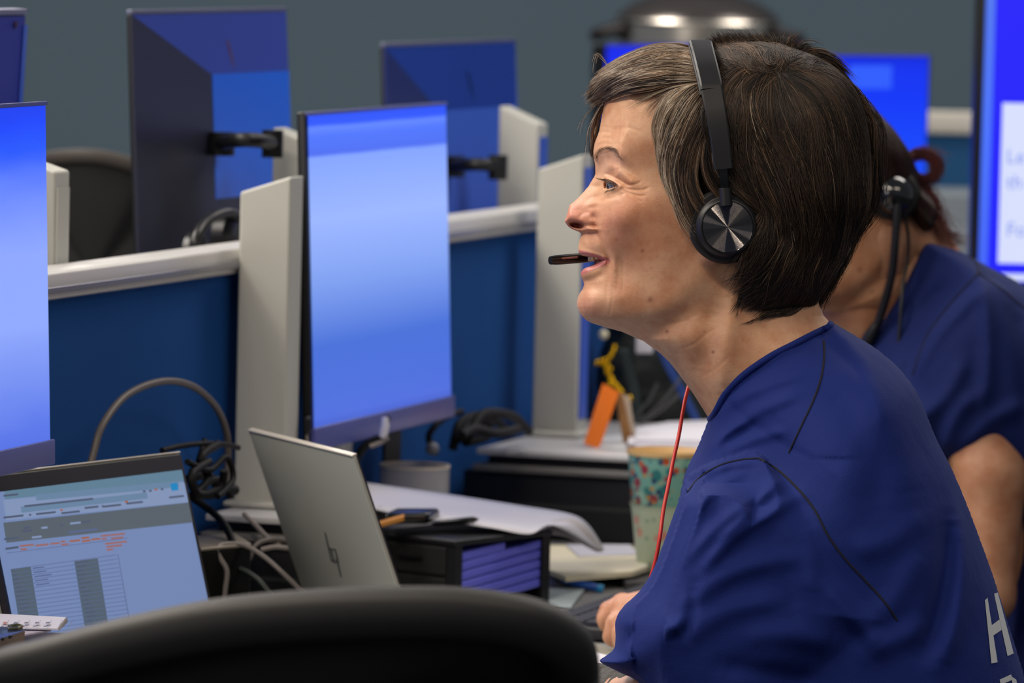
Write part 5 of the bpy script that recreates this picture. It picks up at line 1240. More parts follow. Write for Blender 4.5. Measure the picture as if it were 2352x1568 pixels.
# her chair (only its place under the seat, below the frame)
ch = empty('office_chair', (hip[0], hip[1], 0), 'black swivel chair under the smiling person in the navy T-shirt', 'chair')
zs = float((hip[2]-.09))
mb = MB(); mb.box((hip[0]-.25, hip[1]-.25, zs-.09), (.5, 0, 0), (0, .5, 0), (0, 0, .085), .03); mb.build('seat', BLK2, ch, True)
mb = MB(); mb.tube([(hip[0], hip[1], .08), (hip[0], hip[1], zs-.08)], .028, 16); mb.build('gas_column', BLK, ch, True)
mb = MB()
for k_ in range(5):
    a = k_*2*pi/5; mb.tube([(hip[0], hip[1], .10), (hip[0]+.30*cos(a), hip[1]+.30*sin(a), .065)], [.024, .015], 8)
mb.build('base', BLK, ch, True)
for k_ in range(5):
    a = k_*2*pi/5; mb = MB(); mb.lathe((hip[0]+.30*cos(a)-.012*sin(a), hip[1]+.30*sin(a)+.012*cos(a), .03), (sin(a), -cos(a), 0), [(.005, 0), (.03, .002), (.03, .022), (.005, .024)], 20); mb.build('caster', BLK, ch, True)
# ================================================================== things on the desk
def poly_slab(name, top, thick, m, parent=None, n=None, smooth=False):
    top = np.array(top, float)
    if n is None: n = np.cross(top[1]-top[0], top[2]-top[0]); n /= np.linalg.norm(n); n = n if n[2] > 0 else -n
    bot = top-n*thick; k = len(top); mb = MB()
    mb.add(list(top)+list(bot), [tuple(range(k)), tuple(range(2*k-1, k-1, -1))]+[(i, k+i, k+(i+1) % k, (i+1) % k) for i in range(k)])
    o = mb.build(name, m, parent); bm = bmesh.new(); bm.from_mesh(o.data); bmesh.ops.recalc_face_normals(bm, faces=bm.faces); bm.to_mesh(o.data); bm.free(); return o
SILV = mat('silver_aluminium', (176, 177, 164), .40, metal=.15, noise=(5, .04)); SILVE = mat('silver_edge', (214, 206, 196), .3, metal=.5)
DKBZ = mat('dark_bezel', (36, 33, 40), .4); KEYM = mat('dark_keys', (26, 26, 29), .55)

def laptop(tl, ang, w, h, tilt, label, front=True, scr=None, base_dir=1):
    pl = Plane(tl, ang, w, h, tilt); hg = pl.at(.5, 0, 0); zd = .7405
    e = empty('laptop', (hg[0], hg[1], zd), label, 'laptop')
    mb = MB(); mb.box(pl.at(0, 0, -.0045), pl.X*w, pl.U*h, pl.N*.0045, .002); lid = mb.build('lid', SILV, e, True)
    mb = MB(); mb.box(pl.at(.004, .01, .0001), pl.X*w*.992, pl.U*h*.984, pl.N*.0014, .001); mb.build('bezel', DKBZ, lid, True)
    mb = MB(); mb.box(pl.at(0, 1, -.005), pl.X*w, pl.U*.0016, pl.N*.0058, .0007); mb.build('lid_rim', SILVE, lid, True)
    nh = np.array([pl.N[0], pl.N[1], 0]); nh /= np.linalg.norm(nh); zb = hg[2]-.004
    mb = MB(); mb.box(np.array([*(pl.at(0, 0, 0)[:2]), zd+.002])-nh*.002, pl.X*np.array([1, 1, 0])*w, nh*(h*1.02), Zz*(zb-zd-.002), .003); mb.build('base', SILV, e, True)
    mb = MB(); b0 = np.array([*(pl.at(0, 0, 0)[:2]), zb+.0005])
    R_, C_ = 5, 13
    for r in range(R_):
        for c in range(C_): mb.box(b0+pl.X*(w*(.05+c*.9/C_))+nh*(h*(.10+r*.095)), pl.X*(w*.9/C_*.86), nh*(h*.08), Zz*.0015)
    mb.build('keyboard', KEYM, e)
    mb = MB(); mb.box(b0+pl.X*w*.36+nh*h*.64, pl.X*w*.28, nh*h*.28, Zz*.0006); mb.build('touchpad', SILVE, e)
    return e, pl, lid
# the open laptop with the table on its screen
aL = 31.4; XL = np.array([sin(radians(aL)), cos(radians(aL)), 0]); TRL = P(414, 1040, 5.05)
lap1, plL, lid1 = laptop(TRL-XL*.306, aL, .306, .205, 15.5, 'open silver laptop with dark bezel showing a browser page with a grey table')
def dsp(name, c, es=1.0): return mat(name, (10, 10, 12), .35, emis=c, es=es)
UI = [dsp('ui_page', (112, 132, 176)), dsp('ui_toolbar', (100, 128, 158)), dsp('ui_band', (84, 94, 104)), dsp('ui_line', (84, 98, 138)), dsp('ui_orange', (150, 98, 92)), dsp('ui_ink', (74, 84, 108)), dsp('ui_grey_column', (78, 92, 106)), dsp('ui_cyan', (20, 128, 186)), dsp('ui_light', (126, 144, 180)), dsp('ui_cell', (104, 132, 176)), dsp('ui_rust', (156, 92, 60)), dsp('ui_tab', (92, 124, 146))]
def exL(mb):
    H_ = plL.hit; q_ = [0]
    def R4(pts, m, d=.0034):
        mb.add([plL.at(*H_(x, y), d+.00003*q_[0]) for x, y in pts], [(3, 2, 1, 0)], m); q_[0] += 1
    def bar(x0, y0, x1, y1, hgt, m):   # a slanting strip, (x0,y0)-(x1,y1) is its top edge
        R4([(x0, y0), (x1, y1), (x1+hgt*.16, y1+hgt), (x0+hgt*.16, y0+hgt)], m)
    bar(0, 1118, 412, 1076, 30, 11)              # tab strip
    bar(0, 1150, 424, 1108, 46, 8)               # address rows
    bar(74, 1137, 402, 1106, 14, 1); bar(40, 1165, 330, 1132, 14, 1)
    bar(0, 1202, 428, 1155, 46, 2)               # grey band
    bar(384, 1112, 400, 1110, 17, 7)
    for x, y, w_, m in ((0, 1138, 34, 5), (48, 1162, 158, 5), (0, 1188, 46, 5), (76, 1180, 44, 5), (133, 1178, 42, 5), (186, 1166, 32, 5), (228, 1163, 42, 5), (282, 1156, 38, 5), (320, 1128, 6, 5), (334, 1127, 6, 5), (347, 1124, 6, 10), (361, 1123, 6, 5), (380, 1142, 34, 5),
                        (58, 1182, 5, 5), (74, 1180, 4, 5), (130, 1171, 5, 10), (225, 1162, 4, 5), (278, 1152, 7, 10), (45, 1212, 16, 5), (42, 1220, 22, 5), (86, 1212, 14, 8), (128, 1206, 7, 5), (152, 1202, 24, 8), (180, 1199, 18, 5), (0, 1238, 34, 5), (64, 1234, 22, 8), (148, 1222, 66, 3)):
        bar(x, y, x+w_, y-w_*.11, 4.5, m)
    for x, y, w_ in ((36, 1254, 32), (38, 1262, 14), (72, 1253, 30), (106, 1249, 22), (130, 1244, 10), (131, 1251, 16), (150, 1243, 24), (177, 1236, 18), (178, 1243, 20), (200, 1239, 20), (222, 1231, 20), (223, 1238, 12), (243, 1229, 34), (245, 1237, 28), (231, 1249, 50), (234, 1256, 36), (235, 1263, 14)):
        bar(x, y, x+w_, y-w_*.11, 4, 4 if x < 150 or x > 215 else 10)
    bar(2, 1260, 32, 1256, 5, 5); bar(4, 1272, 284, 1237, 1.2, 3)
    # the table
    x0, y0 = 14, 1310; n_ = 17; rowh = 9.6
    bar(14, 1309, 60, 1303, 130, 6); bar(160, 1291, 214, 1284, 150, 6)
    for i in range(n_):
        y = 1309+i*rowh; dx = i*rowh*.17
        R4([(x0+dx, y), (256+dx*1.15, y-33), (256+dx*1.15, y-31.7), (x0+dx, y+1.3)], 3)
        if i < n_-1:
            wq = rng.uniform(8, 30); bar(x0+dx+2, y+3.2, x0+dx+2+wq, y+3.2-wq*.13, 3, 5)
            wq = rng.uniform(8, 34); bar(162+dx*1.1, y-16, 162+dx*1.1+wq, y-16-wq*.13, 3, 5)
            if i < 5: wq = rng.uniform(10, 40); bar(64+dx, y-3, 64+dx+wq, y-3-wq*.13, 3, 3)
    R4([(256, 1276), (257.5, 1276), (286, 1436), (284, 1436)], 3)
mb = MB(); u0, v1 = .035, .925
plL.quad(mb, .035, .05, .975, v1, .0030)
_mL = MB()
def clip_extra(mb2): exL(mb2)
exL(mb)
# keep only what lies on the screen
keep = []
for fi, f in enumerate(mb.f):
    uv = [((mb.v[i]-plL.tl)@plL.X/plL.w, 1+(mb.v[i]-plL.tl)@plL.U/plL.h) for i in f]
    for i in f:
        p = mb.v[i]; u = (p-plL.tl)@plL.X/plL.w; v = 1+(p-plL.tl)@plL.U/plL.h; d = (p-plL.tl)@plL.N
        mb.v[i] = plL.at(min(max(u, .035), .975), min(max(v, .05), .925), d)
mb.build('screen', UI[0], lid1, mats=UI)
# the laptop seen from behind
TLH = P(819, 1045, 5.00)
lap2, plH, lid2 = laptop(TLH, -24.3, .250, .212, 21.0, 'open laptop seen from behind, silver lid with a thin slanted logo')
def hitH(px, py):
    o = plH.tl-plH.N*.0046; r = ray(px, py); k = ((o-Cv)@plH.N)/(r@plH.N); return Cv+r*k-plH.N*.0003
LOGO = mat('logo_dark_grey', (96, 98, 96), .4)
mb = MB()
for (x0, y0, x1, y1) in ((745, 1222, 759, 1284), (758, 1258, 767, 1292), (768, 1260, 776, 1292), (771, 1280, 782, 1324)):
    a, b, c, d = hitH(x0, y0), hitH(x0+3.2, y0), hitH(x1+3.2, y1), hitH(x1, y1); mb.add([a, b, c, d], [(0, 1, 2, 3)])
a, b, c, d = hitH(757, 1258), hitH(771, 1261), hitH(771, 1264), hitH(757, 1261); mb.add([a, b, c, d], [(0, 1, 2, 3)])
a, b, c, d = hitH(760, 1284), hitH(776, 1289), hitH(776, 1292), hitH(760, 1288); mb.add([a, b, c, d], [(0, 1, 2, 3)])
mb.build('logo', LOGO, lid2)

# tray organiser beside the silver laptop: black shell, sloping trays in its end
c0 = P(1048, 1240, 5.42); zt = c0[2]; zb = .7405
e1 = np.array([.62, .785, 0]); e1 /= np.linalg.norm(e1); e2 = np.array([-e1[1], e1[0], 0])
tr = empty('letter_tray_stack', c0+e1*.07+e2*.07-Zz*(zt-zb), 'black letter tray stack with blue reflection painted on sloping shelves, right of the silver laptop', 'letter trays')
L1, L2, Ht = .147, .105, zt-zb
mb = MB(); mb.box(np.array([c0[0], c0[1], zt-.006])-e1*.002-e2*.002, e1*(L1+.004), e2*(L2+.004), Zz*.006, .002); mb.build('top', DARKM, tr, True)
mb = MB(); mb.box(np.array([c0[0], c0[1], zb]), e1*.010, e2*L2, Zz*(Ht-.006)); mb.box(np.array([c0[0], c0[1], zb])+e1*(L1-.012), e1*.012, e2*L2, Zz*(Ht-.006)); mb.box(np.array([c0[0], c0[1], zb])+e2*(L2-.006), e1*L1, e2*.006, Zz*(Ht-.006)); mb.box(np.array([c0[0], c0[1], zb]), e1*L1, e2*L2, Zz*.004); mb.build('side_panels', DARKM, tr)
TRAY = mat('tray_blue_reflection', (108, 114, 236), .3, spec=.6)  # black trays; the blue screen reflection is put into this colour
for i in range(9):
    b0 = np.array([c0[0], c0[1], zb+.004+i*.0094])+e1*.0105+e2*.002
    sl_ = e1*(L1-.023)+Zz*.0135
    if b0[2]+.0135+.008 > zt-.004: sl_ = e1*(L1-.023)*.55+Zz*.006
    if b0[2]+sl_[2]+.008 > zt-.003: continue
    mb = MB(); mb.box(b0, sl_, e2*(L2-.012), Zz*.0080, .001); mb.build('tray', TRAY, tr, True)
for k_ in range(2):
    mb = MB(); mb.box(np.array([c0[0], c0[1], zb+.008+k_*.030])-e1*.0015+e2*.012, e1*.0016, e2*.08, Zz*.026, .0005); d_ = mb.build('drawer_front', mat('black_drawer', (30, 32, 31), .5), tr)
    mb = MB(); mb.box(np.array([c0[0], c0[1], zb+.020+k_*.030])-e1*.004+e2*.04, e1*.003, e2*.03, Zz*.003); mb.build('pull', BLKP, d_)

PAPER = mat('white_paper', (222, 220, 228), .7); CREAM = mat('cream_page', (252, 242, 208), .75); OLIVE = mat('olive_page_edge', (150, 146, 110), .8)
def sheet_strip(name, A, B, m, parent=None, thick=.0006, n=6):
    A = crom(A, n); B = crom(B, n); k = len(A); V = []; F_ = []; M_ = 5
    for i in range(k):
        for j in range(M_): f = j/(M_-1); V.append(A[i]*(1-f)+B[i]*f)
    F_ = [(i*M_+j, i*M_+j+1, (i+1)*M_+j+1, (i+1)*M_+j) for i in range(k-1) for j in range(M_-1)]
    o = obj(name, V, F_, m, parent, True); so = o.modifiers.new('thickness', 'SOLIDIFY'); so.thickness = thick; so.offset = 0; return o
big = sheet_strip('paper_sheet', [P(838, 1108, 5.675), P(950, 1124, 5.675), P(1080, 1143, 5.685), P(1200, 1162, 5.685), P(1308, 1180, 5.685), P(1352, 1206, 5.680), P(1388, 1262, 5.675)],
    [P(850, 1166, 5.475), P(930, 1184, 5.475), P(1030, 1198, 5.475), P(1130, 1212, 5.475), P(1215, 1226, 5.485), P(1270, 1206, 5.525), P(1372, 1262, 5.645)], PAPER)
tag(big, 'large white paper sheet curling down over the black letter tray stack', 'paper')
strip = sheet_strip('paper_sheet', [P(1262, 1196, 5.605), P(1310, 1190, 5.625), P(1350, 1215, 5.645), P(1386, 1266, 5.665)], [P(1262, 1226, 5.565), P(1300, 1232, 5.585), P(1330, 1246, 5.605), P(1372, 1268, 5.645)], mat('shaded_note_paper', (206, 200, 200), .7))
tag(strip, 'small curled grey-white slip hanging at the right end of the large paper', 'paper')
# black wallet with a tan label, pen, cards on the tray
w0 = P(930, 1205, 5.445)
wl = empty('wallet', w0, 'small black case with a tan label lying on the black letter tray stack', 'case')
mb = MB(); mb.box(P(880, 1206, 5.445)+Zz*.001, P(985, 1206, 5.455)-P(880, 1206, 5.445), np.array([.01, .05, 0]), Zz*.011, .004); mb.build('body', BLKG, wl, True)
mb = MB(); mb.box(P(868, 1216, 5.430)+Zz*.001, P(928, 1199, 5.435)-P(868, 1216, 5.430), np.array([.0, .012, .001]), Zz*.005, .001); mb.build('label_tab', mat('tan_label', (190, 128, 52), .6), wl, True)
pn = empty('pen', P(1040, 1200, 5.465), 'dark pen lying on the white sheet beside the small black case', 'pen')
pa, pb_ = P(992, 1203, 5.445), P(1098, 1192, 5.485); mb = MB(); mb.tube([pa, pa+(pb_-pa)*.1, pa+(pb_-pa)*.9, pb_], [.001, .0032, .0032, .0012], 10); mb.build('barrel', BLKG, pn, True)
mb = MB(); mb.tube([pa+(pb_-pa)*.02, pa+(pb_-pa)*.10], [.0012, .003], 10); mb.build('tip', mat('violet_chrome', (130, 130, 220), .2, metal=.8), pn, True)
# glass
gx, gy = P(952, 1075, 5.86)[0], 5.86; gt = P(952, 1068, 5.86)[2]
GL = mat('clear_glass', (215, 215, 222), .12, trans=.55); GL.node_tree.nodes['Principled BSDF'].inputs['IOR'].default_value = 1.3
gl = empty('glass_tumbler', (gx, gy, .7405), 'low clear glass tumbler standing behind the large white sheet', 'glass')
mb = MB(); mb.lathe((gx, gy, .741), (0, 0, 1), [(.030, 0), (.033, .002), (.036, .06), (.0365, gt-.741), (.0345, gt-.741), (.034, .06), (.031, .008), (0, .008)], 48); mb.build('glass_wall', GL, gl, True)
mb = MB(); mb.lathe((gx, gy, .7492), (0, 0, 1), [(.0305, 0), (.0338, .055), (.0338, gt-.741-.045), (0, gt-.741-.045)], 40); mb.build('contents', mat('cloudy_liquid', (176, 176, 180), .4), gl, True)
mb = MB(); mb.lathe((gx, gy, gt-.0015), (0, 0, 1), [(.0343, 0), (.0343, .0022), (.0368, .0022), (.0368, 0)], 48, cap=False); mb.build('rim', mat('pale_rim', (214, 200, 186), .35), gl, True)

# floral cups, one nested in the other
def floral(name, base, deep):
    m = bpy.data.materials.new(name); m.use_nodes = True; nt = m.node_tree; b = nt.nodes['Principled BSDF']; b.inputs['Roughness'].default_value = .4
    tc = nt.nodes.new('ShaderNodeTexCoord'); cur = None
    def mixin(cur, scale, thr, col, seed):
        v = nt.nodes.new('ShaderNodeTexVoronoi'); v.inputs['Scale'].default_value = scale
        mp = nt.nodes.new('ShaderNodeMapping'); mp.inputs['Location'].default_value = (seed, seed*.7, seed*.3); nt.links.new(tc.outputs['Object'], mp.inputs[0]); nt.links.new(mp.outputs[0], v.inputs['Vector'])
        r = nt.nodes.new('ShaderNodeValToRGB'); r.color_ramp.elements[0].position = thr*.7; r.color_ramp.elements[0].color = (1, 1, 1, 1); r.color_ramp.elements[1].position = thr; r.color_ramp.elements[1].color = (0, 0, 0, 1)
        nt.links.new(v.outputs['Distance'], r.inputs[0]); mx = nt.nodes.new('ShaderNodeMix'); mx.data_type = 'RGBA'; nt.links.new(r.outputs[0], mx.inputs[0]); mx.inputs[7].default_value = (*s2l(col), 1)
        if isinstance(cur, tuple): mx.inputs[6].default_value = (*s2l(cur), 1)
        else: nt.links.new(cur, mx.inputs[6])
        return mx.outputs[2]
    cur = base
    for sc, th_, col, sd in deep: cur = mixin(cur, sc, th_, col, sd)
    nt.links.new(cur, b.inputs['Base Color']); return m
FL1 = floral('aqua_floral_print', (128, 188, 170), [(26, .34, (160, 206, 182), 1.1), (58, .42, (44, 130, 128), 4.2), (60, .36, (160, 60, 76), 2.3), (75, .34, (205, 90, 40), 5.7), (90, .30, (40, 60, 110), 8.1), (95, .25, (214, 150, 50), 9.9)])
FL2 = floral('pale_floral_print', (188, 202, 172), [(26, .34, (150, 196, 170), 3.1), (55, .34, (214, 150, 130), 4.2), (85, .28, (150, 176, 150), 6.3)])
cupx, cupy = P(1528, 1295, 5.78)[0], 5.78; k5 = 5.78/FPX; zc = .7405; ztop = P(1528, 1052, 5.70)[2]; hc_ = ztop-zc
c_ = empty('tumbler_cup', (cupx, cupy, zc), 'pale floral cup standing on the desk with an aqua one nested in it', 'cup')
mb = MB(); mb.lathe((cupx, cupy, zc), (0, 0, 1), [(61*k5, 0), (63*k5, .001), (80*k5, hc_*.50), (84*k5, hc_*.58), (86*k5, hc_*.585), (84*k5, hc_*.57), (78*k5, hc_*.49), (61*k5, .004), (0, .004)], 64); mb.build('body', FL2, c_, True)
c_ = empty('tumbler_cup', (cupx, cupy, zc+hc_*.3), 'aqua floral cup with tan inside, nested in the pale floral cup', 'cup')
mb = MB(); mb.lathe((cupx, cupy, zc+.012), (0, 0, 1), [(50*k5, 0), (72*k5, hc_*.45), (82*k5, hc_*.50), (92*k5, hc_*.86), (94.5*k5, hc_-.0125)], 64, cap=True); mb.f.pop(); mb.m.pop(); mb.build('outer_wall', FL1, c_, True)
mb = MB(); mb.lathe((cupx, cupy, zc+.014), (0, 0, 1), [(0, 0), (48*k5, 0), (70*k5, hc_*.45), (80*k5, hc_*.5), (90*k5, hc_*.86), (93*k5, hc_-.016), (95.5*k5, hc_-.013), (95.5*k5, hc_-.0175)], 64, cap=False); mb.build('lining', mat('tan_glaze', (222, 184, 122), .45), c_, True)

# notebook, papers, pen near the keyboard
Z2 = .7405
def tz(px, py, z): return PZ(px, py, z)
nb = empty('notebook', tz(1370, 1290, .752), 'open cream-paged notebook lying left of the floral cups', 'notebook')
pts = [(1256, 1252), (1448, 1252), (1474, 1272), (1488, 1300), (1452, 1312), (1300, 1324), (1258, 1306)]
poly_slab('pages', [tz(x, y, .757) for x, y in pts], .005, CREAM, nb)
poly_slab('cover', [tz(x*1.0+(x-1370)*.02, y+(y-1285)*.05, .7478) for x, y in pts], .0045, OLIVE, nb)
poly_slab('white_leaf', [tz(x, y, .7585) for x, y in ((1300, 1250), (1446, 1250), (1468, 1272), (1330, 1276))], .0012, PAPER, nb)
bp_ = empty('pen', tz(1340, 1335, .75), 'blue pen lying in front of the cream notebook', 'pen')
a, b = tz(1288, 1330, .752), tz(1372, 1350, .7445); mb = MB(); mb.tube([a, a*.9+b*.1, b], [.0015, .0038, .004], 10); mb.build('barrel', mat('blue_plastic', (28, 92, 190), .3), bp_, True)
mb = MB(); mb.tube([b, b+(b-a)*.16], [.0044, .0044], 10); mb.build('cap', mat('cyan_plastic', (30, 150, 214), .3), bp_, True)
p_ = poly_slab('paper_sheet', [tz(x, y, .7435) for x, y in ((1256, 1350), (1342, 1352), (1312, 1392), (1262, 1392))], .002, mat('bluish_white_paper', (206, 222, 226), .7)); tag(p_, 'white slip with bluish tint on the desk left of the keyboard', 'paper')
dn = poly_slab('document_folder', [tz(x, y, .749) for x, y in ((1418, 1316), (1500, 1290), (1580, 1296), (1560, 1336), (1440, 1338))], .007, mat('dark_grey_folder', (70, 68, 70), .6)); tag(dn, 'dark grey folder lying between cream notebook and keyboard', 'folder')
# keyboard along the desk
kc = PZ(1400, 1396, .757); kb = empty('keyboard', np.array([kc[0], kc[1], .7405]), 'black keyboard under the hand of smiling person', 'keyboard')
kc = PZ(1292, 1398, .757); k0 = np.array([kc[0], kc[1], .742])-Dd*.10
mb = MB(); mb.box(k0, Dd*.36, Nn*.135, Zz*.012, .003); mb.build('body', mat('graphite_keyboard', (38, 38, 44), .5), kb, True)
mb = MB()
for r in range(6):
    for c in range(17): mb.box(k0+Dd*(.01+c*.0201)+Nn*(.010+r*.0200)+Zz*.0122, Dd*.0172, Nn*.0172, Zz*.0035)
kk = mb.build('keys', mat('dark_key_caps', (48, 50, 62), .45), kb); kk['kind'] = 'stuff'
ph = poly_slab('paper_sheet', [P(1352, 1494, 4.98), P(1412, 1508, 4.96), P(1412, 1530, 4.92), P(1352, 1530, 4.92)], .003, PAPER); tag(ph, 'white card under the near forearm, by the corner of foreground chair', 'paper')
e = empty('notepad', tz(1390, 1530, .742)*0+np.array([P(1380, 1512, 4.94)[0], 4.94, .7405]), 'dark notepad block carrying the small white card beside near forearm', 'notepad')
q0 = P(1380, 1512, 4.94); mb = MB(); mb.box((q0[0]-.02, 4.90, .7405), (.05, 0, 0), (0, .09, 0), (0, 0, q0[2]-.7405-.012), .003); mb.build('block', DARKM, e, True)

# orange card on wooden leg, bead charm, bag, papers on the right riser
ORG = mat('orange_card', (236, 116, 8), .55); WOODM = mat('light_wood', (176, 128, 70), .5, noise=(60, .2))
rz = RZ+.0004
o0 = PZ(1358, 1026, rz)
ts = empty('easel_sign', o0, 'small orange board propped on wooden leg, on the white riser', 'easel')
yo = o0[1]
A_ = P(1385, 880, yo+.02); B_ = P(1422, 900, yo+.02); C_ = P(1377, 1030, yo-.005); D_ = P(1341, 1019, yo-.005)
poly_slab('orange_board', [A_, B_, C_, D_], .006, ORG, ts, n=-Fv)
A_ = P(1414, 898, yo+.03); B_ = P(1436, 904, yo+.03); C_ = P(1456, 1026, yo+.04); D_ = P(1434, 1030, yo+.04); E_ = P(1422, 960, yo+.035)
poly_slab('wooden_leg', [A_, B_, C_, D_, E_], .008, WOODM, ts, n=-Fv)
A_ = P(1430, 905, yo+.028); B_ = P(1446, 912, yo+.028); C_ = P(1460, 1000, yo+.038); D_ = P(1452, 1002, yo+.038)
poly_slab('pale_edge', [A_, B_, C_, D_], .004, mat('pale_wood_edge', (214, 196, 170), .5), ts, n=-Fv)
GOLD = mat('gold_bead', (224, 176, 30), .18, metal=1.0)
ybag = 6.52
ch_ = empty('bead_charm', P(1400, 830, ybag-.05), 'string of shiny gold beads hanging in front of the black bag', 'charm')
beads = [(1411, 797), (1408, 806), (1403, 815), (1397, 824), (1388, 827), (1378, 830), (1369, 833), (1386, 838), (1395, 840), (1402, 848), (1392, 852), (1398, 862), (1404, 870), (1408, 880), (1414, 886), (1420, 894), (1400, 880), (1426, 900), (1446, 914)]
for i, (x, y) in enumerate(beads):
    v, q = ball((0, 0, 0), .0034 if i < 12 else .0042, 10); v = v+P(x, y, ybag-.045-.0012*i); o = obj('bead', v, orient(v, q), GOLD, ch_, True)
mb = MB(); mb.tube(crom([P(x, y, ybag-.045-.0012*i) for i, (x, y) in enumerate(beads[:12])], 3), .0009, 6); mb.build('thread', GOLD, ch_, True)
# bag
BAG = mat('dark_green_black_nylon', (20, 28, 28), .55, bump=(14, .9, .02), spec=.4)
bl, br, bt, bb = P(1372, 900, ybag)[0], P(1660, 900, ybag)[0], P(1500, 690, ybag)[2], rz
nx_ = 40; V = []; F_ = []; nr_ = 30
cxb, wxb = (bl+br)/2, (br-bl)/2
for i in range(nr_+1):
    f = i/nr_; z = bb+(bt-bb)*f
    for j in range(nx_):
        a = 2*pi*j/nx_; ca, sa_ = cos(a), sin(a); sq = .55
        pr = 1-.30*f**2.2; pr *= 1+.05*sin(9*f+3*a)+.05*sin(5*a+14*f)
        x = cxb+math.copysign(abs(ca)**sq, ca)*wxb*pr; y = ybag+.05+math.copysign(abs(sa_)**sq, sa_)*.07*(1-.5*f**2)*(1+.06*sin(7*a-11*f))
        V.append((x, y, z))
F_ = [(i*nx_+j, i*nx_+(j+1) % nx_, (i+1)*nx_+(j+1) % nx_, (i+1)*nx_+j) for i in range(nr_) for j in range(nx_)]+[tuple(range(nx_-1, -1, -1)), tuple(nr_*nx_+j for j in range(nx_))]
bg_ = empty('bag', (cxb, ybag+.05, bb), 'black-green bag with blue strap behind the orange board, under the chin of smiling person', 'bag')
obj('body', V, F_, BAG, bg_, True)
BSTR = mat('blue_webbing', (36, 72, 150), .7)
def strap(pts, w, name, m, par, yo_=-.032):
    A = [P(x-w/2, y, ybag+yo_) for x, y in pts]; B = [P(x+w/2, y, ybag+yo_) for x, y in pts]; sheet_strip(name, A, B, m, par, .003)
strap([(1512, 790), (1540, 850), (1575, 915), (1612, 990)], 20, 'strap', BSTR, bg_)
strap([(1430, 800), (1450, 870), (1462, 940), (1470, 990)], 26, 'folded_edge', mat('dark_teal_fold', (44, 58, 60), .6), bg_, -.034)
for pts in ([(1460, 968), (1500, 945), (1540, 900), (1575, 850)], [(1468, 976), (1520, 940), (1560, 905)], [(1455, 960), (1490, 920), (1510, 880)]):
    mb = MB(); mb.tube(crom([P(x, y, ybag-.045) for x, y in pts], 5), .0016, 8); mb.build('cord', mat('grey_cord', (88, 88, 92), .5), bg_, True)
wt = P(1480, 786, ybag-.045); mb = MB(); mb.box(P(1460, 812, ybag-.045), P(1500, 812, ybag-.045)-P(1460, 812, ybag-.045), np.array([0, .006, 0]), Zz*.03, .006); mb.build('white_tag', PAPER, bg_, True)
v, q = ball((0, 0, 0), .0055, 12); v = v+P(1386, 768, ybag-.04); obj('button', v, orient(v, q), CREAM, bg_, True)
pp = empty('paper_pile', PZ(1540, 1015, rz), 'heap of white papers on the riser right of the orange board', 'papers')
for i, (dx, dy, lift) in enumerate(((0, 0, 0), (8, 2, .003), (-10, -3, .006), (6, -6, .009))):
    poly_slab('sheet', [PZ(x+dx, y+dy-lift*1800, rz+.003+lift) for x, y in ((1452, 1030), (1456, 1004), (1530, 990), (1640, 986), (1650, 1034))], .0026, PAPER, pp)
sheet_strip('sheet', [P(1500, 996, 6.35), P(1535, 980, 6.36), P(1570, 976, 6.36), P(1630, 984, 6.36)], [P(1490, 1016, 6.25), P(1530, 1002, 6.25), P(1580, 998, 6.25), P(1640, 1006, 6.25)], PAPER, pp)
pl_ = poly_slab('paper_sheet', [PZ(x, y, rz+.002) for x, y in ((1376, 1026), (1384, 1002), (1440, 996), (1440, 1030))], .002, mat('soft_white_paper', (204, 206, 210), .7)); tag(pl_, 'white sheet on the riser between orange board and its wooden leg', 'paper')

# ---------------------------------------------------------------- cables
CB = mat('black_cable', (5, 5, 7), .6, spec=.25); CG = mat('grey_cable', (96, 88, 84), .45); CL = mat('light_grey_cable', (136, 128, 124), .4); CDG = mat('dark_green_cable', (26, 40, 34), .45)
def cable(pts, r, m, label, name='cable', sh=True):
    mb = MB(); mb.tube(crom(pts, 8), r, 10); o = mb.build(name, m, None, True); tag(o, label, 'cable', 'loose cables on and behind the desk'); return o
cable([PD(200, 1100, .03), PD(215, 1040, .03), PD(236, 975, .03), PD(290, 908, .03), PD(370, 876, .03), PD(440, 886, .03), PD(492, 930, .03), PD(519, 990, .03), PD(524, 1060, .03), PD(516, 1120, .03)], .0034, CG, 'thick grey cable arching in front of the blue felt behind the open laptop')
cable([PD(372, 1034, .04), PD(415, 1024, .04), PD(470, 1018, .04), PD(520, 1021, .04), PD(548, 1028, .04)], .0026, CB, 'black cable running level behind the corner of the open laptop')
for i, pts in enumerate(([(470, 1010), (455, 1060), (440, 1110), (470, 1140), (520, 1130)], [(500, 1020), (462, 1050), (478, 1100), (440, 1140)], [(430, 1060), (480, 1080), (520, 1050), (535, 1100), (500, 1140)], [(435, 1100), (470, 1090), (510, 1120), (540, 1125)], [(440, 1075), (452, 1120), (500, 1100), (530, 1140)], [(480, 1060), (440, 1090), (455, 1135), (505, 1120), (515, 1080)])):
    cable([PD(x, y, .03+.012*(i % 3)+.004*j) for j, (x, y) in enumerate(pts)], [.0028, .0042, .003, .005, .003, .004][i], CB, ['black cable at top of the tangle beside the grey post foot', 'black cable crossing the tangle beside the grey post foot', 'looped black cable in the tangle by the grey post foot', 'black cable low in the tangle by the grey post foot', 'black cable curling down in the tangle by the grey post foot', 'round black cable coil in the tangle by the grey post foot'][i])
def on_y(pts, Y): return [P(x, y, Y+.0*i) for i, (x, y) in enumerate(pts)]
cable([P(440, 1142, 5.34), P(470, 1162, 5.33), P(505, 1192, 5.31), P(525, 1222, 5.28), P(536, 1250, 5.26)], .0036, CB, 'black cable dropping over the low riser toward the desk')
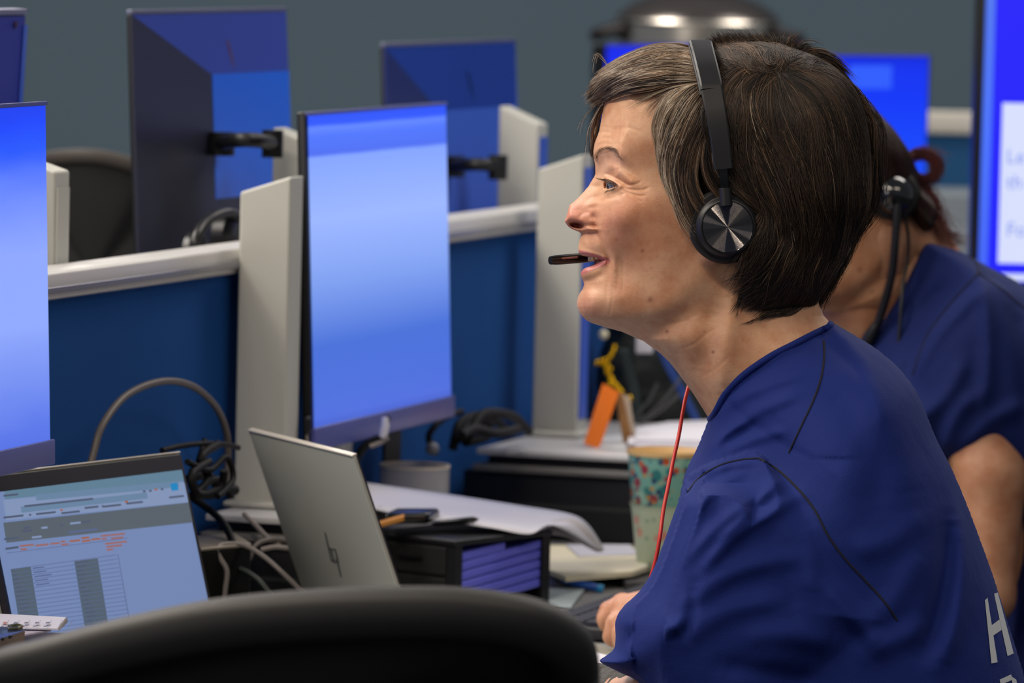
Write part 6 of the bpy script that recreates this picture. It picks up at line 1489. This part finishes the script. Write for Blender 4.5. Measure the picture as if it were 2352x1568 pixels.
cable([P(560, 1180, 5.355), P(585, 1204, 5.34), P(612, 1232, 5.32), P(640, 1250, 5.30)], .0024, CL, 'short light-grey cable slanting over the low riser')
YT = 5.22
cable([P(512, 1400, YT), P(518, 1350, YT), P(521, 1310, YT), P(506, 1282, YT), P(498, 1262, YT), P(514, 1250, YT+.01), P(560, 1252, YT+.02), P(606, 1278, YT+.01), P(650, 1316, YT), P(700, 1365, YT)], .0023, CL, 'light-grey cable standing in a loop between the two laptops')
cable([P(472, 1312, YT+.03), P(510, 1300, YT+.03), P(550, 1306, YT+.02), P(590, 1330, YT+.01), P(626, 1372, YT)], .0028, CDG, 'dark green cable bending low between the two laptops')
cable([P(553, 1306, YT+.04), P(572, 1284, YT+.05), P(582, 1258, YT+.06), P(600, 1244, YT+.07), P(630, 1238, YT+.08), P(668, 1244, YT+.08)], .0024, CG, 'grey cable rising beside the back of silver laptop')
cable([P(600, 1262, YT+.06), P(634, 1256, YT+.06), P(680, 1262, YT+.06)], .0024, CL, 'pale cable end just left of the silver laptop lid')
cable([P(468, 1272, YT+.05), P(490, 1276, YT+.05), P(520, 1284, YT+.05), P(546, 1282, YT+.05)], .0018, CG, 'thin grey cable in the gap right of the open laptop')
ds = empty('docking_station', np.array([*P(540, 1250, 5.33)[:2], .7405]), 'flat dark docking station with pale front edge between the two laptops', 'dock')
q = P(462, 1256, 5.20); q1 = P(578, 1236, 5.25); ax_ = q1-q; ax_[2] = 0; zt_ = q[2]
mb = MB(); mb.box((q[0], q[1], .7405), ax_, np.array([-.02, .09, 0]), Zz*(zt_-.7405-.004), .003); mb.build('body', mat('dock_and_shadow_black', (6, 7, 7), .7, spec=.2), ds, True)  # near-black body also stands for the shadows between the laptops
mb = MB(); mb.box((q[0], q[1], zt_-.004), ax_, np.array([-.02, .09, 0]), Zz*.003, .001); mb.build('pale_lid_edge', mat('champagne_edge', (160, 150, 138), .35, metal=.4), ds, True)
cable([PD(1000, 1040, .04), PD(985, 1000, .04), PD(1020, 960, .04), PD(1060, 945, .04)], .0036, CB, 'black cable rising beside the left end of white-topped riser')
for i, pts in enumerate(([(1040, 1030), (1055, 975), (1090, 955), (1130, 960), (1160, 985)], [(1050, 1010), (1085, 965), (1120, 975), (1120, 1000), (1070, 1015)], [(1075, 1005), (1110, 950), (1175, 955), (1200, 975), (1215, 990)], [(1060, 1000), (1090, 985), (1140, 995), (1190, 985)])):
    cable([PD(x, y, .035+.01*i) for x, y in pts], .0052, CB, ['black cable arching over the left end of white-topped riser', 'black cable coil lying at left end of white-topped riser', 'black cable hump against the second grey post', 'black cable lying flat before the second grey post'][i])
v, q = ball((0, 0, 0), .007, 12); v = v+PD(993, 1030, .05); pb2 = obj('cable_plug', v, orient(v, q), mat('grey_plug', (110, 112, 124), .4), None, True); tag(pb2, 'small round grey plug hanging beside the black drawer box', 'plug')
# plug and lead under the middle monitor
us = empty('cable_connector', pl2.at(.55, -.02, .0), 'white plug with black lead dangling under the middle monitor', 'plug')
yq = 5.62
mb = MB(); mb.tube([P(884, 958, yq), P(885, 975, yq), P(880, 1000, yq), P(878, 1012, yq)], [.0030, .0042, .0046, .0030], 12); mb.build('plug', mat('white_plug', (214, 214, 222), .35), us, True)
mb = MB(); mb.tube(crom([P(890, 1008, yq), P(868, 1008, yq), P(846, 1018, yq), P(826, 1040, yq), P(812, 1075, yq), P(806, 1120, yq)], 8), .0042, 10); mb.build('lead', CB, us, True)
mb = MB(); mb.tube(crom([P(892, 1004, yq-.002), P(872, 1016, yq-.002), P(850, 1024, yq-.002)], 6), .0026, 8); mb.build('lead_highlight', mat('lead_highlight_grey', (120, 110, 104), .3), us, True)  # grey tube laid along the black lead as its painted highlight
ft = empty('cable_connector', pl2.at(.01, -.05, -.004), 'black cable clip hanging at the near lower corner of middle monitor', 'plug')
mb = MB(); mb.box(P(697, 998, 5.485), P(713, 998, 5.485)-P(697, 998, 5.485), np.array([0, .012, 0]), Zz*.018, .003); mb.build('clip_body', BLKP, ft, True)
mb = MB(); mb.tube([P(705, 996, 5.49), P(706, 1030, 5.49), P(704, 1100, 5.49)], .0014, 8); mb.build('wire', CL, ft, True)

# ---------------------------------------------------------------- lower left: calendar card, phone
yk = 4.42
zb2 = P(60, 1480, yk)[2]-.006
bx = empty('storage_box', (P(40, 1480, yk)[0], yk, .7405), 'dark plum box at the lower frame edge under the calendar card and phone', 'box')
xL, xR = P(-160, 1480, yk)[0], P(128, 1480, yk)[0]
mb = MB(); mb.box((xL, yk-.11, .7405), (xR-xL, 0, 0), (0, .24, 0), (0, 0, zb2-.7405), .004); mb.build('body', mat('dark_plum_board', (58, 44, 52), .6), bx, True)
cl_ = empty('desk_calendar', P(60, 1430, yk+.02), 'white printed calendar card with folded end, in front of the open laptop', 'calendar')
top_ = [P(-90, 1404, yk+.10), P(154, 1417, yk+.06), P(134, 1443, yk), P(-90, 1436, yk)]
poly_slab('card', top_, .0012, PAPER, cl_)
poly_slab('folded_end', [P(154, 1417, yk+.06), P(156, 1428, yk+.062), P(137, 1447, yk+.001), P(134, 1443, yk)], .001, mat('grey_card', (150, 146, 146), .7), cl_, n=Rv)
poly_slab('backing_sheet', [P(-90, 1442, yk+.01), P(118, 1446, yk+.01), P(60, 1456, yk-.02), P(-90, 1460, yk-.02)], .0012, mat('lilac_white_card', (196, 186, 200), .7), cl_)
INK = mat('calendar_ink', (120, 120, 134), .8); INKR = mat('calendar_red_ink', (190, 120, 100), .8); mb = MB(); nrm = np.cross(top_[1]-top_[0], top_[3]-top_[0]); nrm /= np.linalg.norm(nrm); nrm = nrm if nrm[2] > 0 else -nrm
def ch4(px, py):
    r = ray(px, py); k = ((top_[0]+nrm*.0004-Cv)@nrm)/(r@nrm); return Cv+r*k
for i in range(7):
    x = 6+i*24.5; mb.add([ch4(x+14, 1423), ch4(x+14.8, 1423), ch4(x+4.8, 1443), ch4(x+4, 1443)], [(0, 1, 2, 3)], 0)
    if i < 5:
        mb.add([ch4(x+2, 1428), ch4(x+11, 1428), ch4(x+9, 1431.5), ch4(x, 1431.5)], [(0, 1, 2, 3)], 1 if i in (0,) else 0)
        mb.add([ch4(x-3, 1437), ch4(x+3, 1437), ch4(x+2, 1439), ch4(x-4, 1439)], [(0, 1, 2, 3)], 0)
mb.build('printed_grid', INK, cl_, mats=[INK, INKR])
pz0 = P(0, 1460, yk-.03)
pho = empty('mobile_phone', pz0, 'phone in a clear case with camera edge, at left frame edge on the plum box', 'phone')
A_ = [P(-60, 1440, yk-.02), P(50, 1438, yk-.02), P(54, 1448, yk-.05), P(-20, 1474, yk-.09), P(-90, 1470, yk-.09)]
poly_slab('glass_back', A_, .002, mat('dark_blue_glass', (22, 30, 60), .15), pho)
CLR = mat('clear_case', (150, 140, 128), .15, trans=.55)
poly_slab('clear_case', [P(50, 1438, yk-.022), P(57, 1449, yk-.052), P(-18, 1478, yk-.094), P(-26, 1472, yk-.090)], .011, CLR, pho, n=Zz)
mb = MB(); mb.tube([P(20, 1438, yk-.03), P(38, 1434, yk-.03), P(50, 1438, yk-.03), P(40, 1443, yk-.04), P(24, 1444, yk-.04), P(20, 1438, yk-.03)], .0014, 8); mb.build('camera_ring', mat('champagne_metal', (140, 140, 110), .2, metal=.9), pho, True)
mb = MB(); 
for x, y in ((10, 1468), (27, 1463)): mb.box(P(x-3, y+4, yk-.105), P(x+3, y+2, yk-.101)-P(x-3, y+4, yk-.105), Nn*-.002, Zz*.0028, .0006)
mb.build('side_button', BLKP, pho, True)
# ================================================================== the second person, behind
e2c = cos(radians(36)); e2s = sin(radians(36)); tilt2 = radians(22)
def T2(V):
    """head of the first sculpt, turned and bowed, ear at its traced place"""
    V = np.array(V, float); kx = np.clip((V[:, 0]-1480)/120, 0, 1)*np.clip((520-V[:, 1])/120, 0, 1); cc_ = np.array([1620., 440., 0.])
    V = cc_+(V-cc_)*(1-.30*kx[:, None])
    p = (V-np.array([1668., 517., 175.]))*np.array([1, 1, 1.0])*.80
    x = p[:, 0]*e2c+p[:, 2]*e2s; z = -p[:, 0]*e2s+p[:, 2]*e2c; y = p[:, 1]
    x2 = x*cos(tilt2)+y*sin(tilt2); y2 = -x*sin(tilt2)+y*cos(tilt2)
    return np.stack([2046+x2, 442+y2, z+0], 1)
keepv = HV[:, 1] < 900
q2m = HQd[keepv[HQd].all(1)]; used = np.unique(q2m); rmp = np.full(len(HV), -1); rmp[used] = np.arange(len(used))
V2 = T2(HV[used]); Q2 = rmp[q2m]
W2_ = H2.W(V2); Q2o = orient(H1.W(HV), HQd); 
if (Q2o[0] != HQd[0]).any(): Q2 = Q2[:, ::-1]
def w2(px, py, z): return H2.W([(px, py, z)])[0]
nk = [((2020, 560, -60), (1985, 700, -110), 100, 96), ((1985, 700, -110), (2090, 900, -150), 96, 130), ((2110, 520, -80), (2160, 640, -120), 62, 80),
      ((2220, 820, 80), (2262, 1090, 150), 100, 84), ((2262, 1090, 150), (2250, 1360, 190), 82, 62), ((2250, 1360, 190), (2020, 1560, 160), 60, 46), ((2020, 1560, 160), (1800, 1590, 130), 46, 36), ((1800, 1590, 130), (1730, 1600, 120), 40, 32),
      ((2150, 900, -110), (2400, 1300, -80), 120, 150), ((2400, 1300, -80), (2460, 1750, -60), 150, 150)]
for k_ in range(4): nk.append(((1740, 1590+k_*14, 135-k_*10), (1690, 1600+k_*15, 130-k_*10), 13, 10)); nk.append(((1690, 1600+k_*15, 130-k_*10), (1660, 1618+k_*14, 128-k_*10), 10, 8))
nk.append(((1780, 1580, 140), (1730, 1572, 160), 14, 10))
nV, nQ = caps_mesh([(a, b, c, d) for a, b, c, d in nk], 7.0, k=30)
nW = H2.W(nV)
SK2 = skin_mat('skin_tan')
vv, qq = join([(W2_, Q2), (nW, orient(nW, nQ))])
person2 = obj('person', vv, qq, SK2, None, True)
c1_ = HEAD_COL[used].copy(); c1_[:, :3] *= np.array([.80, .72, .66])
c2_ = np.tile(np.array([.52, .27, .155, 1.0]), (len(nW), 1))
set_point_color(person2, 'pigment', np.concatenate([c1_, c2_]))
tag(person2, 'dark-haired person in navy T-shirt bowed forward behind the smiling person', 'person')
for sgn in (1, -1):
    c = EC*np.array([1, 1, sgn]); v, q = ball(c, ER, 24); o = obj('eyeball', H2.W(T2(v)), orient(H2.W(T2(v)), q), eye_m, person2, True)
    col = np.tile(np.array([.6, .55, .5, 1.0]), (len(v), 1)); dn = (v-c)/ER; an = np.degrees(np.arccos(np.clip(-dn[:, 0], -1, 1))); col[an < 30] = (.10, .05, .02, 1); col[an < 13] = (.005, .005, .005, 1); set_point_color(o, 'pigment', col)
# hair: pinned up, reddish brown
h2x = np.arange(1600, 2260, 5.0); h2y = np.arange(90, 700, 5.0); X2, Y2 = np.meshgrid(h2x, h2y, indexing='ij')
OUT2 = crom([(1790, 470), (1735, 420), (1690, 372), (1655, 320), (1660, 262), (1700, 214), (1770, 178), (1845, 172), (1910, 182), (1968, 212), (2018, 256), (2060, 300), (2094, 350), (2108, 396), (2122, 432), (2146, 462), (2154, 494), (2142, 526), (2122, 530), (2098, 508), (2080, 486), (2050, 470), (1980, 470), (1900, 440), (1830, 420)], 6, True)
s2 = sdf2(X2, Y2, OUT2); sc2 = np.clip(s2, 0, 120); W2h = 165*np.sqrt(np.clip(1-(1-sc2/120)**2, 0, 1))
W2h = np.minimum(W2h, 60+np.clip(2165-X2, 0, 400)*.55)
CF2 = -60+np.clip(1960-X2, 0, 320)*.55
v, q = qsurf(np.where(s2 > 0, W2h**2, s2*60), CF2, h2x, h2y, np.arange(-260, 320, 6.0)); vw = H2.W(v)
HAIR2 = mat('dark_red_brown_hair', (26, 13, 13), .6, spec=.3, bump=(60, .6, .004))
hair2 = obj('hair', vw, orient(vw, q), HAIR2, person2, True)
def strands2(guides, n, jit=6, wave=5, rad=.00030, zamp=1.0, col=(.022, .007, .006), fly=3, zoff=6, K=12):
    G = np.array([resample(g, K) for g in guides]); m = len(G); u = rng.random(n)*(m-1-1e-6); i = u.astype(int); f = (u-i)[:, None, None]
    xy = G[i]*(1-f)+G[i+1]*f+rng.normal(0, jit, (n, 1, 2)); tt = np.linspace(0, 1, K)[None, :, None]
    xy = xy+rng.normal(0, fly, (n, 1, 2))*tt**2+wave*np.sin(tt*8+rng.random((n, 1, 1))*6.28)*rng.normal(0, .6, (n, 1, 2))
    zz = bilin(W2h, h2x, h2y, xy[..., 0].ravel(), xy[..., 1].ravel()).reshape(n, K)*zamp+bilin(CF2, h2x, h2y, xy[..., 0].ravel(), xy[..., 1].ravel()).reshape(n, K)+zoff+rng.normal(0, 3, (n, 1))
    p = np.concatenate([xy, zz[..., None]], -1); W_ = H2.W(p.reshape(-1, 3)).reshape(n, K, 3); R = np.full((n, K), rad); R[:, -1] *= .3
    C = np.array(col)*rng.uniform(.5, 1.6, (n, 1)); return W_, R, C
L2_ = [strands2([[(1915, 186), (1996, 250), (2060, 330), (2105, 410)], [(1880, 186), (1960, 270), (2020, 360), (2070, 440)], [(1830, 190), (1900, 290), (1960, 400), (2030, 460)], [(1750, 200), (1820, 300), (1900, 400), (2000, 460)], [(1680, 250), (1740, 330), (1840, 420), (1960, 465)]], 4200),
       strands2([[(2080, 360), (2110, 345), (2145, 350), (2162, 380), (2150, 410), (2120, 418)], [(2085, 380), (2100, 362), (2130, 362), (2146, 386), (2136, 404), (2112, 408)]], 190, jit=5, wave=4, zamp=.2, zoff=40, col=(.08, .016, .016), rad=.0002),
       strands2([[(2100, 400), (2130, 430), (2150, 470), (2148, 520), (2128, 532)], [(2080, 400), (2105, 450), (2120, 490), (2110, 520)]], 900, zoff=10),
       strands2([[(2120, 400), (2150, 440), (2172, 490), (2176, 540)], [(2105, 420), (2140, 470), (2160, 520), (2190, 548), (2216, 550)], [(2090, 520), (2130, 545), (2170, 552), (2212, 548)]], 110, jit=6, zamp=.2, zoff=30, rad=.00018, col=(.12, .03, .025), fly=10),
       strands2([[(2100, 350), (2125, 338), (2150, 345), (2175, 360)], [(2120, 360), (2150, 372), (2160, 396), (2150, 415)]], 50, jit=6, zamp=.1, zoff=30, rad=.00018, col=(.13, .03, .03), fly=10)]
strands_obj('strand', np.concatenate([a[0] for a in L2_]), np.concatenate([a[1] for a in L2_]), np.concatenate([a[2] for a in L2_]), HAIR_M, hair2)
# T-shirt
s2x = np.arange(1840, 2760, 6.0); s2y = np.arange(520, 2100, 6.0); SX_, SY_ = np.meshgrid(s2x, s2y, indexing='ij'); SX_ = SX_.astype(np.float32); SY_ = SY_.astype(np.float32)
T2P = crom([(2128, 558), (2165, 564), (2215, 580), (2275, 612), (2350, 652), (2430, 720), (2510, 850), (2570, 1020), (2620, 1300), (2660, 1700), (2680, 2060), (2200, 2060), (2240, 1700), (2290, 1450), (2330, 1230), (2300, 1150), (2180, 1040), (2100, 1180), (2030, 1200), (1960, 1060), (1940, 900), (1960, 800), (1992, 782), (2012, 758), (2034, 725), (2056, 686), (2078, 645), (2098, 606)], 5, True)
st2 = sdf2(SX_, SY_, T2P); C2L = np.array([(1992, 782), (2034, 725), (2056, 686), (2078, 645), (2098, 606), (2128, 558)], float)
lim2 = smin(70+seg_dist(SX_, SY_, C2L, False)*1.0, np.full(SX_.shape, 300, np.float32), 80); q_ = np.clip(st2, 0, 200); wt2 = smin(300*np.sqrt(np.clip(1-(1-q_/200)**2, 0, 1)), lim2, 30)
A2P = crom([(2236, 640), (2180, 690), (2120, 770), (2085, 860), (2090, 960), (2130, 1040), (2186, 1072), (2225, 1066), (2262, 1064), (2300, 1082), (2344, 1118), (2364, 1060), (2380, 960), (2376, 850), (2350, 740), (2300, 660)], 5, True)
sa2 = sdf2(SX_, SY_, A2P); wa2 = 130*np.sqrt(np.clip(1-(1-np.clip(sa2, 0, 110)/110)**2, 0, 1))
zf2 = np.where(st2 > 0, wt2-60, -60.); zb2_ = np.where(st2 > 0, -wt2-60, -60.)
zf2 = np.where(sa2 > 0, smax(zf2, 90+wa2, 30), zf2); zb2_ = np.where((st2 <= 0) & (sa2 > 0), 100-wa2, zb2_)
for pts, am, sg in (([(2236, 600), (2238, 660), (2250, 760), (2246, 880), (2230, 960)], 9, 12), ([(2080, 880), (2130, 780), (2200, 700), (2236, 668)], 14, 12), ([(2060, 820), (2110, 720), (2170, 650)], -12, 12), ([(2150, 1040), (2175, 960), (2230, 900)], 10, 14), ([(2190, 1040), (2260, 960), (2330, 930)], 10, 16),
                    ([(2100, 960), (2160, 900), (2200, 820)], 8, 14), ([(2310, 700), (2340, 820), (2340, 960)], -8, 14), ([(2040, 900), (2070, 800), (2120, 700)], 8, 10)):
    zf2 += stroke(SX_, SY_, pts, am, sg, 5)*np.clip(np.maximum(st2, sa2)/25, 0, 1)*1.5
sg2 = np.maximum(st2, sa2); hh2 = (zf2-zb2_)/2; v, q = qsurf(np.where(sg2 > 0, np.maximum(hh2, 1)**2, sg2*60).astype(np.float32), np.where(sg2 > 0, (zf2+zb2_)/2, -60).astype(np.float32), s2x, s2y, np.arange(-420, 330, 6.0))
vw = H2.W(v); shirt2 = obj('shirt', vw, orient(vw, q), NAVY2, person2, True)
for pts in ([(2238, 628), (2290, 668), (2330, 700), (2360, 726), (2400, 770)], [(2238, 628), (2180, 690), (2120, 770), (2086, 860)], [(2226, 590), (2240, 610), (2238, 628)]):
    p = crom(pts, 5); mb = MB(); mb.tube(H2.W([(x, y, float(bilin(zf2, s2x, s2y, x, y))+1) for x, y in p]), .0011, 6); mb.build('seam', STITCH, shirt2, True)
# trousers, seat
hp2 = H2.W([(2480, 2040, -60)])[0]; tl = []
for sd in (.11, -.11):
    h_ = hp2+np.array([0, -sd, 0.0]); k1 = h_+np.array([-.42, -sd*.4, -.01]); f1 = np.array([k1[0]-.02, k1[1], .09]); tl += [(h_*1000, k1*1000, 88, 64), (k1*1000, f1*1000, 60, 44)]
tl.append(((hp2+np.array([0, .1, 0]))*1000, (hp2+np.array([0, -.1, 0]))*1000, 115, 115))
v, q = caps_mesh(tl, 13.0, k=20); v = v/1000; obj('trousers', v, orient(v, q), TRO, person2, True)
for sd in (.11, -.11):
    k1 = hp2+np.array([-.42, -sd*1.4, 0]); a = np.array([k1[0]+.03, k1[1], .045]); b = a+np.array([-.2, 0, -.005]); v, q = caps_mesh([(a*1000, b*1000, 44, 34)], 9.0); v = v/1000; v[:, 2] = np.maximum(v[:, 2], .004); obj('shoe', v, orient(v, q), BLK, person2, True)
ch = empty('office_chair', (hp2[0], hp2[1], 0), 'black swivel chair under the bowed dark-haired person', 'chair'); zs = float(hp2[2]-.1)
mb = MB(); mb.box((hp2[0]-.25, hp2[1]-.25, zs-.08), (.5, 0, 0), (0, .5, 0), (0, 0, .08), .03); mb.build('seat', BLK2, ch, True)
mb = MB(); mb.tube([(hp2[0], hp2[1], .08), (hp2[0], hp2[1], zs-.06)], .028, 16); mb.build('gas_column', BLK, ch, True)
mb = MB()
for k_ in range(5): a = k_*2*pi/5; mb.tube([(hp2[0], hp2[1], .10), (hp2[0]+.30*cos(a), hp2[1]+.30*sin(a), .03)], [.024, .015], 8)
mb.build('base', BLK, ch, True)
# headset of the second person
hs2 = empty('headset', w2(2050, 300, 0), 'glossy black headset with thick boom, worn by the bowed dark-haired person', 'headset')
s_ = 1/H2.S; ax2 = -Fv*1.0+Rv*.10-Uv*.05; ax2 /= np.linalg.norm(ax2)
GB = mat('glossy_black_shell', (14, 15, 16), .12, spec=.7, coat=.5)
def cup2(c, ax, par):
    mb = MB(); mb.lathe(c, ax, [(40*s_, 0), (54*s_, 3*s_), (60*s_, 12*s_), (60*s_, 24*s_), (52*s_, 32*s_), (40*s_, 33*s_)], 48); mb.build('ear_cushion', BLK2, par, True)
    mb = MB(); mb.lathe(c+ax*30*s_, ax, [(46*s_, 0), (45*s_, 10*s_), (38*s_, 24*s_), (25*s_, 34*s_), (10*s_, 39*s_), (0, 40*s_)], 48); mb.build('ear_cup', GB, par, True)
cup2(w2(2046, 446, 30), ax2, hs2)
farear = H2.W(T2(np.array([[1668., 517., -178.]])))[0]; cup2(farear, -ax2, hs2)
topp = H2.W(T2(np.array([[1640., 112., 0.]])))[0]
bp0 = w2(2034, 410, 50); bp1 = w2(2016, 362, 40); fe = farear-ax2*.03
top2 = w2(1930, 166, -60)
mb = MB(); mb.tube(crom([bp0, bp1, w2(1985, 300, 60), w2(1940, 235, 20), w2(1900, 196, -60), (w2(1860, 210, -200)), fe+Zz*.06, fe], 8), .006, 12); mb.build('headband', GB, hs2, True)
mb = MB(); mb.tube([w2(2008, 345, 52), w2(2022, 380, 56), w2(2036, 420, 56)], [.008, .012, .010], 16); mb.build('yoke', mat('grey_gloss_yoke', (70, 72, 74), .15, coat=.5), hs2, True)
mb = MB(); mb.tube(crom([w2(2056, 450, 84), w2(2054, 500, 84), w2(2050, 570, 78), w2(2044, 630, 66), w2(2030, 690, 50), w2(2008, 760, 30), w2(1990, 790, 20)], 8), [.0042]*0 or .0044, 12); mb.build('boom_arm', BLKP, hs2, True)
mb = MB(); mb.tube([w2(2012, 745, 36), w2(1996, 776, 26), w2(1985, 792, 20)], [.005, .0075, .006], 14); mb.build('microphone', BLKP, hs2, True)
mb = MB(); mb.tube(crom([w2(2072, 488, 60), w2(2082, 540, 50), w2(2082, 590, 44), w2(2072, 645, 50), w2(2066, 700, 60), w2(2060, 790, 60)], 8), .0018, 8); mb.build('cord', BLKP, hs2, True)
